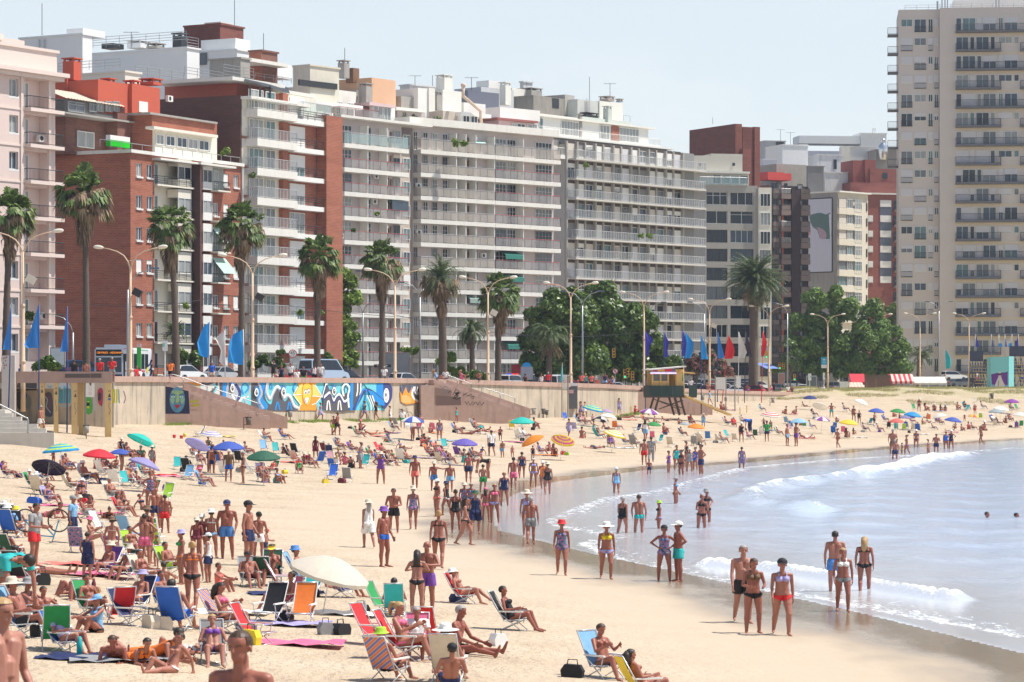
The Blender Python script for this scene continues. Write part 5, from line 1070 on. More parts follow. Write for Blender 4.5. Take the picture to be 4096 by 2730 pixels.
f, sd, z, dp = rear('pale concrete penthouse with a dark tank on the right skyline', 3050, 3060, 3142, 566, 640, pm('pale_concrete', (.5, .5, .5), .88, .1, .5, streak=.2), ang=75, dep=6); pbox(f, 'roof_tank', 3105, 3135, 568, 590, .2, .5, DARKM)
f, sd, z, dp = rear('white open framed roof terrace on the right skyline', 3440, 3442, 3546, 536, 650, WALLW, ang=82, dep=6); m = MB(); fbox(m, f.s(3197), f.s(3440), -6, 0, f.z(3197, 574), f.z(3197, 543)); f.add('roof_beam', m, WALLW); m = MB(); fbox(m, f.s(3197), f.s(3232), -6, 0, ZG, f.z(3197, 576)); f.add('pier', m, WALLW); pbox(f, 'low_wall', 3232, 3440, 604, 700, -.5, 4, pm('pale_lilac_render', (.60, .60, .66), .85)); chimney(f, 3491, 3503, 514, 540, -1, WALLW, False)
f, sd, z, dp = rear('pale grey box storey below the white roof terrace', 3300, 3392, 3506, 590, 630, pm('pale_grey_render', (.66, .65, .63), .85, .06), ang=80, dep=6); pbox(f, 'wall', 3368, 3400, 585, 660, .5, 2, CREAM)
f, sd, z, dp = rear('stained white wall house above the hoarding block', 3270, 3300, 3402, 692, 605, WALLS, ang=75, dep=8); m = MB(); fbox(m, f.s(3305), f.s(3362), .02, .1, f.z(3305, 690), f.z(3305, 660));
f, sd, z, dp = rear('white weathered house in the middle of the right skyline', 3230, 3270, 3370, 622, 620, WALLS, ang=75, dep=8); window(f, f.s(3364-30), f.s(3364-18), z-2.8, z-.8, .08, 1, 1, GLASS[0], FR_D)
f, sd, z, dp = rear('small dark grey roof house with frames beside the weathered walls', 3225, 3232, 3295, 668, 595, pm('dark_grey_render', (.17, .165, .165), .88, .2, .6), ang=75, dep=6)
f, sd, z, dp = rear('brown grey roof storey next to the beige tower', 3502, 3504, 3600, 602, 625, pm('brown_grey_render', (.30, .27, .25), .88, .3, .4), ang=80, dep=6); m = MB(); s = f.s(3532, .5); m.lathe([(.9, f.z(3532, 640, .5)), (1.1, f.z(3532, 585, .5)), (.5, f.z(3532, 575, .5)), (.5, f.z(3532, 565, .5)), (.7, f.z(3532, 560, .5)), (.1, f.z(3532, 555, .5))], 10, s, -.5); f.add('silver_vent_cowl', m, pm('silver_sheet', (.7, .7, .72), .25, .05, metal=.8), smooth=True)
f, sd, z, dp = rear('low pale block filling the gap under the right skyline', 3040, 3050, 3110, 640, 600, pm('lilac_grey_render', (.55, .55, .6), .88), ang=75, dep=6)
for i, (px, y0, y1, D, k, lb) in enumerate([(168, 15, 142, 336, 0, 'tall thin lattice mast on the far left white roof'), (938, -5, 105, 361, 0, 'very tall thin whip mast on the maroon stair tower'), (525, 128, 194, 346, 1, 'television aerial on the white railed roof'), (1054, 134, 206, 349, 0, 'thin rod mast on the brown brick roof house'), (1379, 192, 242, 368, 0, 'thin mast over the concrete chimney'), (1660, 303, 345, 430, 1, 'yagi television aerial left of the white chimney'), (1886, 310, 362, 400, 1, 'television aerial on the slate grey wall'), (1730, 302, 345, 430, 0, 'thin rod right of the yagi aerial'), (2358, 308, 398, 452, 0, 'tall mast beside the roof ladder'), (2440, 334, 386, 455, 1, 'small aerial above the dusty chimney'), (3122, 518, 566, 640, 1, 'leftmost aerial of the right skyline'), (3162, 530, 580, 610, 1, 'aerial above the white house with dishes'), (2787, 558, 622, 500, 0, 'thin pole left of the red brown stair towers'), (2851, 470, 497, 512, 0, 'short rod on top of the red brown stair tower')]):
 m, p0 = antenna(px, y0, y1, D, k); o = link('aerial', m.mesh('aerial', DARKM), loc=p0); tag(o, lb, 'aerial', 'roof aerials')
def wallD(px):
 r = (px-CX)/F
 for (x0, y0, z0), (x1, y1, z1) in zip(WL[:-1], WL[1:]):
  a, b = x0-r*y0, x1-r*y1
  if a*b <= 0: t = a/(a-b); return y0+(y1-y0)*t, z0+(z1-z0)*t
 return 480, 4.4
def floorz(px): return wallD(px)[1]-.87
def leafmat(name, cols, rough=.55, trans=.0):
 m, nt, b = newmat(name)
 g = N(nt, 'ShaderNodeNewGeometry').outputs['Random Per Island']
 c = ramp(nt, g, [((i+.5)/len(cols), c) for i, c in enumerate(cols)]); L(nt, c, b.inputs['Base Color']); b.inputs['Roughness'].default_value = rough
 d = N(nt, 'ShaderNodeBsdfTranslucent'); L(nt, c, d.inputs[0]); mx = N(nt, 'ShaderNodeMixShader'); mx.inputs[0].default_value = .28
 o = [n for n in nt.nodes if n.type == 'OUTPUT_MATERIAL'][0]; L(nt, b.outputs[0], mx.inputs[1]); L(nt, d.outputs[0], mx.inputs[2]); L(nt, mx.outputs[0], o.inputs[0])
 return m
FANG = leafmat('fan_palm_leaf', [(.055, .10, .025), (.10, .17, .035), (.16, .25, .05), (.09, .15, .03), (.22, .27, .07)])
FANB = leafmat('dry_palm_frond', [(.20, .14, .085), (.34, .25, .15), (.46, .34, .21), (.28, .19, .12), (.15, .10, .07)], .8)
FEATH = leafmat('feather_palm_leaf', [(.05, .085, .03), (.085, .13, .045), (.14, .18, .06), (.07, .11, .035)])
FICUS = leafmat('glossy_tree_leaf', [(.045, .095, .018), (.08, .15, .02), (.12, .20, .025), (.18, .25, .03), (.065, .125, .02)], .4)
LIGHT = leafmat('light_tree_leaf', [(.12, .20, .02), (.18, .29, .03), (.26, .36, .035), (.14, .23, .025)])
FERNY = leafmat('ferny_tree_leaf', [(.08, .16, .025), (.13, .22, .03), (.19, .29, .035), (.09, .175, .025)])
OLEA = leafmat('oleander_leaf', [(.06, .11, .04), (.09, .15, .05), (.05, .09, .035), (.42, .10, .14), (.11, .16, .06), (.55, .16, .2)])
BARK = pm('palm_bark', (.12, .088, .066), .9, .3, 5, bmp=.6); BARK2 = pm('grey_tree_bark', (.15, .125, .10), .9, .25, 4, bmp=.5)
rv = random.Random(11)
def rdir(rng, zmin=-1, zmax=1):
 z = U(rng, zmin, zmax); t = U(rng, 0, 2*pi); r = sqrt(max(0, 1-z*z)); return Vector((r*cos(t), r*sin(t), z))
def fan_leaf(mb, o, d, pl, Rr, droop, rng, n=13):
 o = Vector(o); d = d.normalized(); tip = o+d*pl+Vector((0, 0, -droop*.25*pl))
 side = d.cross(Vector((0, 0, 1))); side = side.normalized() if side.length > .05 else Vector((1, 0, 0)); up = side.cross(d).normalized()
 w = side*.03; mb.quad(o-w, o+w, tip+w*.6, tip-w*.6)
 tw = U(rng, -.5, .5)
 for k in range(n):
  a = -1.25+2.5*k/(n-1); dd = d*cos(a)+(side*cos(tw)+up*sin(tw))*sin(a)
  pl_ = Rr*(1-.28*abs(a)/1.25)*U(rng, .85, 1.1); q = side.cross(dd).normalized() if False else dd.cross(up).normalized()
  mid = tip+dd*pl_*.62+up*.05*((k % 2)*2-1)*Rr; end = tip+dd*pl_+Vector((0, 0, -droop*pl_*U(rng, .35, .8)))
  wd = q*Rr*.14
  mb.quad(tip, mid-wd, end, mid+wd)
def palm_crown(seed, dead=.35):
 rng = random.Random(seed); g, b = MB(), MB()
 for k in range(60):
  z = U(rng, -.55, 1.0); d = rdir(rng, z, z); pl = U(rng, .8, 1.35)
  fan_leaf(g, (0, 0, U(rng, -.2, .25)), d, pl*(1.0 if z > -.2 else 1.1), U(rng, .75, 1.0), .5 if z > .3 else .9, rng)
 for k in range(int(46*dead)):
  d = rdir(rng, -.5, .35); fan_leaf(b, (0, 0, U(rng, -.5, .1)), d, U(rng, .7, 1.25), U(rng, .55, .85), 1.5, rng, 9)
 for k in range(150):                                                # hanging skirt
  t = U(rng, 0, 2*pi); z0 = U(rng, -2.6, -.3); r0 = .25; ln = U(rng, .7, 1.5); r1 = U(rng, .3, .95)*(1.05+z0*.22)
  p0 = Vector((r0*cos(t), r0*sin(t), z0)); p1 = Vector((r1*cos(t+.2), r1*sin(t+.2), z0-ln*.45)); p2 = Vector((r1*.9*cos(t+.3), r1*.9*sin(t+.3), z0-ln)); s = Vector((-sin(t), cos(t), 0))
  for j in (-1, 0, 1): b.quad(p0, p1+s*(.09*j-.05), p2+s*(.16*j), p1+s*(.09*j+.05))
 return g.mesh('crown', FANG), b.mesh('dead_frond_skirt', FANB)
CROWNS = [palm_crown(3, .55), palm_crown(5, 1.0), palm_crown(8, .75)]
def trunk_mesh(h, lean, r0, r1, rings=26, rough=.12, seed=1):
 rng = random.Random(seed); m = MB(); pts, rad = [], []
 for k in range(rings+1):
  t = k/rings; pts.append((lean[0]*t*t, lean[1]*t, h*t)); rad.append((r0+(r1-r0)*min(1, t*1.6))*(1+rough*(k % 2)*U(rng, .5, 1.2)))
 m.ring_tube(pts, rad, 9); return m
def fan_palm(label, bx, cx, cy, D, sc, kind, r0=.34, r1=.24):
 base = P(bx, HY, D); base.z = floorz(bx); top = P(cx, cy, D); h = top.z-base.z
 t = thing('palm_tree', label, 'palm tree', base, 0, 'fan palms along the promenade')
 m = trunk_mesh(h, (top.x-base.x, 0), r0, r1, 30, .16, int(cx)); link('trunk', m.mesh('trunk', BARK, True), t)
 for nm, me in zip(('crown', 'dead_frond_skirt'), CROWNS[kind]):
  link(nm, me, t, Matrix.Translation((top.x-base.x, 0, h)) @ Matrix.Rotation(U(rv, 0, 6), 4, 'Z') @ Matrix.Scale(sc, 4))
fan_palm('fan palm with brown frayed fronds at the far left edge beside the pink block', 22, 42, 850, 238, 1.12, 1)
fan_palm('tallest fan palm, thick brown skirt, in front of the shaded brick wall', 345, 338, 765, 250, 1.3, 1)
fan_palm('fan palm covering the white bays of the brick block', 705, 680, 905, 258, 1.18, 0)
fan_palm('fan palm at the right corner of the red brick block', 967, 965, 900, 266, 1.18, 1)
fan_palm('fan palm in front of the brown brick pier', 1268, 1275, 1025, 276, 1.16, 2)
fan_palm('fan palm before the narrow white block right of the leafy column', 1528, 1530, 1040, 288, 1.16, 1)
fan_palm('small fan palm left of the ficus trees', 1992, 2000, 1175, 300, 1.22, 2)
def feather(mb, o, az, el, ln, droop, rng, w=.32, n=16):
 o = Vector(o); pts = []; p = o; a = el
 for k in range(n+1):
  pts.append(p.copy()); p = p+Vector((cos(az)*cos(a), sin(az)*cos(a), sin(a)))*(ln/n); a -= droop/n*(.5+1.2*k/n)
 side = Vector((-sin(az), cos(az), 0))
 for k in range(1, n+1):
  ll = w*(1-abs(k/n-.45)*1.1)
  for sg in (-1, 1):
   d = (pts[k]-pts[k-1]).normalized(); tip = pts[k]+(side*sg*.8+d*.55)*ll+Vector((0, 0, -.35*ll)); u = d*.06*max(1, w*2.4)
   mb.tri(pts[k]-u, pts[k]+u, tip);
 for k in range(n): mb.quad(pts[k]-side*.02, pts[k]+side*.02, pts[k+1]+side*.015, pts[k+1]-side*.015)
def feather_palm(label, bx, cx, cy, D, ln, nf, w, r0, r1, el=(-.5, 1.35), dead=20, droop=1.5, grp='feather palms by the street', up=None):
 rng = random.Random(int(cx)); base = P(bx, HY, D); base.z = floorz(bx); top = P(cx, cy, D); h = top.z-base.z
 t = thing('palm_tree', label, 'palm tree', base, 0, grp)
 link('trunk', trunk_mesh(h, (top.x-base.x, 0), r0, r1, 24, .14, 3).mesh('trunk', BARK, True), t)
 g = MB()
 for k in range(nf): feather(g, (top.x-base.x, 0, h), U(rng, 0, 2*pi), el[0]+(el[1]-el[0])*rng.random()**.8, ln*U(rng, .8, 1.1), droop*U(rng, .7, 1.2), rng, w)
 link('crown', g.mesh('crown', FEATH), t)
 if dead:
  g = MB()
  for k in range(dead): feather(g, (top.x-base.x, 0, h-.3), U(rng, 0, 2*pi), U(rng, -1.2, -.5), ln*U(rng, .5, .8), .7, rng, w*.8)
  link('dead_frond_skirt', g.mesh('dead_frond_skirt', FANB), t)
feather_palm('big date palm with a thick trunk before the grey block of dark windows', 3012, 3018, 1130, 405, 4.9, 190, .75, .62, .52, (-.5, 1.45), 40, 1.25)
feather_palm('shaggy palm with long arching fronds and a brown skirt, between two fan palms', 1772, 1764, 1110, 292, 3.0, 70, .42, .42, .34, (-.5, 1.4), 10)
link_sk = [c for c in bpy.data.objects if c.name.startswith('palm_tree')][-1]
tp = P(1764, 1110, 292)-Vector(link_sk.location)
link('dead_frond_skirt', CROWNS[1][1], link_sk, Matrix.Translation(tp) @ Matrix.Scale(1.15, 4))
feather_palm('low drooping dark green palm behind the second staircase', 1890, 1885, 1325, 312, 2.3, 60, .45, .3, .25, (-.3, 1.4), 8, 2.2)
feather_palm('grey green drooping palm in front of the ficus trees', 2196, 2200, 1350, 318, 3.2, 60, .5, .32, .26, (.1, 1.4), 14, 2.5)
feather_palm('short date palm at the foot of the beige tower', 3676, 3680, 1425, 505, 3.0, 60, .5, .5, .45, (-.2, 1.3), 8, 1.5)
feather_palm('yucca like spiky palm beside the brick block bays', 688, 700, 1335, 275, 1.5, 60, .22, .2, .16, (-.2, 1.4), 6, 1.2)
def leaf_cloud(mb, clumps, n, size, rng, up=.25):
 tot = sum(c[3]**2 for c in clumps); clumps = [c for c in clumps if rng.random() > .08]
 for (x, y, z, r) in clumps:
  for k in range(int(n*r*r/tot)):
   d = rdir(rng, -.75, 1); rr = r*(.5+.62*rng.random()**.7)*(1+.18*sin(d.x*5+x)*sin(d.y*5+z*2)*sin(d.z*6+y))
   p = Vector((x, y, z))+d*rr; nrm = (d+rdir(rng)*.75+Vector((0, 0, up))).normalized()
   a = nrm.orthogonal().normalized(); b = nrm.cross(a); t = U(rng, 0, 6.3); a, b = a*cos(t)+b*sin(t), b*cos(t)-a*sin(t); s = size*U(rng, .6, 1.25)
   mb.quad(p-a*s-b*s*.3, p-a*s*.1-b*s*.62, p+a*s+b*s*.1, p-a*s*.05+b*s*.6)
def tree(label, bx, D, blobs, n, size, mat, seed, trunk=.3, name='tree', cat='tree', group=None, by=None, depth=1.0, limbs=True, tops=14):
 """blobs: crown lumps as (px, py, radius px) in the photo"""
 rng = random.Random(seed); base = P(bx, HY, D); base.z = floorz(bx) if by is None else P(bx, by, D).z; k = D/F
 t = thing(name, label, cat, base, 0, group); cl = []
 for px, py, r in blobs:
  c = P(px, py, D)-base; rm = r*k
  for j in range(7):
   d = rdir(rng, -.7, .9); q = c+Vector((d.x*rm*.72, d.y*rm*.8*depth, d.z*rm*.7)); cl.append((q.x, q.y, q.z, rm*U(rng, .38, .62)))
  cl.append((c.x, c.y, c.z, rm*.55))
 m = MB(); leaf_cloud(m, cl, n, size, rng);
 if limbs:
  tm = MB(); top = sum((Vector(c[:3]) for c in cl), Vector())/len(cl)
  tm.ring_tube([(0, 0, -.3), (top.x*.15, 0, top.z*.3), (top.x*.5, top.y*.5, top.z*.62)], [trunk, trunk*.8, trunk*.55], 8)
  for c in rng.sample(cl, min(tops, len(cl))): tm.ring_tube([(top.x*.2, 0, top.z*.38), (top.x*.4+c[0]*.3, c[1]*.4, top.z*.35+c[2]*.35), (c[0]*.95, c[1]*.95, c[2]*.97)], [trunk*.4, trunk*.25, trunk*.07], 5)
  link('trunk', tm.mesh('trunk', BARK2, True), t)
 link('crown' if limbs else 'foliage', m.mesh('crown' if limbs else 'foliage', mat), t)
tree('slim light green tree filling the gap right of the brown brick pier', 1372, 330, [(1375, 1130, 48), (1395, 1190, 44), (1355, 1230, 42), (1380, 1300, 50), (1400, 1370, 46), (1360, 1390, 40), (1390, 1440, 48), (1345, 1150, 30)], 11000, .22, LIGHT, 21, .25)
tree('broad dark ficus, left half of the big tree mass', 2200, 345, [(2150, 1290, 62), (2210, 1230, 66), (2290, 1215, 62), (2250, 1310, 80), (2160, 1380, 66), (2330, 1280, 70), (2290, 1400, 80), (2130, 1440, 48), (2210, 1470, 66), (2350, 1450, 70), (2290, 1480, 60), (2120, 1340, 40), (2280, 1180, 40)], 40000, .27, FICUS, 22, .45)
tree('broad dark ficus, right half of the big tree mass', 2470, 352, [(2400, 1195, 62), (2450, 1240, 70), (2520, 1260, 66), (2560, 1320, 70), (2440, 1330, 80), (2600, 1390, 62), (2520, 1420, 74), (2420, 1450, 76), (2650, 1440, 50), (2690, 1460, 40), (2480, 1480, 66), (2580, 1480, 60), (2380, 1180, 40)], 40000, .27, FICUS, 23, .45)
tree('large ferny green street tree left of the beige tower', 3400, 470, [(3260, 1210, 52), (3330, 1190, 46), (3210, 1290, 48), (3290, 1290, 66), (3390, 1260, 66), (3470, 1250, 56), (3250, 1370, 60), (3350, 1370, 72), (3450, 1350, 76), (3540, 1330, 60), (3580, 1400, 52), (3520, 1430, 62), (3420, 1450, 60), (3300, 1440, 56), (3600, 1460, 46), (3210, 1440, 50), (3380, 1480, 60), (3480, 1490, 56), (3260, 1480, 50), (3560, 1480, 50), (3290, 1210, 36), (3170, 1370, 36)], 52000, .30, FERNY, 24, .5)
tree('small tree top showing between the red brick block and the tower', 3570, 560, [(3570, 1235, 26), (3582, 1275, 30), (3565, 1310, 30)], 2500, .34, FERNY, 25, .3)
tree('dark leafy bush by the pole in front of the big ferny tree', 3160, 455, [(3160, 1385, 24), (3180, 1420, 28), (3150, 1440, 26)], 2500, .26, FICUS, 26, .15)
tree('pink flowering oleander bush under the blue flags', 2785, 380, [(2770, 1440, 38), (2820, 1430, 36), (2800, 1480, 36), (2755, 1480, 28)], 5000, .2, OLEA, 27, .12, 'oleander_bush', 'bush', 'oleanders by the car park')
tree('second oleander bush beside the white beach notice board', 2885, 385, [(2880, 1470, 34), (2910, 1490, 30), (2860, 1500, 28)], 3600, .2, OLEA, 28, .12, 'oleander_bush', 'bush', 'oleanders by the car park')
for i, (lb, px, D, bl, n, mt) in enumerate([('clipped round hedge in a planter above the concrete deck', 175, 214, [(150, 1462, 26), (185, 1455, 28), (215, 1468, 22)], 3000, FICUS), ('green bushes in the brick block garden, left of the white hatchback', 750, 283, [(735, 1425, 30), (770, 1440, 34), (720, 1455, 24)], 3200, FICUS), ('garden shrub right of the first flag group under the grey balconies', 1040, 295, [(1030, 1450, 26), (1065, 1445, 26), (1010, 1465, 22)], 2400, FICUS), ('tall thuja bush in the entrance of the balcony block', 1120, 302, [(1112, 1440, 18), (1122, 1410, 16), (1118, 1470, 20)], 1800, FICUS), ('balcony hedge on the second floor terrace of the white block', 1640, 350, [(1620, 1400, 16), (1650, 1405, 18), (1670, 1400, 14)], 1800, LIGHT), ('leafy bush at the palm foot right of the second staircase top', 1785, 300, [(1770, 1440, 26), (1800, 1430, 24), (1790, 1480, 28), (1830, 1490, 26)], 3200, LIGHT), ('low green hedge behind the seated woman in pink', 1915, 296, [(1900, 1500, 20), (1940, 1505, 20), (1870, 1500, 18)], 2200, FICUS), ('purple grey bush behind the bus shelter poster on the right', 3240, 475, [(3225, 1500, 22), (3260, 1495, 26), (3290, 1505, 22)], 2200, leafmat('plum_leaf', [(.09, .085, .12), (.13, .12, .17), (.06, .06, .07), (.2, .2, .27)])), ('round leafy bush under the blue awning', 3115, 470, [(3110, 1480, 20), (3135, 1478, 20)], 1500, LIGHT), ('garden bush at the foot of the leafy column', 1330, 300, [(1320, 1430, 22), (1350, 1470, 26), (1310, 1465, 20)], 2200, FICUS)]):
 tree(lb, px, D, bl, n, .15, mt, 40+i, .1, 'bush', 'bush', 'bushes along the street', limbs=False)
for i, (lb, px, py, D, r, mt) in enumerate([('leafy plants along the top terrace rail of the long white block', 1830, 570, 376, 22, LIGHT), ('dark green shrubs on the white roof terrace', 1610, 470, 380, 20, FICUS), ('second dark shrub on the white roof terrace', 1655, 475, 381, 16, FICUS), ('conifer on the stone walled roof terrace', 1750, 475, 378, 14, FICUS), ('yellow green plants under the mint awning', 1858, 575, 376, 14, LIGHT), ('bright green bush on the top balcony of the grey block', 2345, 664, 438, 13, LIGHT), ('yellow green planter hanging on the grey block rail', 2565, 945, 447, 13, LIGHT), ('second yellow green planter beside it on the grey block rail', 2600, 945, 448, 13, LIGHT), ('potted palm on the lower balcony of the pink block', 115, 1268, 252, 20, FICUS), ('potted plants on the brick block balcony under the canopy', 745, 1225, 285, 14, LIGHT), ('shrubs at the end of the brick block roof terrace', 905, 612, 301, 18, LIGHT), ('pot plant with long leaves on the grey railed balcony', 1010, 705, 306, 14, FICUS), ('pot plant on the lowest white door balcony', 1200, 1252, 312, 12, LIGHT), ('second pot plant on the lowest white door balcony', 1285, 1252, 316, 10, LIGHT), ('balcony shrub beside the air conditioner of the narrow white block', 1415, 922, 357, 9, FICUS), ('flowering plants on the narrow white block rail', 1510, 858, 361, 10, LIGHT)]):
 tree(lb, px, D, [(px, py, r)], 420, .13, mt, 70+i, .1, 'balcony_plant', 'plant', 'plants on the balconies', by=py+r, limbs=False)
GRASSM = leafmat('dune_grass_blade', [(.34, .32, .13), (.42, .37, .17), (.26, .28, .09), (.5, .43, .22)], .8)
def grass(name, pts, h, rng, mat=GRASSM):
 m = MB()
 for x, y in pts:
  z = float(zsand(np.array([x]), np.array([y]))[0])
  for k in range(3):
   a = U(rng, 0, 6.3); w = Vector((cos(a), sin(a), 0))*.022; b = Vector((x+U(rng, -.2, .2), y+U(rng, -.2, .2), z-.03)); t = b+Vector((U(rng, -.22, .22), U(rng, -.2, .2), h*U(rng, .5, 1.1)))
   m.tri(b-w, b+w, t)
 return tag(link(name, m.mesh(name, mat)), kind='stuff')
rg = random.Random(5); pts = []
while len(pts) < 13000:
 x, y = U(rg, 30, 84), U(rg, 385, 450)
 if sin(x*.5+y*.3)+sin(x*.23-y*.41)+sin(x*1.1)*.5 > .15+(420-y)*.035 and y+.12*(x-50) > 392: pts.append((x, y))
grass('dune_grass', pts, .36, rg)
pts = []
while len(pts) < 1500:
 t = rg.random(); x, y = -26+17*t, 221.5+43*t; x += U(rg, .2, 1.5); y -= U(rg, 0, .8)
 if sin(t*37)+sin(t*91) > .2: pts.append((x, y))
t_ = 0
while t_ < 900: t = rg.random(); pts.append((9+9*t+U(rg, .3, 1.2), 299+42*t)); t_ += 1
grass('wall_foot_grass', pts, .28, rg, leafmat('green_grass_blade', [(.2, .30, .04), (.3, .38, .06), (.15, .24, .04)]))
def text(par, s, size, mtx, mat, name='lettering', align='CENTER'):
 c = bpy.data.curves.new(name, 'FONT'); c.body = s; c.size = size; c.align_x = align; c.align_y = 'CENTER'; c.extrude = .004
 o = bpy.data.objects.new('tmp', c); me = bpy.data.meshes.new_from_object(o); me.materials.clear(); me.materials.append(mat); bpy.data.objects.remove(o)
 return link(name, me, par, mtx)
FACE = Matrix.Rotation(pi/2, 4, 'X')            # text plane facing -y
def part(par, name, mb, mat, smooth=False, mtx=None, label=None):
 o = link(name, mb.mesh(name, mat, smooth), par, mtx)
 if label: o['label'] = label
 return o
LAMPC = pm('peach_lamp_paint', (.62, .45, .30), .6, .08, 1, streak=.12, streakcol=(.25, .15, .09)); LENS = pm('lamp_lens', (.72, .66, .55), .3, .05); BLK = pm('black_paint', (.02, .02, .022), .5, .1)
LP = 12.0
def lamp_parts():
 a = MB(); a.ring_tube([(0, 0, 0), (0, 0, 3.4), (0, 0, 3.42), (0, 0, 7.2), (0, 0, 7.25), (0, 0, 10.9)], [.17, .155, .135, .12, .095, .08], 8); a.ring_tube([(0, 0, 3.3), (0, 0, 3.5)], .18, 8); a.ring_tube([(0, 0, 7.1), (0, 0, 7.3)], .15, 8)
 b, hs = MB(), []
 for sg in (-1, 1):
  h = MB()
  b.ring_tube([(0, 0, 10.7), (sg*.15, 0, 11.2), (sg*.5, 0, 11.7), (sg*1.0, 0, 12.0), (sg*1.55, 0, 12.17), (sg*2.1, 0, 12.27)], [.06, .055, .05, .045, .04, .04], 6)
  h.ring_tube([(sg*2.0, 0, 12.27), (sg*2.15, 0, 12.3), (sg*2.4, 0, 12.33), (sg*2.65, 0, 12.34), (sg*2.75, 0, 12.34)], [.05, .12, .15, .12, .04], 8); hs.append(('lamp_head', h.mesh('lamp_head', LENS, True)))
 m = MB(); m.ring_tube([(.2*cos(t), 0, 11.15+.2*sin(t)) for t in [2*pi*k/12 for k in range(13)]], .025, 5, False)
 return [('pole', a.mesh('pole', LAMPC, True)), ('arm', b.mesh('arm', LAMPC, True)), *hs, ('ring', m.mesh('ring', LAMPC))]
LPARTS = lamp_parts(); fm = MB(); fm.box(-.32, .32, -.22, .22, -.26, .26); FLM = fm.mesh('floodlight', LENS); FLD = fm.mesh('floodlight', BLK)
for i, (lb, px, ytip, ybase, D, fl) in enumerate([('double armed street lamp at the far left edge beside the blue flags', 92, 925, 1560, 0, 1), ('double armed street lamp rising in front of the red brick facade', 522, 990, 1640, 0, 2), ('double armed lamp with a black floodlight in front of the balcony block', 1010, 1022, 1636, 0, 2), ('double armed lamp between the fourth and fifth palms, standing at the mural end', 1580, 1080, 1638, 0, 0), ('double armed lamp with a cream floodlight beside the second staircase', 1952, 1110, 1600, 0, 1), ('double armed lamp in front of the left ficus tree', 2283, 1133, 1600, 0, 0), ('double armed lamp at the left of the lifeguard hut', 2576, 1170, 1610, 0, 0), ('double armed lamp with a cream floodlight right of the lifeguard hut', 2838, 1198, 1600, 0, 1), ('double armed lamp beside the red flag on the red mast', 3076, 1225, 1600, 0, 0), ('double armed lamp carrying a light blue wireless banner', 3311, 1258, 1590, 462, 0), ('double armed lamp over the wooden slat screen', 3502, 1258, 1490, 485, 0), ('double armed lamp before the white tent and the short date palm', 3680, 1255, 1540, 498, 0), ('rightmost double armed lamp beside the bleachers', 3876, 1255, 1560, 490, 0)]):
 D = D or wallD(px)[0]+.55; zt = H+(HY-ytip)/F*D
 zb = zt-12.3 if i != 0 else zt-12.3
 t = thing('street_lamp', lb, 'street lamp', ((px-CX)/F*D, D, zb), U(rv, -.12, .12), 'double armed lamps along the beach wall')
 for nm, me in LPARTS: link(nm, me, t)
 if fl: link('floodlight', FLM if fl == 1 else FLD, t, Matrix.Translation((.55 if fl == 1 or px > 0 else -.5, -.2, 9.0)) @ Matrix.Rotation(.5, 4, 'Y'))
def grey_lamp(lb, px, ytop, D, n, side=1, base=None):
 zt = P(px, ytop, D).z; zb = floorz(px)-.1; t = thing('grey_lamp', lb, 'street lamp', ((px-CX)/F*D, D, zb), 0, 'plain grey road lamps'); h = zt-zb
 m = MB(); m.ring_tube([(0, 0, 0), (0, 0, h-1.6)], [.13, .08], 7); part(t, 'pole', m, METAL, True)
 for s in ((side,) if n == 1 else (-1, 1)):
  m = MB(); m.ring_tube([(0, 0, h-1.7), (s*.2, 0, h-1.0), (s*.8, 0, h-.35), (s*1.7, 0, h-.05), (s*2.0, 0, h)], .045, 5); part(t, 'arm', m, METAL, True)
  m = MB(); m.box(s*2.0-.35, s*2.0+.35, -.14, .14, h-.06, h+.08); part(t, 'lamp_head', m, pm('blue_grey_lamp', (.12, .15, .22), .4, .1))
for a in [('grey lamp with one arm in front of the leafy green column', 1362, 1085, 330, 1), ('low grey lamp before the brick wall behind the third blue flag', 292, 1258, 262, 1, -1), ('thin grey twin lamp before the narrow white block', 1452, 1195, 330, 2), ('grey lamp with one arm in front of the shaggy palm', 1680, 1130, 318, 1, -1), ('grey lamp behind the left ficus branches', 2330, 1165, 325, 2), ('grey twin lamp behind the left of the lifeguard hut', 2590, 1210, 372, 2), ('grey lamp behind the cream floodlight lamp', 2818, 1210, 410, 1, -1), ('grey lamp by the right end of the brown balcony tower', 3150, 1212, 450, 1, -1), ('grey twin lamp at the corner of the beige tower', 3756, 1208, 510, 2), ('plain concrete post beside the brick facade lamp', 512, 1075, 226, 1)]: grey_lamp(*a)
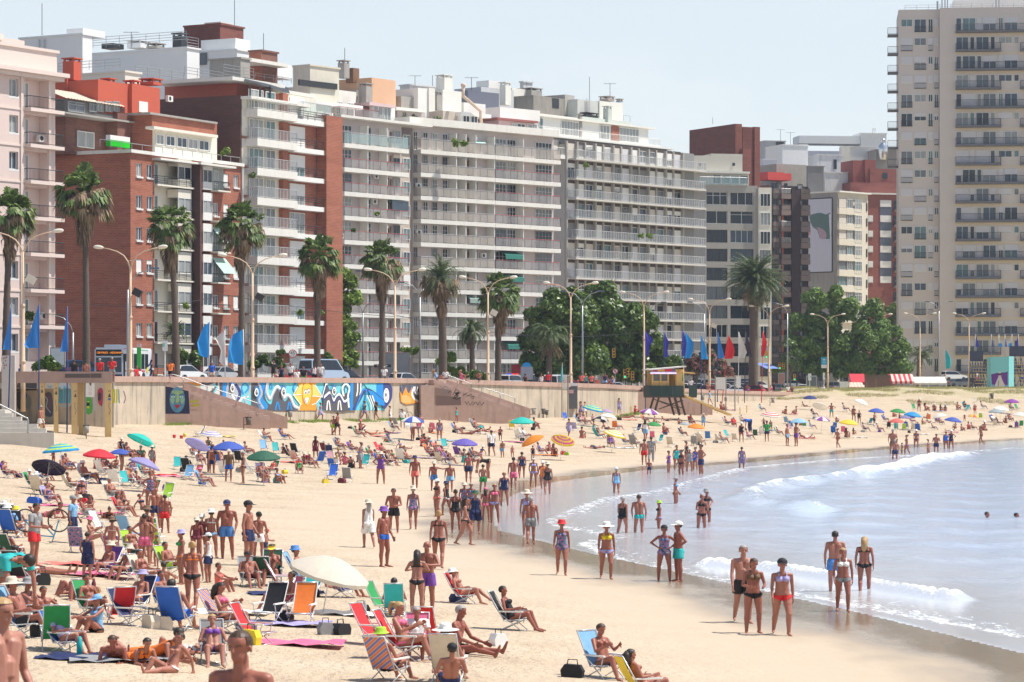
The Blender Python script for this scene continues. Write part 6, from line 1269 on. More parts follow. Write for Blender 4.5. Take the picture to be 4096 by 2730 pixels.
def flag(lb, top, base, outline, col, mast=pm('navy_mast', (.03, .06, .22), .5), D=None, right=True, wob=.16, stripes=None, grp='feather flags on the beach'):
 """outline rows (y, x_mast_side, x_free_side) in photo pixels"""
 if D is None: g = ground(*base); D = g.y; zb = g.z-.4
 else: zb = P(base[0], base[1], D).z
 b = P(base[0], base[1], D); b.z = zb; tp = P(top[0], top[1], D)
 t = thing('flag', lb, 'flag', b, 0, grp); m = MB(); m.ring_tube([(0, 0, 0), tuple(tp-b)], [.055, .03], 6); part(t, 'mast', m, mast, True)
 rows = []; n = 10
 ys = [r[0] for r in outline]; yy = np.linspace(ys[0], ys[-1], 15)
 A = np.interp(yy, ys, [r[1] for r in outline]); B = np.interp(yy, ys, [r[2] for r in outline])
 m = MB();
 for y, a, c in zip(yy, A, B):
  for k in range(n+1):
   u = k/n; q = P(a+(c-a)*u, y, D)-b; q.y += wob*sin(u*7+y*.03)*min(1, abs(c-a)*D/F/1.0)*(.3+u); m.v.append(tuple(q))
 for r in range(14):
  for k in range(n): m.f.append((r*(n+1)+k, r*(n+1)+k+1, (r+1)*(n+1)+k+1, (r+1)*(n+1)+k)); m.m.append(0 if not stripes or r < stripes[0] else 1)
 part(t, 'cloth', m, [col]+([stripes[1]] if stripes else []), True)
 return t
def clothm(name, c):
 m = pm(name, c, .75, .18, 1.2); return m
ABLUE, LBLUE, PURP, FRED, FWHT, TEAL = clothm('royal_blue_cloth', (.03, .22, .62)), clothm('sky_blue_cloth', (.02, .34, .80)), clothm('violet_blue_cloth', (.05, .05, .42)), clothm('red_cloth', (.72, .02, .03)), clothm('white_cloth', (.72, .68, .64)), clothm('teal_cloth', (.03, .45, .50))
RMAST, WMAST, BMAST, NMAST = pm('red_mast', (.6, .03, .03), .5), pm('white_mast', (.66, .62, .6), .5), pm('black_mast', (.03, .02, .05), .5), pm('navy_mast', (.1, .1, .1))
flag('leftmost of the three blue flags by the concrete deck', (46, 1217), (34, 1650), [(1217, 46, 45), (1290, 44, 34), (1370, 42, 17), (1400, 42, 13)], ABLUE, D=190)
flag('wide blue flag, middle one of three beside the concrete deck', (157, 1216), (155, 1640), [(1216, 157, 156), (1260, 157, 142), (1330, 156, 118), (1385, 155, 97), (1393, 155, 110)], ABLUE, D=191)
flag('narrow blue flag, right of three, its mast planted in open sand', (270, 1226), (268, 1733), [(1226, 270, 269), (1290, 272, 262), (1360, 274, 250), (1408, 274, 242)], ABLUE)
flag('light blue flag left of the pale flag above the first staircase', (840, 1289), (833, 1560), [(1289, 839, 837), (1310, 838, 812), (1370, 837, 790), (1420, 836, 796), (1430, 834, 815)], LBLUE, WMAST, D=235)
flag('pale grey white flag between two light blue flags', (899, 1322), (901, 1575), [(1322, 899, 897), (1355, 900, 861), (1400, 901, 885), (1450, 902, 875), (1467, 903, 898)], FWHT, WMAST, D=237)
flag('big light blue flag right of the pale flag, before the balcony block', (973, 1318), (977, 1600), [(1318, 973, 971), (1340, 973, 930), (1390, 975, 914), (1455, 976, 912), (1460, 976, 960)], LBLUE, WMAST, D=239)
flag('violet flag on the left of the row beside the lifeguard hut lamp', (2581, 1325), (2582, 1640), [(1325, 2580, 2582), (1360, 2580, 2614), (1385, 2580, 2598), (1424, 2580, 2595)], PURP, D=318)
flag('violet narrow flag above the lifeguard hut', (2655, 1328), (2657, 1600), [(1328, 2655, 2656), (1370, 2655, 2676), (1400, 2655, 2670), (1430, 2655, 2672)], PURP, D=345)
flag('violet flag overlapping a bright blue one behind the hut', (2729, 1318), (2725, 1620), [(1318, 2729, 2731), (1370, 2728, 2746), (1424, 2726, 2741)], PURP, D=346)
flag('bright blue wide flag overlapping the violet flag behind the hut', (2741, 1332), (2735, 1590), [(1332, 2741, 2743), (1370, 2740, 2774), (1410, 2737, 2772), (1434, 2735, 2762)], LBLUE, D=348)
flag('bright blue narrow flag by the cream floodlight lamp', (2803, 1340), (2805, 1602), [(1340, 2803, 2804), (1390, 2803, 2824), (1438, 2805, 2831)], LBLUE, D=340)
flag('blue flag next to the red flag above the white notice board', (2871, 1328), (2870, 1610), [(1328, 2870, 2872), (1390, 2870, 2888), (1434, 2872, 2898)], ABLUE, D=345)
flag('wide red flag left of the white flag', (2913, 1341), (2888, 1615), [(1341, 2913, 2914), (1380, 2905, 2932), (1405, 2901, 2939), (1430, 2898, 2933), (1436, 2897, 2930)], FRED, RMAST, D=345)
flag('white flag between the red flag and the black flag', (2955, 1328), (2953, 1615), [(1328, 2954, 2956), (1380, 2953, 2978), (1410, 2953, 2987), (1433, 2953, 2978)], clothm('white_grey_cloth', (.62, .60, .56)), WMAST, D=345)
flag('thin black flag with faint marks beside the date palm trunk', (2983, 1330), (2978, 1612), [(1330, 2983, 2984), (1370, 2981, 2996), (1428, 3000, 3008)], clothm('black_cloth', (.045, .03, .06)), BMAST, D=347)
flag('narrow red flag on the tall red mast', (3052, 1326), (3046, 1612), [(1326, 3051, 3053), (1370, 3048, 3068), (1395, 3046, 3064), (1424, 3044, 3056)], FRED, RMAST, D=347)
flag('furled teal flag in front of the portable toilet', (2249, 1450), (2247, 1627), [(1450, 2249, 2250), (1490, 2244, 2252), (1527, 2240, 2253)], TEAL, pm('grey_wood', (.30, .26, .22), .85, .2, 3))
flag('light blue flag by the white tent on the right', (3780, 1398), (3783, 1515), [(1398, 3780, 3782), (1430, 3781, 3802), (1460, 3782, 3806), (1475, 3783, 3800)], TEAL, WMAST, D=470)
for i, (lb, x0, x1, c, c2) in enumerate([('dark violet pennant, leftmost over the bleachers', 3902, 3919, PURP, 0), ('dark violet drooping pennant beside the leftmost', 3966, 3973, PURP, 0), ('white pennant with blue foot leaning right over the bleachers', 3995, 4011, FWHT, 1), ('dark pennant between the two white pennants', 4020, 4028, PURP, 0), ('white pennant with blue foot leaning left over the bleachers', 4048, 4031, FWHT, 1), ('dark violet pennant, rightmost over the bleachers', 4074, 4060, PURP, 0)]):
 flag(lb, (x0, 1338), (x0, 1500), [(1338, x0, x0+(1 if x1 > x0 else -1)), (1365, x0, (x0+x1)/2), (1388, x0, x1)], c, METAL, D=468, wob=.08, stripes=(10, LBLUE) if c2 else None, grp='pennants over the bleachers')
def stairs(lb, px, D, ang, near, far, nst, wid, rails, conv):
 f = frame('beach_stairs', lb, 'staircase', px, D, ang, 'granite staircases down the sea wall')
 pts = [f.pt(*q) for q in near]; pts = [(p[0], p[1], p[2]-.17) for p in pts]; m = MB(); m.prism([(p[0], p[2]) for p in pts]+[(pts[-1][0], 1.5), (pts[0][0], 1.5)], 0, .28, 'y'); f.add('side_wall', m, GRAN)
 o = -wid; pts2 = [f.pt(*q, o) for q in far]; m = MB(); m.prism([(p[0], p[2]) for p in pts2]+[(pts2[-1][0], 1.5), (pts2[0][0], 1.5)], wid, wid+.3, 'y'); f.add('parapet', m, GRAN)
 a, b = pts[0], pts[-1]; m = MB()
 for k in range(nst):
  s0 = a[0]+(b[0]-a[0])*k/nst; s1 = a[0]+(b[0]-a[0])*(k+1)/nst; z = a[2]+(b[2]-a[2])*(k+.5)/nst+.30; m.box(s0, s1+.02, .285, wid-.003, 1.4, z)
 m.box(a[0]-1.2, a[0]-.003, 0, wid, 1.4, a[2]-.25); f.add('steps', m, pm('worn_granite_step', (.50, .36, .30), .9, .2, 2, bmp=.2))
 for path, posts in rails:
  m = MB(); q = spline([f.pt(*conv(*p), -.25) for p in path], 4); m.ring_tube(q, .035, 6)
  for (x, y0, y1) in posts: m.bar(f.pt(*conv(x, y0), -.25), f.pt(*conv(x, y1), -.25), .035, 6)
  f.add('handrail', m, METAL, smooth=True)
 return f
fs = stairs('first granite staircase, with a blue painted face on its side, left of the mural', 579, 222, 75, [(579, 1510), (660, 1535), (1082, 1675)], [(640, 1501), (1150, 1671)], 19, 2.2,
 [([(-50, 870), (-40, 850), (100, 890), (350, 985), (365, 1010), (365, 1098)], [(98, 893, 1005), (-52, 870, 900)]), ([(437, 1122), (440, 1040), (465, 1022), (940, 1180), (960, 1200), (960, 1302)], [(697, 1100, 1212)])], zz)
zz1 = lambda x, y: (.3507*x, 1200+.3507*y)
p = Paint(fs, zz1); BF, DB = (.08, .22, .34), (.015, .02, .06)
p.poly([(1880, 985), (2150, 1040), (2165, 1300), (1885, 1300)], DB); p.ell(2022, 1140, 88, 148, BF); p.poly([(1960, 1040), (2090, 1040), (2060, 1080), (1985, 1080)], (.22, .34, .18), 3); p.poly([(2005, 1060), (2035, 1060), (2045, 1170), (2000, 1175)], (.25, .38, .20), 3)
for s in (-1, 1): p.poly([(2022+s*80, 1125), (2022+s*30, 1130), (2022+s*50, 1190), (2022+s*75, 1165)], (.20, .36, .26), 3); p.ell(2022+s*48, 1108, 22, 11, (.55, .6, .5)); p.ell(2022+s*48, 1108, 9, 10, (.1, .35, .3)); p.line([(2022+s*22, 1085), (2022+s*48, 1074), (2022+s*75, 1088)], 6, DB)
p.line([(2010, 1080), (2004, 1165), (2022, 1180), (2044, 1165)], 4, DB); p.poly([(1990, 1205), (2010, 1195), (2022, 1202), (2035, 1195), (2056, 1205), (2022, 1240)], (.35, .02, .04), 3); p.line([(1992, 1207), (2022, 1212), (2054, 1207)], 3, DB, 0)
p.poly([(2160, 1150), (2262, 1142), (2262, 1168), (2160, 1172)], (.40, .36, .03)); p.poly([(2190, 1190), (2281, 1188), (2281, 1212), (2190, 1216)], (.36, .33, .03)); p.poly([(1660, 1180), (1880, 1190), (1880, 1300), (1660, 1290)], (.10, .09, .085)); p.poly([(1680, 960), (1860, 1030), (1860, 1160), (1680, 1150)], (.20, .17, .15)); p.line([(2175, 1130), (2180, 1080), (2190, 1130), (2205, 1075)], 4, (.15, .04, .05), 0); p.line([(1760, 955), (1800, 965), (1840, 952)], 5, (.12, .32, .34))
p.done('wall_painting', 'painted blue woman\'s face with red lips on a dark ground')
fs2 = stairs('second granite staircase, with black scribbles on its side, right of the mural', 1737, 266, 75, [(1737, 1523), (1800, 1543), (2075, 1637)], [(1790, 1521), (2118, 1634)], 17, 2.2,
 [([(1065, 880), (1075, 850), (1110, 860), (1370, 955), (1390, 985), (1390, 1048)], [(1225, 905, 990)]), ([(1500, 1085), (1503, 1030), (1530, 1008), (1850, 1110), (1880, 1140), (1880, 1215)], [(1712, 1070, 1155)])], zz3)
p = Paint(fs2, zz3); rs = random.Random(4)
p.poly([(965, 1000), (1150, 1030), (1160, 1190), (965, 1190)], (.26, .17, .14)); p.poly([(980, 1090), (1260, 1110), (1270, 1200), (980, 1205)], (.17, .11, .095))
for q in [[(1120, 1060), (1150, 1040), (1170, 1090), (1210, 1020), (1260, 1060), (1190, 1100), (1180, 1130), (1240, 1090)], [(1290, 1090), (1340, 1060), (1330, 1100), (1390, 1080), (1380, 1110), (1420, 1100), (1400, 1130)], [(1310, 1160), (1340, 1200), (1345, 1155), (1370, 1205), (1400, 1160), (1395, 1205), (1430, 1165)], [(1440, 1170), (1460, 1205), (1480, 1160), (1500, 1205), (1530, 1165)], [(1170, 1120), (1220, 1135), (1270, 1115)]]: p.line(q, 9, BLK.name and (.02, .02, .02), 0)
p.line([(1020, 980), (1060, 1010), (1090, 985), (1120, 1030), (1060, 1050), (1100, 1070)], 6, (.14, .2, .28)); p.poly([(1190, 1060), (1250, 1050), (1220, 1100)], (.02, .02, .02)); p.done('graffiti', 'black angular graffiti scribbles')
fs3 = stairs('third granite staircase, mostly hidden beneath the lifeguard hut', 2578, 322, 78, [(2578, 1552), (2830, 1622)], [(2610, 1556), (2850, 1622)], 12, 2.0, [], zz)
f = frame('concrete_deck', 'raised brown concrete deck on yellow graffitied pillars at the left end of the wall', 'deck', -160, 197, 84)
DK_ = pm('brown_weathered_concrete', (.36, .25, .21), .9, .16, 1.2, bmp=.2, streak=.35, streakcol=(.16, .13, .12)); OCH = pm('ochre_yellow_pillar', (.62, .44, .20), .85, .14, 1.5, streak=.35, streakcol=(.25, .2, .15))
zt, zb = f.z(300, 1487), f.z(300, 1531); sE = f.s(447)
m = MB(); fbox(m, 0, sE, -2.2, 0, zb, zt-.75); fbox(m, 0, sE, -.3, .003, zb-.003, zt); f.add('slab', m, DK_)
m = MB(); fbox(m, f.s(260), f.s(360), .004, .02, f.z(300, 1512), f.z(300, 1496)); fbox(m, f.s(362), f.s(406), .004, .02, f.z(380, 1512), f.z(380, 1495)); f.add('grime', m, pm('dark_grime', (.10, .08, .075), .9, .3, 3))
PIL = []
for (a, b, y, o) in ((36, 64, 1660, -.4), (160, 178, 1680, -.1), (215, 232, 1680, -.1), (286, 310, 1686, -.1), (313, 334, 1690, -.6), (419, 445, 1691, -.05)):
 m = MB(); fbox(m, f.s(a, o), f.s(b, o), o-.7, o, 1.8, zb-.004); q = f.add('pillar', m, OCH); PIL.append((a, b, o))
zd = lambda x, y: (.3507*x, 1200+.3507*y)
p = Paint(f, zd, -.04)
for x, y, w in ((640, 1080, 26), (860, 1110, 24), (1248, 1110, 30), (480, 1060, 22)): p.line([(x-w*.5, y-60), (x, y-75), (x+w*.5, y-60)], 5, (.07, .05, .05)); p.poly([(x-w*.6, y), (x, y-45), (x+w*.6, y)], (.07, .05, .05)); p.line([(x, y+60), (x-8, y+110), (x+9, y+150), (x-6, y+200)], 5, (.2, .16, .2))
p.ell(1248, 1135, 16, 14, (.05, .16, .45)); p.done('pillar_graffiti')
w = frame('graffiti_wall', 'graffiti covered wall in the shade behind the yellow pillars', 'wall', -160, 212, 87)
m = MB(); fbox(m, 0, w.s(455), -.5, 0, 1.5, w.z(200, 1500)); w.add('wall_face', m, RENDER_)
p = Paint(w, zd)
p.poly([(660, 960), (740, 950), (810, 1000), (812, 1200), (740, 1230), (665, 1210)], (.48, .50, .48), 2)
for x in (680, 705, 735, 765, 795): p.line([(x, 985+(x % 7)*8), (x+4, 1090), (x-3, 1180+(x % 5)*8)], 24, (.10, .42, .62))
p.poly([(975, 1110), (1000, 1095), (1045, 1130), (1050, 1290), (972, 1290)], (.10, .42, .08), 2); p.ell(1005, 1190, 18, 36, (.02, .03, .02)); p.ell(1005, 1165, 12, 8, (.6, .6, .1)); p.ell(1005, 1225, 13, 14, (.7, .7, .05)); p.poly([(1060, 1110), (1098, 1110), (1100, 1260), (1060, 1268)], (.50, .48, .46)); p.poly([(1115, 1030), (1170, 1015), (1172, 1150), (1160, 1215), (1120, 1170)], (.42, .05, .09), 3); p.poly([(1125, 1060), (1155, 1070), (1150, 1140), (1120, 1150)], (.05, .05, .07), 2)
for x in (1285, 1305, 1330): p.line([(x, 1020), (x+3, 1100), (x-4, 1180)], 16, (.66, .62, .05))
p.line([(1352, 1020), (1360, 1180)], 16, (.30, .52, .48), 0); p.line([(1410, 1040), (1430, 1120), (1412, 1180)], 12, (.36, .28, .36)); p.poly([(190, 1060), (250, 1045), (300, 1060), (320, 1180), (240, 1260), (190, 1200)], (.06, .07, .10), 3); p.poly([(480, 1100), (530, 1060), (590, 1080), (600, 1320), (500, 1300)], (.11, .13, .2), 3); p.line([(500, 1090), (540, 1140), (530, 1220), (580, 1290)], 12, (.5, .5, .55)); p.line([(520, 1060), (570, 1140), (560, 1250)], 10, (.35, .08, .10)); p.line([(290, 1050), (300, 1150), (280, 1280)], 14, (.10, .15, .5)); p.ell(325, 1170, 36, 80, (.28, .30, .28)); p.poly([(180, 950), (420, 950), (420, 1030), (180, 1040)], (.06, .05, .045)); p.line([(540, 980), (570, 1000), (590, 985)], 9, (.1, .35, .45))
p.done('graffiti', 'large colourful graffiti figures and dripping blue letters')
f = frame('sign_wall', 'upright grey wall slab with small red and grey marks at the left edge of the deck', 'wall', 8, 196.5, 84)
m = MB(); fbox(m, 0, f.s(60), -1.2, .35, 3.2, f.z(30, 1423)); f.add('slab', m, pm('pale_grey_marked_concrete', (.48, .45, .43), .9, .12, 1, streak=.4, streakcol=(.26, .16, .13)))
p = Paint(f, lambda x, y: (x*.1339, 1380+y*.1339), .355)
for x, y, c in ((105, 410, 0), (150, 395, 1), (195, 372, 0), (162, 478, 0), (108, 550, 0), (132, 615, 1), (188, 605, 0), (122, 695, 0)): p.ell(x, y, 19, 24, (.40, .06, .06) if c else (.14, .13, .15))
p.done('marks')
f = frame('white_steps', 'worn white concrete steps with a pipe handrail at the left edge of the sand', 'steps', -120, 178, 88); WST = pm('worn_white_concrete', (.60, .56, .50), .9, .12, 1.5, bmp=.2, streak=.2, streakcol=(.3, .27, .22)); m = MB()
for k, (px, y) in enumerate([(216, 1732), (184, 1714), (150, 1697), (112, 1684), (85, 1668), (50, 1654), (20, 1641)]): o = -k*.45; fbox(m, 0, f.s(px, o), o-.46 if k < 6 else o-3, o, 1.2, f.z(100, y, o))
f.add('steps', m, WST); m = MB(); m.ring_tube(spline([f.pt(-20, 1610, .1), f.pt(40, 1640, .1), f.pt(95, 1668, .1), f.pt(112, 1680, .1), f.pt(111, 1733, .1)], 5), .05, 6); f.add('handrail', m, METAL, smooth=True)
f = frame('lifeguard_hut', 'yellow wooden lifeguard hut with striped roof on a dark green platform with ramp', 'lifeguard hut', 2602, 305, 80)
YW = pm('yellow_painted_wood', (.72, .50, .20), .75, .14, 1.5, streak=.2, streakcol=(.35, .22, .1)); GRB = pm('dark_green_board', (.02, .05, .045), .7, .2, 1); BRT = pm('dark_timber', (.10, .075, .06), .85, .2, 3)
h = lambda x, y, o=0.0: f.pt(2580+.2528*x, 1440+.2528*y, o)
zp = h(300, 410)[2]; zq = h(300, 562)[2]; zr = h(300, 600)[2]
m = MB(); s0, s1, s2, s3 = h(85, 500)[0], h(628, 500)[0], h(695, 500)[0], h(822, 500)[0]
fbox(m, s0, s3, -3.2, -.05, zr, zq-.05); f.add('platform', m, BRT)
m = MB(); fbox(m, s0, s1, -.045, .05, zq-.1, zp); fbox(m, s2, s3, -.045, .05, zq-.1, zp+.02); fbox(m, s3-.05, s3+.02, -3.2, -.06, zq-.1, zp); fbox(m, s0-.02, s0+.05, -3.2, -.06, zq-.1, zp); f.add('cladding', m, GRB)
m = MB();
for x in (262, 432): s = h(x, 500)[0]; m.box(s-.03, s+.03, -.08, -.05, zq, zp)
f.add('batten', m, pm('green_batten', (.06, .10, .09), .7))
a, b, c = h(118, 300)[0], h(385, 300)[0], h(620, 300)[0]; zl = h(300, 230)[2]; zs = h(300, 348)[2]
m = MB(); fbox(m, a, c, -2.6, -2.5, zq, zl+.6); fbox(m, h(498, 300)[0], c, -2.5, -.4, zq, zl+.5); fbox(m, c+.003, c+.1, -2.6, -.4, zq, h(620, 120)[2]); fbox(m, a, b, -.5, -.42, zp-.3, zs); fbox(m, a, c, -2.5, -.5, zq-.02, zq+.1); f.add('wall', m, YW)
m = MB()
for x in (130, 258, 378, 520): s = h(x, 300)[0]; fbox(m, s-.07, s+.07, -.41, -.28, zp-.5, zl+.15)
fbox(m, a, b, -.40, -.29, zs-.04, zs+.08); f.add('post', m, YW)
m = MB(); fbox(m, h(140, 300)[0], h(248, 300)[0], -.47, -.44, zs+.09, zl); fbox(m, h(268, 300)[0], h(368, 300)[0], -.47, -.44, zs+.09, zl); f.add('window', m, GLASS[4])
m = MB(); R0, R1 = h(65, 150, .4), h(650, 98, .4); m.prism([(R0[0], R0[2]), (R1[0], R1[2]), (R1[0], R1[2]-.12), (R0[0], R0[2]-.12)], -.5, 2.9, 'y'); f.add('roof', m, OFFW)
cols_ = [pm('magenta_panel', (.5, .03, .18), .7, .1), pm('yellow_panel', (.72, .45, .06), .7, .1), pm('crimson_panel', (.62, .04, .12), .7, .1), pm('slate_violet_panel', (.16, .13, .27), .7, .1)]; m = MB()
for k, (x0, x1) in enumerate(((140, 208), (208, 318), (318, 436), (436, 490))): m.mi = k; s0_, s1_ = h(x0, 150)[0], h(x1, 150)[0]; m.quad((s0_, .30, zl+.12), (s1_, .30, zl+.12), (s1_, .30, R0[2]-.14+(s1_-R0[0])*(R1[2]-R0[2])/(R1[0]-R0[0])), (s0_, .30, R0[2]-.14+(s0_-R0[0])*(R1[2]-R0[2])/(R1[0]-R0[0])))
f.add('striped_fascia', m, cols_)
m = MB(); q0, q1 = h(90, 185, .3), h(505, 225, .9); m.quad((q0[0], -.3, q0[2]), (q1[0], -.3, q0[2]), (q1[0], -.95, q1[2]), (q0[0]-.2, -.95, q1[2])); f.add('awning', m, pm('lilac_printed_awning', (.52, .42, .62), .7, .6, 2.5))
m = MB(); q0, q1 = h(540, 180), h(800, 205); m.prism([(q0[0], q0[2]), (q1[0], q1[2]), (q1[0], q1[2]-.1), (q0[0], q0[2]-.1)], .2, 2.2, 'y'); f.add('side_canopy', m, YW)
m = MB()
for x, xt in ((150, 232), (560, 480), (650, 575)):
 A, B = h(x, 785), h(xt, 600); m.bar((A[0], .4, A[2]-.6), (B[0], .4, B[2]), .11); m.bar((A[0], 2.8, A[2]-.6), (B[0], 2.8, B[2]), .11)
for x0, y0, x1, y1 in ((150, 620, 570, 790), (570, 650, 240, 780), (200, 640, 600, 760), (620, 640, 300, 760)): A, B = h(x0, y0), h(x1, y1); m.bar((A[0], .45, A[2]), (B[0], .45, B[2]), .045)
f.add('leg', m, BRT)
m = MB(); A, B = h(628, 560, .2), h(1345, 858, .2); m.prism([(A[0], A[2]), (B[0], B[2]), (B[0], B[2]-.16), (A[0], A[2]-.16)], -.9, .9, 'y'); f.add('ramp', m, YW); m = MB(); A = h(890, 668); m.bar((A[0], 0, A[2]), (A[0], 0, A[2]-1.2), .06); f.add('ramp_post', m, BRT)
flag('small green flag on the yellow corner post of the hut', (2733, 1478), (2738, 1582), [(1478, 2733, 2734), (1505, 2729, 2737), (1525, 2727, 2736)], clothm('green_cloth', (.02, .32, .14)), YW, D=303, wob=.05)
f = frame('portable_toilet', 'grey portable toilet with white roof and a small red and white sticker', 'portable toilet', 2262, ground(2290, 1628).y, 84); zb = f.z(2280, 1630)-.15; zt = f.z(2280, 1545); s1 = f.s(2310); GT = pm('grey_plastic', (.14, .14, .15), .55, .08, 1)
m = MB(); fbox(m, 0, s1, -1.15, 0, zb, zt); f.add('cabin', m, GT); m = MB(); fbox(m, .1, s1-.1, .003, .03, zb+.25, zt-.12); f.add('door', m, pm('grey_plastic_door', (.12, .12, .13), .5, .08)); m = MB()
m.prism([(-.06, zt), (s1+.06, zt), (s1+.02, zt+.16), (s1*.75, zt+.3), (s1*.25, zt+.3), (-.02, zt+.16)], -.06, 1.21, 'y'); f.add('roof', m, pm('white_plastic', (.7, .72, .76), .4, .04)); m = MB(); fbox(m, s1*.28, s1*.68, .032, .04, zt-.72, zt-.36); f.add('sticker', m, pm('sticker_pink', (.62, .30, .34), .6, .05)); text(f.root, 'BAÑO\nMÓVIL', .15, Matrix.Translation((s1*.48, -.046, zt-.54)) @ FACE, pm('sticker_white', (.8, .8, .8)))
def board(lb, x0, x1, y0, y1, D, posts, mat=WHITE, ybase=None, cat='notice board', pm_=pm('grey_wood', (.3, .26, .22)), name='notice_board', texts=()):
 t = thing(name, lb, cat, (P((x0+x1)/2, 0, D).x, D, 0)); k = D/F; w = (x1-x0)*k/2; z0, z1 = P(0, y1, D).z, P(0, y0, D).z
 m = MB(); m.box(-w, w, -.03, .03, z0, z1); part(t, 'panel', m, mat)
 for px, yt in posts: X_ = (px-(x0+x1)/2)*k; m = MB(); g = float(zsand(np.array([P(px, 0, D).x]), np.array([D]))[0])-.3 if ybase is None else P(0, ybase, D).z; m.bar((X_, .1, g), (X_, .1, P(0, yt, D).z), .075 if name != 'road_sign' else .04, 6); part(t, 'post', m, pm_)
 for s, y, size, c in texts: text(t, s, size, Matrix.Translation((0, -.036, P(0, y, D).z)) @ FACE, c)
 return t
TXG, TXR = pm('grey_print', (.12, .12, .13)), pm('red_print', (.6, .05, .06)); D0 = ground(349, 1745).y
board('tall white beach rules board above a litter bin at left', 343, 378, 1503, 1589, D0, [(340, 1503)], texts=[('PLAYA', 1512, .16, TXG), ('-------', 1518, .12, TXG)]); t = [o for o in bpy.data.objects if o.name.startswith('notice_board')][-1]
m = MB(); k = D0/F; m.lathe([(.04, 0), (.05, .1)], 8);
def ring(par, X_, z, r, mat, w=.03, y=-.036):
 m = MB(); n = 24
 for j in range(n): a, b = 2*pi*j/n, 2*pi*(j+1)/n; m.quad((X_+r*cos(a), y, z+r*sin(a)), (X_+r*cos(b), y, z+r*sin(b)), (X_+(r-w)*cos(b), y, z+(r-w)*sin(b)), (X_+(r-w)*cos(a), y, z+(r-w)*sin(a)))
 part(par, 'printed_ring', m, mat)
def disc(par, X_, z, r, mat, y=-.03, nm='disc'): m = MB(); m.prism([(X_+r*cos(2*pi*j/24), z+r*sin(2*pi*j/24)) for j in range(24)], y, y+.03, 'y'); return part(par, nm, m, mat)
ring(t, 0, P(0, 1574, D0).z, .09, TXR, .02); m = MB(); zc_ = P(0, 1536, D0).z; m.prism([(.0, zc_-.12), (.07, zc_-.12), (.1, zc_+.05), (.06, zc_+.14), (.0, zc_+.06), (-.08, zc_+.02)], -.036, -.032, 'y'); part(t, 'pictogram', m, TXG)
for i, (s, y) in enumerate((('M  N', 1545), ('T  G', 1553), ('O  R', 1561))): text(t, s, .09, Matrix.Translation((0, -.036, P(0, y, D0).z)) @ FACE, TXR)
board('blank white board on two wooden posts right of the hut', 2864, 2902, 1510, 1559, 338, [(2861, 1503), (2904, 1503)], texts=[('. .', 1546, .25, TXG)]); board('narrow white board on one post beside the white flag mast', 2945, 2963, 1506, 1552, 340, [(2940, 1504)], texts=[('.', 1522, .3, TXG)])
t = board('white notice with a red no dogs ring behind the teal flag', 2249, 2268, 1500, 1557, ground(2250, 1632).y+.6, [(2272, 1500)], texts=[('~~~~', 1507, .12, TXG), ('~~~~', 1512, .12, TXG), ('~~~', 1517, .12, TXG)]); ring(t, 0, P(0, 1526, ground(2250, 1632).y+.6).z, .15, TXR, .04)
t = board('black and white information board by the wooden fence on the right', 3360, 3393, 1511, 1556, 440, [(3357, 1508), (3396, 1508)], ybase=1580); m = MB(); k = 440/F; m.box(-16.5*k, 16.5*k, -.035, -.031, P(0, 1527, 440).z, P(0, 1511, 440).z); part(t, 'header', m, BLK); text(t, 'Tu\nplaya', .2, Matrix.Translation((-.2, -.04, P(0, 1519, 440).z)) @ FACE, WHITE)
def road_sign(lb, px, py, rpx, D, txt, zbase, bar=False, size=.4):
 t = thing('road_sign', lb, 'road sign', (P(px, 0, D).x, D, zbase)); z = P(0, py, D).z-zbase; r = rpx*D/F
 m = MB(); m.bar((0, .06, 0), (0, .06, z+r*.8), .035, 6); part(t, 'post', m, METAL); disc(t, 0, z, r, WHITE); ring(t, 0, z, r, pm('sign_red', (.62, .02, .03), .5), r*.17, -.034)
 for s, dz, sz, c in txt: text(t, s, sz, Matrix.Translation((0, -.034, z+dz)) @ FACE, c)
 if bar: m = MB(); c_, s_ = cos(.75)*r*.85, sin(.75)*r*.85; m.quad((-c_-.03, -.04, s_-.03), (-c_+.03, -.04, s_+.03), (c_+.03, -.04, -s_+.03), (c_-.03, -.04, -s_-.03)); o = part(t, 'slash', m, pm('sign_red', (.6, .02, .03)), mtx=Matrix.Translation((0, 0, z)))
road_sign('round red ringed speed sign reading 45 above the strollers', 1171, 1416, 17, 262, [('45', .06, .42, BLK), ('Km/h', -.2, .12, BLK)], 5.1); road_sign('round no parking sign with a crossed letter E beside the traffic lights', 2461, 1486, 10.5, 330, [('E', 0, .42, BLK)], 4.7, True); road_sign('round red ringed sign half hidden by the lamp pole', 1010, 1418, 13, 250, [('', 0, .1, BLK)], 5.1)
t = thing('arrow_sign', 'black one way arrow sign behind the white shirted walker', 'road sign', (P(1530, 0, 300).x, 300, 5.0)); z = P(0, 1464, 300).z-5; m = MB(); m.bar((0, .1, 0), (0, .1, z), .04); part(t, 'post', m, METAL); m = MB(); m.box(-.85, .85, -.02, .02, z-.14, z+.14); part(t, 'panel', m, BLK); m = MB(); m.prism([(-.55, z-.04), (.3, z-.04), (.3, z-.1), (.6, z), (.3, z+.1), (.3, z+.04), (-.55, z+.04)], -.026, -.022, 'y'); part(t, 'arrow', m, WHITE)
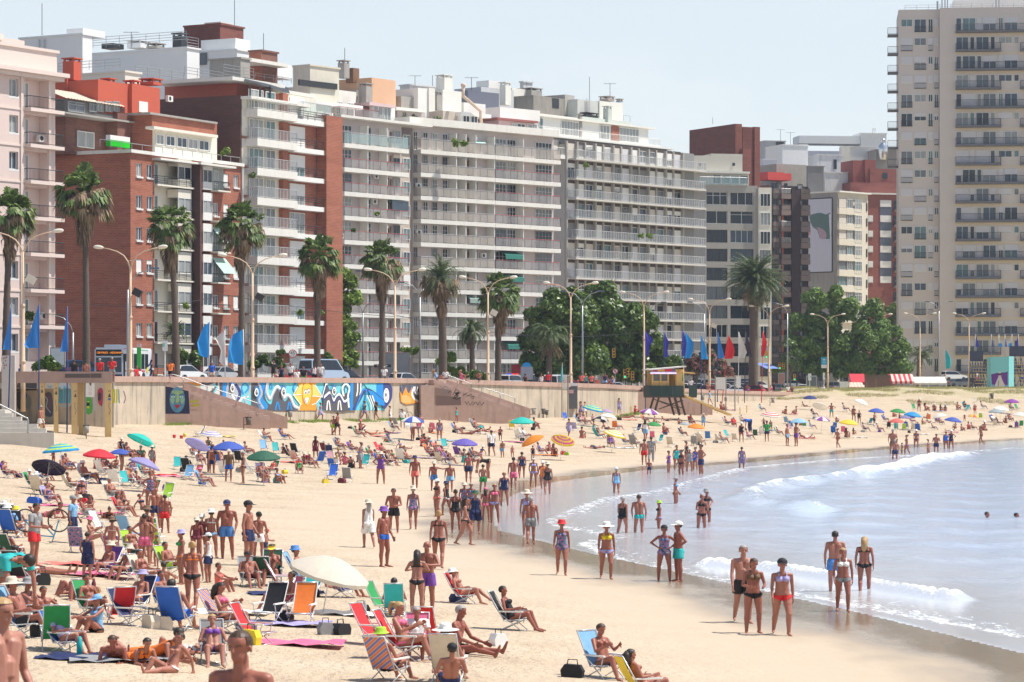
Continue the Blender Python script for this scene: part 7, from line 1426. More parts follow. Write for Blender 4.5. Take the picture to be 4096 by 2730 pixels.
t = thing('green_totem', 'tall bright green bus stop totem in front of the bus', 'totem', (P(556, 0, 246).x, 246, 5.2)); k = 246/F; m = MB(); z1 = P(0, 1390, 246).z-5.2; m.box(-8*k, 8*k, -.1, .1, 0, z1); part(t, 'panel', m, pm('bright_green_panel', (.03, .42, .05), .5, .08)); m = MB(); m.box(-8*k, 8*k, -.11, .11, z1+.003, z1+.3); part(t, 'cap', m, pm('pink_white_cap', (.7, .5, .5), .6))
def stop_flag(lb, px, y0, y1, D, w): t = thing('bus_stop_sign', lb, 'sign', (P(px, 0, D).x, D, 4.6 if px > 2000 else 5.2)); b = t.location.z; m = MB(); m.bar((0, 0, 0), (0, 0, P(0, y1, D).z-b), .045); part(t, 'post', m, OFFW); k = D/F; m = MB(); m.box(-w*k, w*k, -.04, .04, P(0, y1, D).z-b, P(0, y0, D).z-b); part(t, 'panel', m, WHITE); m = MB(); m.box(0 if px > 2000 else -w*k, w*k if px > 2000 else 0, -.045, -.041, P(0, (y0*.4+y1*.6), D).z-b, P(0, (y0*.75+y1*.25) if px < 2000 else (y0*.6+y1*.4), D).z-b); part(t, 'green_field', m, pm('pale_green_print', (.25, .62, .45), .6))
stop_flag('white and pale green bus stop sign beside the orange shirted man', 660, 1363, 1405, 240, 10); stop_flag('white bus stop sign in front of the bus shelter poster', 3239, 1495, 1523, 440, 6.5); stop_flag('narrow white bus stop sign by the banner lamp', 3296, 1492, 1519, 446, 4.5)
t = thing('banner', 'light blue wireless banner hung on a lamp pole', 'banner', (P(3296, 0, 461.5).x, 461.5, P(0, 1467, 461.5).z)); k = 461/F; m = MB(); m.box(-11*k, 11*k, -.02, .02, 0, 37*k); part(t, 'cloth', m, pm('cyan_banner', (.03, .40, .66), .7, .05)); m = MB(); m.box(-11*k, 11*k, -.026, -.022, -.26, 7*k); part(t, 'white_foot', m, WHITE);
for j, r in enumerate((.14, .24, .34)):
 m = MB(); n = 8
 for q in range(n): a, b = pi*.25+pi*.5*q/n, pi*.25+pi*.5*(q+1)/n; m.quad((r*cos(a), -.03, .82+r*sin(a)), (r*cos(b), -.03, .82+r*sin(b)), ((r-.05)*cos(b), -.03, .82+(r-.05)*sin(b)), ((r-.05)*cos(a), -.03, .82+(r-.05)*sin(a)))
 part(t, 'wireless_symbol', m, WHITE)
text(t, 'WiFi', .26, Matrix.Translation((0, -.03, .62)) @ FACE, WHITE)
YEL = pm('traffic_yellow', (.62, .33, .03), .5, .08)
def emis(name, c, s):
 m, nt, b = newmat(name); b.inputs['Base Color'].default_value = rgba(c); b.inputs['Emission Color'].default_value = rgba(c); b.inputs['Emission Strength'].default_value = s; return m
GLOW, RGLOW = emis('green_signal', (.0, .75, .35), 1.0), emis('red_signal', (.9, .05, .04), 1.2)
def signal(lb, heads, px, D, ztop_y, lit=None):
 t = thing('traffic_light', lb, 'traffic light', (P(px, 0, D).x, D, 4.5)); k = D/F; m = MB(); m.bar((0, 0, 0), (0, 0, P(0, ztop_y, D).z-4.5), .06, 6); part(t, 'post', m, BLK)
 for hx, hy, lc in heads:
  x, z = (hx-px)*k, P(0, hy, D).z-4.5; m = MB(); m.box(x-.18, x+.18, -.2, .12, z-.5, z+.5); part(t, 'signal_head', m, YEL)
  for j in range(3): disc(t, x, z+.32-.32*j, .11, (lc if (lc is GLOW and j == 2) or (lc is RGLOW and j == 0) else BLK), -.235, 'lamp')
signal('pair of yellow traffic lights with green lit beside the no parking sign', [(2500, 1497, GLOW), (2510, 1492, None)], 2502, 332, 1505); signal('single yellow traffic light with a reddish face near the hut lamp', [(2530, 1504, None)], 2526, 334, 1505); signal('red lit twin traffic lights behind the hut canopy', [(2768, 1484, RGLOW), (2778, 1484, RGLOW)], 2773, 380, 1490); signal('green lit twin traffic lights under the blue awning', [(3119, 1465, GLOW), (3134, 1463, None)], 3124, 460, 1470); signal('green lit yellow traffic light at the pedestrian crossing', [(3178, 1510, GLOW)], 3186, 455, 1512); signal('yellow traffic light hanging over the road before the ficus', [(2455, 1413, None)], 2330, 331, 1440)
m = MB(); t = thing('signal_gantry', 'black curved gantry arm carrying a green traffic light over the road', 'traffic light', (P(3188, 0, 452).x, 452, 4.4)); k = 452/F; m.ring_tube([(0, 0, 0), (0, 0, P(0, 1445, 452).z-4.4), (-.3, 0, P(0, 1432, 452).z-4.4), (-1.5, 0, P(0, 1425, 452).z-4.4), (-100*k, 0, P(0, 1412, 452).z-4.4)], .09, 6); part(t, 'post', m, BLK, True); z = P(0, 1420, 452).z-4.4; m = MB(); m.box(-123*k-.2, -123*k+.2, -.2, .15, z-.55, z+.55); part(t, 'signal_head', m, YEL); disc(t, -123*k, z-.35, .13, GLOW, -.24, 'lamp')
BINM = pm('dull_brown_bin', (.12, .10, .085), .7, .2, 3); BING = pm('grey_wire_bin', (.30, .28, .25), .7, .2, 3)
for lb, px, y, hpx, bm, tl in [('rusty basket bin under the tall rules board', 345, 1757, 56, BING, 0), ('black basket bin hung on a side post left of the first stairs foot', 975, 1720, 52, BINM, 1), ('grey mesh bin at the foot of the first staircase', 1161, 1676, 46, BING, 0), ('grey bin on a side post below the second staircase', 1740, 1667, 47, BING, 1), ('grey bin on a side post at the foot of the second staircase', 2120, 1655, 40, BING, 1), ('dark tilted bin left of the portable toilet', 2174, 1637, 38, BINM, 0), ('second dark bin behind the tilted one by the toilet', 2187, 1630, 32, BINM, 0), ('dark bin behind the blank white board posts', 2903, 1615, 24, BINM, 0), ('dark bin on a post by the cream lamp right of the red mast', 3080, 1624, 32, BING, 1), ('dark bin standing alone before the dune on the right', 3957, 1609, 34, BINM, 1), ('square bin beside the blue mast under the ramp', 2812, 1610, 30, BING, 0)]:
 g = ground(px, y); k = g.y/F; h = hpx*k; t = thing('litter_bin', lb, 'litter bin', g-Vector((0, 0, .03)), 0, 'litter bins on the sand')
 m = MB(); xo = .35 if tl else 0; m.bar((0, 0, -.2), (0, 0, h), .035, 5)
 if tl: m.bar((0, 0, h*.97), (.6, 0, h*.97), .025); m.bar((0, 0, h*.42), (.6, 0, h*.42), .025)
 part(t, 'post', m, pm('rusty_post', (.16, .09, .06), .8, .2)); m = MB(); m.lathe([(h*.17, h*.42), (h*.23, h), (h*.21, h), (h*.15, h*.45)], 12, xo, 0); part(t, 'basket', m, bm, True); m = MB(); m.lathe([(h*.24, h*.97), (h*.25, h*1.02), (h*.2, h*1.02)], 12, xo, 0, False); part(t, 'rim', m, BLK)
for lb, px, y, h in [('yellow marker post under the hut ramp', 2869, 1652, 22), ('yellow marker post right of the hut, nearer one', 2960, 1658, 27), ('yellow marker post right of the hut, farther one', 2987, 1652, 30), ('yellow marker post by the red hooded sitter', 2524, 1637, 30), ('yellow marker post beneath the hut platform', 2641, 1616, 14)]:
 g = ground(px, y); k = g.y/F; m = MB(); m.ring_tube([(0, 0, -.2), (0, 0, h*k)], .055, 7); m.mi = 1; m.ring_tube([(0, 0, h*k), (0, 0, h*k+.08)], [.06, .03], 7); tag(link('marker_post', m.mesh('marker_post', [pm('yellow_post_paint', (.70, .48, .02), .6), OFFW]), loc=g), lb, 'post', 'yellow marker posts')
CARM = {}
def carmeshes(kind):
 if kind in CARM: return CARM[kind]
 lo = {'hatch': [(-2.0, .35), (-2.02, .75), (-1.9, .95), (1.0, .92), (1.9, .72), (2.05, .5), (2.0, .3)], 'sedan': [(-2.25, .35), (-2.25, .85), (-1.4, .95), (1.1, .9), (2.1, .7), (2.25, .5), (2.2, .3)], 'van': [(-2.6, .4), (-2.62, 1.2), (-2.55, 1.25), (1.6, 1.2), (2.3, 1.0), (2.5, .7), (2.5, .4)], 'suv': [(-2.2, .4), (-2.22, .9), (-2.1, 1.08), (1.0, 1.05), (2.1, .9), (2.25, .6), (2.2, .35)]}[kind]
 hi = {'hatch': [(-1.9, .95), (-1.5, 1.45), (-.9, 1.5), (.1, 1.46), (.95, .93)], 'sedan': [(-1.55, .95), (-.9, 1.38), (-.2, 1.43), (.3, 1.4), (1.15, .9)], 'van': [(-2.55, 1.24), (-2.45, 2.2), (-2.2, 2.3), (1.0, 2.28), (1.75, 1.2)], 'suv': [(-2.1, 1.08), (-1.95, 1.62), (-1.5, 1.7), (.2, 1.66), (1.05, 1.06)]}[kind]
 W = .86 if kind != 'van' else .98; b, g, wh, tl = MB(), MB(), MB(), MB()
 def loft(m, pr, w0, w1):
  n = len(pr); z0, z1 = min(p[1] for p in pr), max(p[1] for p in pr); f = lambda z: w0+(w1-w0)*(z-z0)/(z1-z0)
  i = len(m.v); m.v += [(x, -f(z), z) for x, z in pr]+[(x, f(z), z) for x, z in pr]
  m.f.append(tuple(range(i, i+n))); m.m.append(m.mi); m.f.append(tuple(range(i+2*n-1, i+n-1, -1))); m.m.append(m.mi)
  for k in range(n): q = (k+1) % n; m.f.append((i+q, i+k, i+n+k, i+n+q)); m.m.append(m.mi)
 loft(b, lo, W, W*.97); loft(b, hi, W*.95, W*.76)
 c = (sum(p[0] for p in hi)/len(hi), sum(p[1] for p in hi)/len(hi)); gl = [(c[0]+(x-c[0])*.93, c[1]+(z-c[1])*(.80 if z > c[1] else .9)) for x, z in hi]
 loft(g, [(x, z) for x, z in gl], W*.965, W*.815)
 for e in (0, -1):   # windscreens
  (x0, z0), (x1, z1) = (hi[0], hi[1]) if e == 0 else (hi[-1], hi[-2]); d = -.02 if e == 0 else .02
  g.quad(*[(x0+(x1-x0)*t+d, sy*W*(.86-.1*t), z0+(z1-z0)*t+.012) for t, sy in ((.14, -1), (.14, 1), (.9, 1), (.9, -1))])
 for x in (lo[0][0]+.75, lo[-1][0]-.75):
  for y in (-W+.02, W-.02): wh.prism([(x+.33*cos(2*pi*k/16), .33+.33*sin(2*pi*k/16)) for k in range(16)], y-.11, y+.11, 'y')
 for y in (-1, 1): tl.box(lo[1][0]-.03, lo[1][0]+.16, y*W*.98-.16*(y > 0)-.0, y*W*.98+.16*(y < 0), lo[1][1]-.12, lo[1][1]+.12)
 pl = MB(); pl.box(lo[1][0]-.05, lo[1][0]-.02, -.24, .24, .55, .68); pl.box(lo[0][0]-.06, lo[0][0], -W*.95, W*.95, .33, .5)
 CARM[kind] = [('body', b.mesh('body', None)), ('windows', g.mesh('windows', GLASS[0])), ('wheel', wh.mesh('wheel', BLK)), ('tail_light', tl.mesh('tail_light', pm('tail_light_red', (.5, .02, .02), .3))), ('bumper', pl.mesh('bumper', pm('bumper_grey', (.2, .2, .21), .6)))]
 return CARM[kind]
CPAINT = {k: pm('car_paint_'+n, c, .22, .04, metal=.2) for k, (n, c) in dict(w=('white', (.75, .76, .77)), s=('silver', (.45, .46, .48)), k=('black', (.02, .022, .028)), r=('red', (.45, .02, .03)), b=('blue', (.03, .08, .2)), g=('grey', (.14, .15, .17)), l=('pale_blue', (.42, .52, .66))).items()}
def car(lb, px, yroof, D, kind, col, rz=69):
 h = {'hatch': 1.5, 'sedan': 1.43, 'van': 2.3, 'suv': 1.7}[kind]; p = P(px, yroof, D); p.z -= h
 t = thing('parked_car' if kind != 'van' else 'van', lb, 'car' if kind != 'van' else 'van', p, radians(rz), 'cars on the road and car park')
 for nm, me in carmeshes(kind): o = link(nm, me, t); (setmat(o, CPAINT[col]) if nm == 'body' else 0)
 return t
carmeshes('hatch');
for k in ('hatch', 'sedan', 'van', 'suv'): carmeshes(k)[0][1].materials.append(CPAINT['w']) if not carmeshes(k)[0][1].materials else carmeshes(k)[0][1].materials.__setitem__(0, CPAINT['w'])
for a in [('white hatchback seen from behind, left of the light blue flags', 742, 1461, 262, 'hatch', 'w', 58), ('silver sedan behind the person in the blue top', 885, 1467, 268, 'sedan', 's', 60), ('dark red car behind the family on the promenade', 1205, 1481, 272, 'sedan', 'r', 30), ('pale blue van with painted side behind the white tank walker', 1296, 1437, 282, 'van', 'l', 50), ('black jeep right of the pale blue van', 1382, 1480, 292, 'suv', 'k', 55), ('white hatchback beside the concrete screen wall', 1618, 1492, 300, 'hatch', 'w', 60), ('white police pickup with red and blue roof lights', 2050, 1500, 322, 'suv', 'w', 60), ('dark estate car right of the police pickup', 2148, 1509, 325, 'suv', 'k', 55), ('white van end behind the teal flag', 2238, 1500, 326, 'van', 'w', 65), ('low red car left of the coral shirted stroller', 2310, 1523, 330, 'sedan', 'r', 60), ('white car behind the seated person in blue', 2462, 1529, 345, 'hatch', 'w', 40), ('dark blue estate behind the bare backed man on the deck', 335, 1441, 262, 'suv', 'b', 40), ('dark car behind the round planter hedge', 90, 1450, 262, 'suv', 'k', 20),
 ('grey hatchback seen from behind near the pedestrian crossing', 3113, 1536, 440, 'hatch', 'g', 75), ('white car by the bus shelter poster', 3225, 1538, 452, 'hatch', 'w', 70), ('dark estate right of the banner lamp', 3338, 1528, 466, 'suv', 'g', 60), ('dark sedan left of the bleachers', 3838, 1515, 492, 'sedan', 'g', 20), ('black car behind the dark sedan by the tower', 3880, 1512, 500, 'sedan', 'k', 15), ('white parked car under the tower arcade', 3815, 1485, 520, 'suv', 'w', 20), ('light car crossing behind the granite monolith', 3172, 1520, 470, 'hatch', 'w', 10)]: car(*a)
rc = random.Random(9); side_ = ['first', 'second', 'third', 'fourth', 'fifth', 'sixth', 'seventh', 'eighth']
for r_, (y0, D, n) in enumerate(((1541, 402, 7), (1533, 414, 7), (1524, 428, 7), (1516, 440, 6))):
 for k in range(n):
  px = 2668+r_*14+k*56+rc.randint(-6, 6); kd = rc.choice(['hatch', 'sedan', 'hatch', 'suv']); cl = rc.choice('wwskwgrbsk')
  car('%s %s, %s from the left in the %s car park row' % ({'w': 'white', 's': 'silver', 'k': 'black', 'g': 'grey', 'r': 'red', 'b': 'blue'}[cl], {'hatch': 'hatchback', 'sedan': 'sedan', 'suv': 'jeep'}[kd], side_[k], ['front', 'second', 'third', 'back'][r_]), px, y0+(2 if kd == 'sedan' else 0), D, kd, cl, rc.choice([20, 25, 160]))
t = [o for o in bpy.data.objects if o.get('label', '').startswith('white police')][0]; m = MB(); m.box(-.2, .2, -.6, 0, 1.68, 1.84); o = part(t, 'red_beacon', m, emis('beacon_red', (.8, .02, .02), .5)); m = MB(); m.box(-.2, .2, .003, .6, 1.68, 1.84); part(t, 'blue_beacon', m, emis('beacon_blue', (.02, .1, .7), .5))
f = frame('city_bus', 'white city bus with an orange lettered display, red stripe and navy swooshes', 'bus', 491, 256, 10); zb = 5.65; Z = zb+3.05; BW = pm('bus_white', (.76, .77, .80), .3, .04); BN = pm('bus_navy', (.02, .025, .09), .4); sE = f.s(609)
m = MB(); fbox(m, 0, sE, -2.5, 0, zb+.35, Z-.15); fbox(m, .08, sE-.08, -2.42, -.08, Z-.149, Z); f.add('body', m, BW); m = MB(); fbox(m, .8, 3.6, -1.9, -.6, Z+.003, Z+.26); f.add('roof_unit', m, BW); sd = f.side(-.004, 2.5)
m = MB(); fbox(m, .12, 2.38, .0, .02, zb+.95, Z-.85); sd.add('windscreen', m, GLASS[1]); m = MB(); fbox(m, .12, 2.38, .0, .03, Z-.72, Z-.18); sd.add('destination_display', m, BLK); text(f.root, '128 PASO - ADUANA', .24, sd.M @ Matrix.Translation((1.3, -.036, Z-.45)) @ FACE, emis('orange_led', (.95, .28, .03), 1.0)); m = MB(); fbox(m, .05, 2.45, 0, .06, zb+.35, zb+.75); sd.add('bumper', m, BN)
xs = np.linspace(.9, sE-1.2, 7)
for a, b in zip(xs[:-1], xs[1:]): m = MB(); fbox(m, a+.1, b-.08, .003, .02, zb+1.25, Z-.5); f.add('side_window', m, GLASS[0])
m = MB(); fbox(m, .1, .75, .003, .02, zb+.5, Z-.6); f.add('door', m, GLASS[0]); m = MB(); fbox(m, .8, sE-2.2, .003, .012, zb+1.0, zb+1.12); f.add('red_stripe', m, pm('stripe_red', (.6, .03, .04))); p = Paint(f, lambda x, y: (370+x*.2007, 1360+y*.2007), .014)
for k in range(3): p.line([(1110+18*k, 520+95*k), (1150+10*k, 480+95*k), (1180, 400+95*k)], 34, (.02, .025, .10))
p.ell(1095, 605, 20, 60, (.75, .62, .04)); p.line([(610, 180), (690, 178)], 12, (.6, .2, .4), 0); p.line([(970, 200), (1110, 210)], 14, (.25, .55, .35), 0); p.done('livery')
for x in (1.9, sE-2.6): m = MB(); m.prism([(x+.48*cos(2*pi*k/18), zb+.48+.48*sin(2*pi*k/18)) for k in range(18)], -.02, .3, 'y'); f.add('wheel', m, BLK)
m = MB(); m.bar((-.05, .1, Z-.5), (-.45, -.3, Z-.6), .03); m.box(-.5, -.35, -.45, -.25, Z-1.2, Z-.55); f.add('mirror', m, BLK)
def simple(name, lb, cat, px0, px1, y0, y1, D, fn, ang=88):
 f = frame(name, lb, cat, px0, D, ang); fn(f, f.s(px1), f.z(px0, y1), f.z(px0, y0)); return f
def tent(cols):
 def fn(f, s1, z0, z1):
  h = (z1-z0); m = MB(); n = 10
  for k in range(n): m.mi = k % 2; a, b = s1*k/n, s1*(k+1)/n; m.quad((a, 0, z0+h*.55), (b, 0, z0+h*.55), (b, 2, z1), (a, 2, z1)); m.quad((a, 4, z0+h*.55), (a, 2, z1), (b, 2, z1), (b, 4, z0+h*.55)); m.quad((a, -.003, z0+h*.4), (b, -.003, z0+h*.4), (b, 0, z0+h*.55), (a, 0, z0+h*.55))
  for s in (0, s1): m.mi = 0; m.tri((s, 0, z0+h*.55), (s, 4, z0+h*.55), (s, 2, z1))
  f.add('canopy', m, cols)
  for s in (.08, s1*.5, s1-.08): q = MB(); q.box(s-.06, s+.06, .02, .14, z0, z0+h*.5); f.add('post', q, cols[0])
 return fn
TRED, TCRM = pm('tent_red', (.55, .02, .04), .7), pm('tent_cream', (.72, .55, .48), .7)
simple('market_tent', 'red tent left of the wooden slat screen', 'tent', 3404, 3464, 1496, 1570, 455, tent([TRED, TRED])); simple('market_tent', 'red and cream striped tent right of the wooden screen', 'tent', 3560, 3658, 1497, 1562, 458, tent([TRED, TCRM])); simple('market_tent', 'long white tent in front of the tower arcade', 'tent', 3640, 3788, 1508, 1560, 462, tent([WHITE, OFFW]))
simple('market_tent', 'small peach parasol tent below the red tent', 'tent', 3390, 3456, 1530, 1572, 450, tent([pm('peach_canvas', (.75, .40, .28), .7), TCRM]))
def slat(f, s1, z0, z1):
 n = 22
 m = MB()
 for k in range(n): a = s1*k/n; m.box(a+.01, a+s1/n-.02, -.04*(k % 2), .06, z0, z1+.06*sin(k*2.3))
 f.add('screen', m, pm('weathered_timber', (.17, .11, .075), .85, .35, 3)); m = MB(); m.box(0, s1, .07, .16, z1-.4, z1-.25); f.add('rail', m, BRT)
simple('wooden_screen', 'dark weathered wooden slat screen on the dune top', 'screen', 3458, 3564, 1500, 1570, 452, slat)
def fencer(f, s1, z0, z1):
 m = MB(); m.box(0, s1, -.06, .06, z1-.22, z1); m.box(0, s1, -.05, .05, z0+.25, z0+.42); f.add('rail', m, pm('ochre_timber', (.42, .25, .10), .8, .2, 2)); n = int(s1/2.4)
 for k in range(n+1): q = MB(); q.box(s1*k/n-.14, s1*k/n+.14, .07, .3, z0-.5, z1+.1); f.add('post', q, BRT)
simple('wooden_fence', 'ochre wooden post and rail fence along the dune on the right', 'fence', 3256, 3460, 1559, 1580, 441, fencer)
def rampf(f, s1, z0, z1):
 m = MB()
 for a, b, c, d in ((0, z0+.6, 3.4, z1), (0, z0+.3, 3.4, z1-.3), (.3, z0+.5, s1, z0-.1), (.3, z0+.15, s1, z0-.5)): m.bar((a, 0, b), (c, 0, d), .05)
 for k in range(9): x = s1*k/9; m.bar((x, .05, z0-1.0), (x, .05, z0+.45-.05*k), .04)
 f.add('railing', m, ALU)
simple('ramp_railing', 'pale metal access ramp railings behind the navy umbrella', 'railing', 3230, 3330, 1560, 1582, 436, rampf)
def booth(f, s1, z0, z1):
 m = MB(); q = s1*.71; m.box(0, q, 0, 3, z0, z1); m.prism([(q+.05, .0), (s1, 1.2), (s1, 3), (q+.05, 3)], z0, z1+.1, 'z'); f.add('cabin', m, pm('aqua_board', (.22, .58, .60), .8, .06, .8)); p = Paint(f, lambda x, y: (3780+x*.2567, 1330+y*.2567), .004)
 p.poly([(718, 655), (830, 630), (940, 625), (978, 610), (978, 820), (728, 815)], (.14, .03, .26)); p.poly([(728, 815), (978, 820), (978, 866), (730, 866)], (.20, .34, .55)); p.poly([(785, 850), (800, 770), (830, 700), (832, 620), (872, 620), (876, 700), (905, 770), (930, 850)], (.64, .58, .52), 2); p.poly([(828, 640), (876, 640), (876, 672), (828, 672)], (.03, .02, .03)); p.line([(838, 755), (830, 850)], 12, (.10, .18, .42), 0); p.done('painted_panel')
simple('painted_booth', 'aqua and purple painted booth with a pale bottle picture beside the bleachers', 'booth', 3963, 4062, 1429, 1556, 455, booth)
def bleach(f, s1, z0, z1):
 st = MB(); n = 9
 for k in range(n):
  q = MB(); z = z0+.3+(z1-z0)*k/n; q.box(0, s1, .6*k, .6*k+.5, z, z+.07); f.add('bench_plank', q, pm('pale_plank', (.62, .48, .32), .8, .15, 2))
 for k in range(6): x = s1*k/5; st.bar((x, .3, z0), (x, .6*n, z1), .06); st.bar((x, .6*n, z0), (x, .6*n, z1), .06); st.bar((x, .6*n, z0), (x, 2, z0+1.5), .05)
 f.add('scaffold', st, DARKM); q = MB(); q.box(0, s1, .6*n+.1, .6*n+.16, z1, z1+1.6); f.add('backdrop', q, pm('dark_mesh_net', (.05, .06, .10), .8, .2))
simple('bleachers', 'black scaffold bleachers with pale plank seats right of the painted booth', 'bleachers', 4066, 4180, 1425, 1556, 458, bleach); simple('bleachers', 'black scaffold bleachers with stairs left of the painted booth', 'bleachers', 3905, 3960, 1445, 1556, 462, bleach)
for lb, px, y0, y1, D, w, c in [('grey advertising shelter with a car poster by the banner lamp', 3246, 1503, 1572, 447, 21, (.12, .14, .16)), ('red brown granite monolith with round plaques near the crossing', 3126, 1492, 1545, 450, 13, (.36, .19, .15)), ('white advertising panel in a dark frame by the brick wall', 230, 1390, 1470, 246, 30, (.66, .70, .68)), ('bus shelter with a poster and blue dome right of the police pickup', 2107, 1468, 1520, 318, 24, (.38, .40, .48)), ('grey slanted concrete screen wall by the white hatchback', 1588, 1410, 1515, 308, 52, (.36, .36, .36)), ('red shop front behind the palm near the bus shelter', 2075, 1456, 1500, 345, 34, (.45, .03, .04))]:
 t = thing('street_panel', lb, 'panel', (P(px, 0, D).x, D, P(0, y1, D).z)); k = D/F; h = (y1-y0)*k; m = MB(); m.box(-w*k, w*k, 0, .3, 0, h); part(t, 'frame', m, METAL if w < 30 else CONC); m = MB(); m.box(-w*k*.86, w*k*.86, -.02, -.003, h*.12, h*.93); part(t, 'face', m, pm('panel_%d' % px, c, .6, .25, 1.5))
 if px == 2107: m = MB(); m.prism([(-.5, h+.003), (.5, h+.003), (.4, h+.3), (.15, h+.45), (-.15, h+.45), (-.4, h+.3)], 0, .3, 'y'); part(t, 'dome', m, LBLUE)
m = MB(); a, b = P(3032, 1453, 470), P(3118, 1470, 462); m.quad((a.x, 474, a.z), (b.x-.8, 474, a.z), (b.x, 462, b.z-.2), (a.x+.6, 462, b.z-.2)); tag(link('shop_awning', m.mesh('shop_awning', pm('blue_awning_cloth', (.16, .26, .60), .8))), 'plain blue awning behind the date palm and lamp', 'awning')
for i, (x0, y0, D0_, x1, y1, D1) in enumerate([(0, 1150, 262, 900, 1180, 300), (900, 1180, 300, 2300, 1255, 350), (2300, 1300, 345, 3060, 1345, 430), (1500, 1240, 300, 2560, 1330, 350)]):
 a, b = P(x0, y0, D0_), P(x1, y1, D1); m = MB(); m.ring_tube([a.lerp(b, k/12)-Vector((0, 0, 1.4*(1-(2*k/12-1)**2))) for k in range(13)], .025, 4); tag(link('overhead_cable', m.mesh('overhead_cable', BLK)), ['sagging cable across the left brick facade', 'sagging cable across the white balcony blocks', 'sagging cable above the row of beach flags', 'sagging cable in front of the ficus trees'][i], 'cable')
def umb_meshes(mode):
 ns = 16; P_ = lambda r, k: (r*cos(2*pi*k/ns)*(1 if k % 2 == 0 else .985), r*sin(2*pi*k/ns)*(1 if k % 2 == 0 else .985), .40*(1-r**1.7)+(.012 if k % 2 else 0)*r)
 m = MB(); rr = [0, .15, .3, .45, .6, .75, .9, 1.0]
 for i in range(7):
  for k in range(ns):
   m.mi = 0 if mode == 's' else (k//2) % 2 if mode == 'a' else i % 2 if mode == 'r' else (k//2) % 6
   m.quad(P_(rr[i], k), P_(rr[i+1], k), P_(rr[i+1], k+1), P_(rr[i], k+1)) if i else m.tri(P_(0, 0), P_(rr[1], k), P_(rr[1], k+1))
   if i == 6: a, b = P_(1, k), P_(1, k+1); m.mi = m.mi; m.quad(a, (a[0], a[1], a[2]-(.07 if k % 2 == 0 else .10)), (b[0], b[1], b[2]-(.07 if k % 2 else .10)), b)
 return m.mesh('canopy', [WHITE]*(1 if mode == 's' else 2 if mode != 'm' else 6), False)
UM = {k: umb_meshes(k) for k in 'sarm'}
m = MB(); m.bar((0, 0, -2.15), (0, 0, .42), .016, 6); UPOLE = m.mesh('pole', pm('white_pole', (.7, .7, .68), .4)); m = MB()
for k in range(8): a = 2*pi*k/8; m.bar((0, 0, .36), (.97*cos(a), .97*sin(a), .005), .007, 3); m.bar((0, 0, -.1), (.5*cos(a), .5*sin(a), .25), .006, 3)
URIB = m.mesh('ribs', METAL)
def ucloth(c):
 n = 'parasol_cloth_%02d%02d%02d' % tuple(int(x*99) for x in c)
 if n in MATS: return MATS[n]
 m_, nt, b = newmat(n); tc = N(nt, 'ShaderNodeTexCoord').outputs['Object']; o = mixc(nt, noise(nt, tc, 3, 3), tuple(x*.9 for x in c), tuple(min(1, x*1.08) for x in c)); L(nt, o, b.inputs['Base Color']); b.inputs['Roughness'].default_value = .7
 d = N(nt, 'ShaderNodeBsdfTranslucent'); L(nt, o, d.inputs[0]); mx = N(nt, 'ShaderNodeMixShader'); mx.inputs[0].default_value = .3; out_ = [n_ for n_ in nt.nodes if n_.type == 'OUTPUT_MATERIAL'][0]; L(nt, b.outputs[0], mx.inputs[1]); L(nt, d.outputs[0], mx.inputs[2]); L(nt, mx.outputs[0], out_.inputs[0]); MATS[n] = m_; return m_
UC = dict(b=(.06, .12, .50), B=(.02, .33, .70), r=(.68, .03, .05), t=(.02, .55, .47), v=(.16, .12, .50), i=(.33, .30, .58), k=(.015, .01, .03), g=(.03, .13, .08), G=(.04, .30, .08), w=(.80, .78, .74), y=(.80, .62, .05), o=(.80, .28, .03), p=(.28, .06, .38), c=(.72, .66, .56), x=(.72, .16, .14), e=(.36, .42, .46), n=(.03, .05, .22), P=(.65, .10, .40), l=(.5, .75, .1), q=(.30, .55, .75))
LM = [(2690, 1530, 'lifeguard hut'), (2288, 1590, 'portable toilet'), (830, 1600, 'first staircase'), (1900, 1580, 'second staircase'), (1300, 1575, 'mural'), (240, 1600, 'yellow pillars'), (3048, 1560, 'red mast'), (3520, 1560, 'dune grass')]
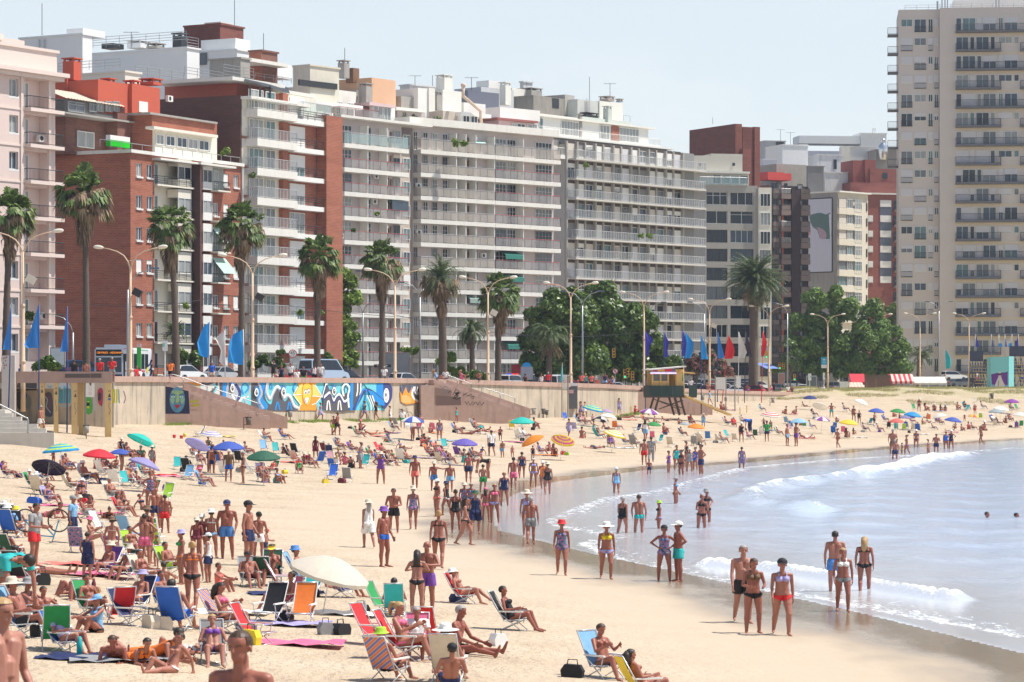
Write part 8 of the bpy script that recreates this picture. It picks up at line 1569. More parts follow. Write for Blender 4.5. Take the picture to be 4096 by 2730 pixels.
for row in '''255 1775 147 rBl -5 0 striped blue and lime umbrella|409 1798 135 sr 5 3 red umbrella|490 1798 93 sb 3 0 small blue umbrella|576 1740 124 st 24 -12 turquoise tilted umbrella|588 1833 133 si 20 -5 lilac tilted umbrella|206 1844 139 sk 10 -25 black umbrella|797 1759 103 si 22 -22 lilac and cream umbrella|924 1767 130 sb 0 5 plain blue umbrella|853 1724 90 rwi 5 5 lilac striped umbrella|1065 1804 136 sg 0 8 dark green umbrella|1658 1667 93 abw 2 5 blue and white umbrella|1867 1756 106 sv 2 5 violet blue umbrella|2096 1670 98 st 0 5 pale turquoise umbrella|2378 1621 86 rBl 14 5 blue and green striped umbrella|2432 1638 46 rqP 10 5 small pink striped umbrella|2438 1655 70 sw 8 0 plain white umbrella|2408 1667 70 akw 10 -10 black and white umbrella|2465 1722 89 ryw 16 8 yellow and white umbrella|2138 1745 98 so -25 8 orange tilted umbrella|2260 1743 98 ryP 14 -25 rainbow ringed umbrella|2604 1636 78 apw 6 6 purple and white umbrella|2619 1688 63 sG 4 5 bright green umbrella|2742 1690 42 se 6 5 little grey umbrella|2790 1696 70 so 4 6 small orange umbrella|3089 1647 83 rwx 6 6 pale patterned umbrella|3200 1675 68 sq 0 6 light blue patterned umbrella|3293 1667 66 apw 6 6 purple panelled umbrella|3244 1583 57 sn 0 4 navy umbrella|3286 1613 64 sc 14 -20 beige tilted umbrella|3401 1679 75 sy 6 6 yellow umbrella|3450 1600 56 m 20 8 rainbow umbrella|3511 1634 66 sb 4 4 mid blue umbrella|3596 1636 63 sG 5 4 green far umbrella|3657 1649 72 sB 8 4 bright blue umbrella|3636 1659 61 si 0 4 violet far umbrella|3591 1675 63 sx 0 4 coral umbrella|3762 1655 58 sw -14 4 pale grey umbrella|3818 1670 70 sb 8 4 blue violet umbrella|3898 1658 46 ayx 5 4 yellow and coral umbrella|3990 1636 64 se 0 4 grey green umbrella|4010 1626 63 m 8 4 multicoloured umbrella|4052 1597 60 sp 0 4 purple umbrella|4085 1650 60 sw 0 4 far white umbrella|1345 2211 330 sw 16 7 big cream white umbrella'''.split('|'):
 a = row.split(); px, yt, w = map(float, a[:3]); mode = a[3]; ta, tb = float(a[4]), float(a[5]); nm = ' '.join(a[6:])
 g = ground(px-w*.08, yt+1.02*w if w < 300 else 2455); R_ = w*g.y/F/2
 t = thing('beach_umbrella', nm+' planted in the sand', 'umbrella', g, U(rv, 0, 6), 'beach umbrellas'); t.scale = (R_,)*3; t.rotation_euler = (0, 0, 0)
 hz_ = 1.65 if w < 300 else .98; M_ = Matrix.Translation((0, 0, hz_)) @ Matrix.Rotation(radians(ta), 4, 'Y') @ Matrix.Rotation(radians(tb), 4, 'X')
 o = link('canopy', UM[mode[0]], t, M_ @ Matrix.Rotation(.2+.3*(px % 3), 4, 'Z')); cs = mode[1:] if w < 300 else 'c' if mode[0] != 'm' else 'royBGp'
 for i, c in enumerate(cs): setmat(o, ucloth(UC[c]), i)
 link('pole', UPOLE, t, Matrix.Translation((0, 0, hz_)) @ Matrix.Rotation(radians(ta)*.6, 4, 'Y') @ Matrix.Rotation(radians(tb)*.6, 4, 'X')); link('ribs', URIB, t, M_); LM.append((px, yt+1.02*w, nm))
def chair_meshes():
 f = MB()
 for s in (-.27, .27):
  f.ring_tube([(s, .57, 1.0), (s, .14, .26), (s, -.42, .31), (s, -.46, .29)], .016, 5); f.bar((s*1.05, -.36, .31), (s*1.05, .30, .0), .014, 5); f.bar((s*1.05, .26, .46), (s*1.05, -.34, .0), .014, 5); f.bar((s*1.1, -.32, .50), (s*1.1, -.22, .18), .013, 5)
 for y, z in ((.57, 1.0), (-.44, .3), (.3, 0.01), (-.34, .01)): f.bar((-.28, y, z), (.28, y, z), .015, 5)
 b, s, a = MB(), MB(), MB(); n = 6
 for k in range(n):
  t0, t1 = k/n, (k+1)/n; c = lambda t: .03*sin(pi*t)
  b.quad((-.26, .15+.42*t0+c(t0), .28+.70*t0-c(t0)*.3), (.26, .15+.42*t0+c(t0), .28+.70*t0-c(t0)*.3), (.26, .15+.42*t1+c(t1), .28+.70*t1-c(t1)*.3), (-.26, .15+.42*t1+c(t1), .28+.70*t1-c(t1)*.3)); s.quad((-.26, -.42+.56*t0, .31-.05*t0-c(t0)), (.26, -.42+.56*t0, .31-.05*t0-c(t0)), (.26, -.42+.56*t1, .31-.05*t1-c(t1)), (-.26, -.42+.56*t1, .31-.05*t1-c(t1)))
 a.box(-.03, .03, -.36, .28, -.015, .02)
 return f.mesh('frame', ALU, True), b.mesh('backrest', None, True), s.mesh('seat', None, True), a.mesh('armrest', WHITE)
CHM = chair_meshes(); [me.materials.append(fabric('w')) if not me.materials else me.materials.__setitem__(0, fabric('w')) for me in CHM[1:3]]
USED = set()
def word_dir(dx, dy): return ('left of' if dx < 0 else 'right of') if abs(dx) > abs(dy)*1.1 else ('in front of' if dy > 0 else 'behind')
def place(px, py, k=0):
 q = sorted(LM, key=lambda l: math.hypot(l[0]-px, (l[1]-py)*2.0))
 if k < 5: l = q[k]; return '%s the %s' % (word_dir(px-l[0], (py-l[1])*2), l[2])
 l, m_ = q[(k-5) % 4], q[(k-5) % 4+1+(k-5)//4]; return 'between the %s and the %s' % (l[2], m_[2]) if k < 9 else 'near the %s and %s' % (l[2], m_[2])
def uniq(parts, px, py, lim=16):
 for k in range(17):
  for n in range(len(parts), 0, -1):
   s = ' '.join(parts[:n]+[place(px, py, k)])
   if len(s.split()) <= lim and s not in USED: USED.add(s); return s
 return s
def chair(px, py, rz, c, who=None, g=None, sc=1.0):
 g = g or ground(px, py); sc *= .95; t = thing('beach_chair', '', 'chair', g-Vector((0, 0, .01)), radians(rz), 'folding chairs on the beach'); t.scale = (sc,)*3
 t['label'] = uniq([CLR[c][0]+' folding beach chair', 'with '+who if who else 'standing empty', {0: 'facing the camera', 90: 'facing right', 180: 'turned away', -90: 'facing left'}.get(min((0, 90, 180, -90), key=lambda a: abs((rz-a+180) % 360-180)), '')], px, py)
 link('frame', CHM[0], t)
 for me, n in ((CHM[1], 'backrest'), (CHM[2], 'seat')): o = link(n, me, t); setmat(o, fabric(c))
 for s in (-.3, .3): link('armrest', CHM[3], t, Matrix.Translation((s, 0, .5)))
 return t
CROP = dict(A=(0, 1680, .3061), B=(680, 1620, .3061), C=(1340, 1600, .3061), D=(2000, 1560, .3061), E=(2700, 1540, .3061), F=(3396, 1540, .3061), G=(0, 1950, .2806), H=(600, 1950, .2806), I=(0, 2290, .2806), J=(600, 2290, .2806), K=(1200, 2150, .3507), L=(1400, 1800, .3507), M=(2150, 1850, .3507), N=(2900, 2050, .3507), Z=(0, 0, 1))
PW = dict(stand='standing', walk='walking', stride='striding', hips='hands on hips', hold='hands together', bend='bending over', point='pointing', chair='seated', chairup='reclining, arm raised', read='reading in a chair', knees='sitting knees up', lean='sitting leaning back', long='sitting legs out', prone='lying face down', supine='lying, knees up', flat='lying flat', hug='hugging')
HATW = dict(c='cap', s='sun hat', b='bucket hat', v='visor')
def person(px, fy, hy, pose, sx, rz, hair, hat, gar, chc=None, D=None, z=None, place_=None):
 if chc and pose in ('knees', 'flat', 'long'): pose = 'chair'
 B = LIB.get(pose+'_'+sx[0]) or LIB[pose+'_'+('m' if sx[0] == 'f' else 'f')]; g = ground(px, fy) if D is None else Vector((P(px, 0, D).x, D, z))
 sc = (fy-hy)*g.y/F/(B.zmax-max(B.zmin, 0)) if hy is not None else 1.0
 lo, hi = (.5, 1.3) if pose in ('stand', 'walk', 'stride', 'hips', 'hold', 'point', 'hug', 'bend') else (.78, 1.08 if chc else 1.28)
 sc = min(hi, max(lo, sc)) if hy is not None else sc; wd = {'f': 1.06, 'm': 1.05}[sx[0]]*U(rv, .98, 1.10)
 if g.y > DCUT and not place_ and hy is not None and pose+'_'+sx[0] in LIBLO:
  W_ = LIBLO[pose+'_'+sx[0]]; X_ = Matrix.Translation(g-Vector((0, 0, max(B.zmin, 0)*sc+.01))) @ Matrix.Rotation(radians(rz), 4, 'Z') @ Matrix.Diagonal((sc*wd, sc*wd, sc, 1))
  cadd(W_.me, X_, SKINS[int(sx[1])-1])
  for q in [gar[i:i+2] for i in range(0, len(gar), 2)]: cadd(garment(W_, q[0]), X_, fabric(q[1]))
  if hair != '-': cadd(HAIR[hair[0]], X_ @ W_.HM, HM_[hair[1]])
  if hat != '-': cadd(HATS[hat[0]], X_ @ W_.HM, fabric(hat[1]))
  if chc: chair(px, fy, rz, chc, None, g, sc)
  return
 t = bpy.data.objects.new('person', B.me); COL.objects.link(t); t['category'] = 'person'; t['group'] = 'people on the beach' if D is None else 'people on the promenade'
 t.location = g-Vector((0, 0, max(B.zmin, 0)*sc+.01)); t.rotation_euler = (0, 0, radians(rz)); t.scale = (sc*wd*rv.choice((1, 1, -1)) if pose in ('stand', 'walk', 'stride', 'hold') else sc*wd, sc*(wd if pose not in ('supine', 'flat', 'prone') else 1), sc)
 setmat(t, SKINS[int(sx[1])-1]); gs = [gar[i:i+2] for i in range(0, len(gar), 2)]; gn = []
 for q in gs: o = link(GNAME[q[0]], garment(B, q[0]), t); setmat(o, fabric(q[1])); gn.append(CLR[q[1]][0]+' '+GWORD[q[0]])
 if hair != '-': o = link('hair', HAIR[hair[0]], t, B.HM); setmat(o, HM_[hair[1]])
 if hat != '-': o = link('hat', HATS[hat[0]], t, B.HM @ Matrix.Translation((0, 0, .012))); setmat(o, fabric(hat[1]))
 if len(gn) == 2 and gs[0][0] == 'B' and gs[1][0] == 'P': gn = [CLR[gs[0][1]][0]+' bikini'] if gs[0][1] == gs[1][1] else [CLR[gs[0][1]][0]+' top', CLR[gs[1][1]][0]+' bikini bottom']
 d = 'person in '+' and '.join(gn[:2]); h = 'and '+CLR[hat[1]][0]+' '+HATW[hat[0]] if hat != '-' else ('with '+HAIRC[hair[1]][0]+{'C': ' cropped', 'S': ' short', 'L': ' long', 'B': ' tied up', 'T': ' ponytail'}[hair[0]]+' hair' if hair != '-' else 'with a bald head')
 bk = ', seen from behind' if abs((rz+180) % 360-180) > 120 and pose in ('stand', 'walk', 'stride', 'hips', 'hold') else ''
 if place_: t['label'] = ' '.join((d+' '+h+' '+place_).split()[:16])
 else: t['label'] = uniq([d, h, PW[pose]+bk], px, fy) if D is None else uniq([d, h, PW[pose]], px, fy)
 if chc: chair(px, fy, rz, chc, 'a sitter in '+gn[0], g, sc)
 return t
DCUT = 231.0; CV, CF, CI, CM_ = [], [], [], []
def cadd(me, X_, mat):
 if mat not in CM_: CM_.append(mat)
 k = len(CV); CV.extend(tuple(X_ @ v.co) for v in me.vertices)
 for p in me.polygons: CF.append(tuple(k+i for i in p.vertices)); CI.append(CM_.index(mat))
def run(rows):
 for r in rows.strip().split('\n'):
  for q in r.split('|'):
   a = q.split(); cr, cp = a[0], CROP[a[0]]; X_, Yf = float(a[1]), float(a[2]); hy = None if a[3] == '-' else cp[1]+cp[2]*float(a[3])
   gar, ch = (a[9].split('/')+[None])[:2]
   person(cp[0]+cp[2]*X_, cp[1]+cp[2]*Yf, hy, a[4], a[5], float(a[6]), a[7], a[8], gar, ch)
run('''A 900 650 520 chair m4 70 Sd - Tb/b|A 1250 640 560 knees f4 60 Sn - Or|A 1330 720 560 chair f3 150 Sg - Pl/w|A 1520 640 520 knees m4 -40 Sd - Te|A 1900 760 640 chair f4 70 Bd - Pp/t|A 1830 900 760 chair f3 100 Sn - Am/w|A 930 930 800 chair f4 120 Sn - Oh/c|A 620 960 840 knees f4 40 Sd - Pb|A 430 900 780 chair f3 70 Sn bw Ov/g|A 1980 1010 830 chair m5 -30 Sd - Tb/g|A 2100 1250 1130 knees f3 60 Sd - Pn|A 1600 1180 1060 knees f4 30 Bd - BkPk|A 1880 1180 1030 lean f4 60 Sn - BnPn|A 60 1330 1170 knees f4 60 Sn sw Oi|A 1180 1210 1090 knees m4 -30 Sd - Tr|G 700 430 - prone f4 60 Sn - BpPp|G 150 1050 850 chair m4 150 Sd - Tn/d|G 40 1250 1020 knees f4 60 Bd - Ar|G 560 1250 - flat f3 70 Sb - Pk|G 1900 980 780 chair f4 40 Sd - Pu/u|G 2230 1130 860 stand f4 -60 Sn - BgPg|G 1500 1280 1090 chair f3 -40 Sn bc Pb/v|H 300 1250 990 chair m4 60 Sd - Tu/u|H 200 1480 1240 knees m3 160 Sd - Te|H 980 1480 1330 knees f4 70 Sn - Ox|H 1420 1420 1190 chair m4 20 Sd ck Tn/e|I 1300 640 430 chair f4 40 Sd - Pp/g|I 1950 560 400 chair f3 -30 Sn bi Pb/n|I 620 700 480 knees m4 40 Sn - Tb|J 230 560 330 chair m4 40 Sd - Tn/b|J 1900 540 380 chair f4 -60 Sd - Pp/p|J 300 1420 1180 lean f3 -40 Sd - Pw|B 700 600 480 knees f4 40 Sn - Oh|B 860 660 540 chair m4 160 Sd - Tn/b|B 400 780 650 chair f4 30 Ld - Pr/w|B 900 760 650 chair f3 170 Sd - Ak/k|B 1560 700 560 chair m4 120 Sd - Tk/k|B 1850 820 690 chair f4 40 Sd sc Pk/r|B 2030 640 520 chair f4 150 Sg - Am/m|B 2130 860 720 chair f3 160 Lb - Aw/b|B 1480 640 560 knees f4 40 Sd - Pk|B 600 700 560 chair f4 60 Ld - Or/b|C 230 690 560 chair f4 60 Sd - Pv/v|C 310 820 720 knees f3 30 Sn cb Ob|C 560 820 690 chair f4 110 Sd - Pr/r|C 640 730 620 chair m4 60 Sn - To/r|C 780 780 690 lean f4 70 Sn - BgPg|C 1170 560 470 knees f4 120 Ld - Ok|C 1340 700 590 chair f3 40 Sr - Px/x|C 1430 770 660 chair f4 60 Bd - Pw/p|C 1760 760 650 knees m4 60 Sd - Tn|C 1900 720 610 lean f3 -50 Sn sw BbPb|C 700 560 500 knees m3 -60 Sd - Tg|C 590 850 730 chair f3 70 Sd bc Pm/b
N 205 1260 375 walk m2 8 Sg - Tk|N 320 1380 525 hold f4 12 Tn - BhPk|N 650 1402 540 walk f3 5 Sd ck BiPr|N 1250 940 215 stand m3 178 Sd - Ts|N 1345 1132 408 stride f4 0 Bb - BwPe|N 1590 945 278 stride f4 172 Lb - BkPk
M 275 1288 668 walk f4 0 Sn br Of|M 785 1332 698 walk f4 4 Sn sw ByPi|M 970 868 390 stride f3 150 Sg - Ok|M 1160 872 368 stand m3 180 Sn - Ut|M 1385 838 442 stand f5 -80 Sd bu BkPi|M 1445 1360 728 hips f5 0 Sb ck Of|M 1605 1360 685 hips m5 -75 Sd cw Tt|M 900 405 62 walk f4 182 Sg cw Ol|M 1575 545 172 stand f5 80 Sg - BlPh|M 1870 832 372 hold f4 20 Br - BkPk|M 1930 770 312 hips f4 40 Sn be BkPk
D 1950 1128 915 stand m5 -20 Sd - Tn
L 210 1120 582 walk f3 200 Lg sc Dw|L 385 1336 660 stand m5 60 Sd bv Ub|L 500 950 440 hold m4 -10 Sd - Tk|L 720 912 425 walk f4 185 Sg sc Of|L 1010 1362 695 walk f4 178 Bb - BkPk|L 990 765 340 stand f4 -60 Sd cw BkPx|L 1100 750 365 walk f4 -120 Sd bn AkPw|L 1200 945 452 stand f4 180 Bn - Ok|L 1320 1088 545 walk f2 75 Ld - BkPk|L 1430 958 475 walk f2 175 Sb bd Dn|L 1300 765 380 stand f4 0 Sg bc Of|L 1378 765 378 hold f4 15 Sg - Of|L 1545 822 435 stand f4 170 Ld cp BpPp|L 1645 838 388 stand f5 0 Sb - BpPi|L 1755 648 255 stand f4 0 Sb - On|L 350 390 30 hips f4 0 Sd sc Ov|L 740 448 72 walk m5 0 Sg bn Tx|L 958 470 140 point m5 0 Sg bc Ts|L 1140 480 148 walk m4 0 Sg ce Tl|L 1352 382 30 walk f4 180 Sn - BpTn|L 1520 490 170 stand f2 170 Bd - Tg|L 1570 326 96 bend f3 -80 Sd - Ok|L 1865 462 85 walk m4 180 Sd - Tp|L 1960 328 25 walk f4 178 Sd - On|L 2095 432 90 stand f4 0 Sd vw BiPi|L 2200 462 128 walk f3 -10 Sg cw Oo|L 2252 528 148 walk f3 182 Sn sc Ok|L 2060 1078 535 walk m4 180 Sg - Te|L 2015 985 470 walk f3 5 Sg sc Ai
D 430 930 730 stand f2 160 Bd - On|D 530 850 683 chair m4 80 Sd - Ab/o|D 700 862 700 knees f5 10 Ld - Oh|D 640 800 690 knees f3 -20 Ld - BpPp|D 160 885 730 stand f3 20 Sb - BpPx|D 2205 1112 795 hips f4 70 Sd - Ov
K 1335 895 145 hug f2 180 Ld - BkPk|K 1450 872 45 hug m4 -15 - - Tv|K 1180 1395 735 read f3 75 Tb - BpPp/r|K 1330 1375 795 read m3 0 Sg - Sw/p|K 1760 1325 770 long m5 70 Sg - Tk|K 1690 1650 998 chair f3 170 Sd sw Af/c|K 1715 1800 1412 chair m3 -170 Sd ck Tn|K 1000 1640 1035 chair f3 150 Sb bu Pk/a|K 1860 755 440 chairup f3 75 Sn bw Px/r|K 1080 905 455 chair m4 178 Sd - Tb/t|K 480 690 410 chair m4 120 Sd - Tb/a|K 2420 1060 560 chair f5 75 Sd - Ok/k
Z 2415 2712 2496 read f4 40 Sn - Ph/l|Z 2568 2800 2596 chair f4 110 Ld - Pk/y
J 900 1300 870 chair f2 10 Sb - BvPv/e|J 370 825 95 knees m3 165 Sd - Tb/b|J 1060 860 145 read f3 70 Ld - BpPk/a|J 400 1240 890 supine f3 -30 Sd - BwPw|J 60 1240 - prone f3 60 Sd - Do
H 600 1780 775 walk f4 180 Bb - BoPk|H 830 1362 662 stand f3 -100 Sd cw AwTn|H 1090 1025 195 stand m5 0 Sg cn Ts|H 1400 1118 205 stand m3 75 Sd ck Tn|H 1545 1040 360 hold m4 170 Sd ck Tw|H 1650 1020 597 hold m2 80 Sd cr Tn|H 1730 1405 815 read f4 0 Sn vy Pk/d|H 2200 1420 850 chair f3 80 Sn bs Pl/l|H 870 1010 325 stand f4 175 Sd sw BwPl|H 660 1010 442 stand f5 178 Sd sc Om|H 745 1000 388 stand f4 -160 Sg bw Am|H 440 1385 615 stand f4 -70 Sd bi BgPo
G 490 1122 222 hold m3 70 Sd - SeTr|G 1040 800 125 stand m3 75 Sg ce SlLn|G 1250 1312 640 stand m2 160 Sd - Dn|G 1590 1122 437 stand f3 180 Sd sh BcPc|G 2060 1112 378 hips m3 178 Sd - Tp|G 2100 1082 275 stand f4 160 Sn bh BkPk|G 1310 830 440 read f2 80 Bd bp Pp|G 310 1400 820 chair f4 150 Bd - AkPp/k|G 1780 1330 1030 chair f4 -30 Sn bc Pb/d|G 2080 1400 1000 flat f4 60 Sd - Pk/c|G 160 720 250 chair m3 160 Sd bw Sl/b|G 250 660 300 chair m4 175 Sd by Te/n|G 1050 1560 1330 supine f4 -70 Sb - BgPk|G -40 1900 780 bend m3 50 Sd - StTe
A 2150 1480 978 stand m5 175 Sd - Tr|A 1965 1155 692 hips f5 0 Bd - Of|A 2030 1420 890 stand m4 -160 - - Tn|A 500 985 690 chair f2 165 Sb sw Pk/c|A 660 1110 880 chair f2 60 Sd - Of/i|A 1060 1045 770 knees f3 0 Sb bw BkPk/a|A 1140 835 542 chair m4 70 Sd bw Tn/w|A 1480 1060 760 chair m3 60 Sg - Te/c|A 700 595 445 hold f4 -40 Sb - Om|A 800 655 455 long m4 60 Sg - Tk|A 1990 690 340 stand f4 160 Sd sc Ae|A 1840 510 340 knees m4 20 Sd cd Sd|A 1690 480 320 chair f5 60 Sd - Tk/k|A 1600 700 420 bend f3 90 Sd - BkPk|A 1585 380 315 knees f4 0 Sn bc Ok|A 1400 1290 1135 prone f5 20 Bd - BkPk|A 1600 1260 1070 chair f3 75 Sd - Pl/r|A 100 765 545 chairup f3 70 Sd - Pk/v|A 1110 1290 1095 chair m4 100 Sg bc Te/c|A 1390 690 545 chair m4 30 Sd - Te/k|A 1720 720 570 read f4 -20 Sb ci Oi/i|A 1750 870 690 chair f4 60 Sb - Pt/o|A 560 800 640 knees f4 120 Sd - Pk/b
I 330 930 110 chair m4 70 Sd sc Tk/l|I 400 620 100 knees m4 70 Sg se Te|I 930 1150 520 chair m3 60 Sn - Si/b|I 1380 860 395 knees f4 -50 Sn cl AlPk|I 1650 1260 865 prone m5 0 Sn - Tr|I 1960 1290 910 prone f3 30 Sd - Do|I 1110 385 95 supine f5 10 Sd - Pk
B 540 890 590 bend m4 20 Sd - Tn|B 545 895 592 stand m4 30 Sd - Tn|B 770 1005 588 stand m4 -10 Sg cc ShTb|B 955 1028 610 stand f3 -75 Sg - BkPk|B 1240 478 302 read m4 75 Sd - Tl/w|B 1490 455 305 chairup f4 75 Sn - Tb/b|B 2135 398 145 stand m3 30 Sd - Tu|B 2185 402 98 walk m5 75 Sd - Tk|B 1900 700 415 stand f4 178 Ld bk Dm|B 1965 188 -50 walk f4 70 Bd - Di|B 440 1065 825 chair f2 70 Sd bp Pp/l|B 1210 1010 730 chair m3 20 Sn bw Tf/f|B 1400 1025 825 knees f4 60 Sn - BlPl|B 1340 905 732 chair f4 -30 Sd - Ax/g|B 1230 1022 882 knees m3 160 Sd - Tf|B 500 565 415 knees f5 20 Sd - Ad|B 1015 665 478 chair f4 75 Sn - Pv/c|B 2080 690 500 chair f4 178 Sg - Pk/n|B 2200 745 560 knees f3 170 Bb - Bl|B 2225 590 450 chairup f3 60 Sd ce Pk/e|B 230 900 665 chair m4 165 Sd - Sk/k|B 1690 900 735 chair f3 10 Sr - Og/r|B 1750 780 620 knees f5 40 Sn sc Oh|B 320 690 520 chair f3 40 Sn - Ps/c|B 640 780 610 chair f3 150 Lb - Ap/b
C 385 265 10 walk f4 75 Bn - AkTf|C 535 272 20 walk f4 -70 Ln - Ok|C 720 305 82 stand f3 80 Bd - Dw|C 880 372 122 stand m3 10 Sn - SwTg|C 1110 465 180 stand m3 15 Sd cn Tp|C 335 402 258 knees m4 30 Sd cp Tk|C 300 485 385 chair f4 75 Sd - Pp/g|C 460 458 375 prone f4 -70 Sd cw BoPo|C 705 442 370 prone f5 -50 Sd - BkPk|C 760 400 300 chair f4 75 Sd - Ok/l|C 1020 538 340 bend f4 60 Sd sc BsPs|C 1365 535 248 walk f3 178 Sg - Of|C 1590 300 100 stand f4 60 Bd - Ot|C 1745 285 140 knees f4 50 Sb bc BkPk|C 1920 218 130 lean m4 80 Sd - Tn|C 2160 292 150 chair m4 75 Sd - Tl/u|C 1590 435 288 chair f4 70 Sd - Pn/s|C 1850 412 222 chair f3 60 Bb - Pp/e|C 1790 455 342 prone f4 80 Sd bt BkPk|C 1960 415 350 prone f4 75 Sb - Pr|C 1240 432 348 knees m4 30 Sn - Te|C 2160 540 350 stand m5 0 Sd - Uk|C 2045 740 398 walk m4 -160 Sd - SwTn|C 2185 758 528 stand m3 -30 Sg bc Tl|C 335 898 556 hold f4 70 Bd - De|C 480 772 602 chair f4 70 Sg be Px/g|C 700 862 668 chair f4 110 Sn - Ok/b|C 870 822 612 chair f3 160 Sn - Ae/w|C 960 830 640 chair m3 75 Sg - Pk/c|C 870 642 548 lean f4 60 Sg vt BiPi|C 1140 612 460 knees f4 40 Sd - Or|C 1270 612 478 lean f4 60 Sn bc BlPl|C 1240 742 556 chair f4 60 Sd - Px/o|C 1690 822 640 knees f4 160 Bd - Ot|C 1610 748 622 chair m3 150 Sg cw Sn/v|C 1490 832 668 chair f3 70 Sd - Ok/v|C 205 895 730 knees f3 170 Sd cw Ok|C 130 850 680 knees f4 120 Bd - Ap|C 1370 830 690 chair f3 150 Sd - Pm/c|C 1830 780 630 chair f4 70 Sn - Pl/n|C 50 640 515 chairup f3 60 Sd vw Pr/e|C 30 850 740 knees f3 170 Lb - Aw
D 1055 258 40 walk f4 60 Lb - Df|D 1105 268 60 walk f4 75 Sn - AwTw|D 1555 238 22 walk f3 178 Bn - Di|D 1770 258 155 knees m5 80 Sd cr Sr|D 1865 262 172 lean m4 60 Sd - Sd|D 1985 255 125 knees f5 30 Sg bw Om|D 2080 272 165 knees f3 178 Sd - BpPx|D 212 385 270 chair m3 30 Sg sc Sw/y|D 282 390 292 chair f3 40 Sg - Ai/e|D 445 500 360 knees m5 70 Sd - Ak|D 900 622 378 walk f4 150 Bd - BwDi|D 1040 450 310 chair f4 70 Ld - Ok/l|D 1125 455 322 chair f4 75 Sn - Pm/p|D 1070 632 480 knees f4 165 Sd - Px|D 1225 520 400 knees f4 100 Sn - Ot|D 1290 640 480 chair f4 120 Sn sc Pv/t|D 1890 420 312 chair f4 60 Sn - Ph/o|D 2010 430 345 long m3 60 Sg - Tn|D 1900 690 380 walk f4 160 Ld - AwTl|D 1885 982 642 walk m3 178 Sd - Tr|D 1975 945 615 walk m4 172 Sd - SeLe|D 2140 560 430 knees m5 60 Sd - Tr|D 1450 750 570 chair f4 10 Sb - Ov/h|D 1640 715 610 chair m4 60 - - Te/t|D 1250 775 - flat m4 -70 Sd - Tn|D 1760 750 562 chair f3 150 Sg - Aw/e|D 1210 405 330 knees f2 20 Sb - Bp|D 1690 370 295 prone f3 80 Sd - Pr|D 2170 408 345 prone m3 -60 Sd - Tk|D 240 650 515 chair m3 160 Sg - Tb/w|D 330 650 488 chair m4 80 Sg - Sw/w|D 1380 520 420 lean m4 75 Sd - Tn|D 1540 520 440 chair f3 80 Sn - Px/o
E 85 1218 848 stand f5 -60 Bd - BkPk|E 20 1130 790 stand f4 20 Sd - Ot|E 150 1040 738 stand f3 60 Bd - Ok|E 190 1168 830 hips f4 10 Sd bc Oe|E 262 1142 815 stand f4 -40 Bd - Ob|E 338 1215 778 hips m4 -70 Sd - Tn|E 875 1128 812 stand f4 180 Sd - Df|E 1465 802 515 stand m4 60 Sd - Tl|E 1582 804 498 hips m4 -70 Sd cn Tv|E 2125 828 570 walk f3 -60 Bn - Pr|E 865 752 488 stand f4 10 Sn bw Ok|E 1200 750 468 walk m4 178 Sd - SgTn|E 1160 560 432 hips m5 20 Sn - Tk|E 1250 620 452 stand f5 20 Sg bw Oh|E 975 622 382 bend m4 -60 Sg - SbLn|E 372 555 378 stand f4 170 Sn sc Dl|E 218 530 392 chair f5 20 Sd sh Oh/r|E 2045 432 238 hips m4 178 Sd - Tt|E 455 262 75 walk m3 -110 Sd - SlTc|E 602 322 218 knees m4 40 Sd - Tr|E 640 332 270 knees m5 50 Sd - Te|E 1450 386 280 knees f4 -60 Bd - BkPk|E 1582 388 280 knees f3 -70 Bn - BcPc|E 1130 342 252 chair f3 70 Sd - Ol/t|E 185 352 262 knees m4 80 Sn - Te|E 1690 287 240 lean f5 80 Sd - Om|E 1815 415 310 chair f5 75 Ld - Ok/m|E 2220 352 232 chair f4 80 Sd - Pb/b|E 680 535 405 chair m4 75 - - Tn/v|E 50 520 432 knees m4 40 Sn - Te|E 250 800 648 chair m3 170 Sg bc Tt/e|E 330 790 615 chair f3 150 Sg bc Ac/c|E 960 715 570 chair f4 80 Sn - Ap/l|E 620 765 610 chair m4 75 - - Te/c|E 1350 660 540 chair f4 70 - bw Px/g|E 1700 700 - prone m4 -80 Sd - Tw|E 1780 575 460 chair f3 80 Sn - Ol/l|E 880 500 410 chair f3 140 Sd - Aw/w|E 770 550 425 chair m4 10 Sd - Sr/r|E 100 670 565 chair m4 60 Sd - Tn/n|E 2070 650 520 chair f4 170 Sd - Pb/b|E 2240 690 560 knees f5 160 Ld - BkPk|E 1640 530 460 knees f4 20 Sn - Or|E 1460 510 405 chair f3 150 Sg - Al/l|E 2110 490 405 knees m4 20 - bw Tt|E 1130 660 545 chair m3 170 Sd cg Sw/w
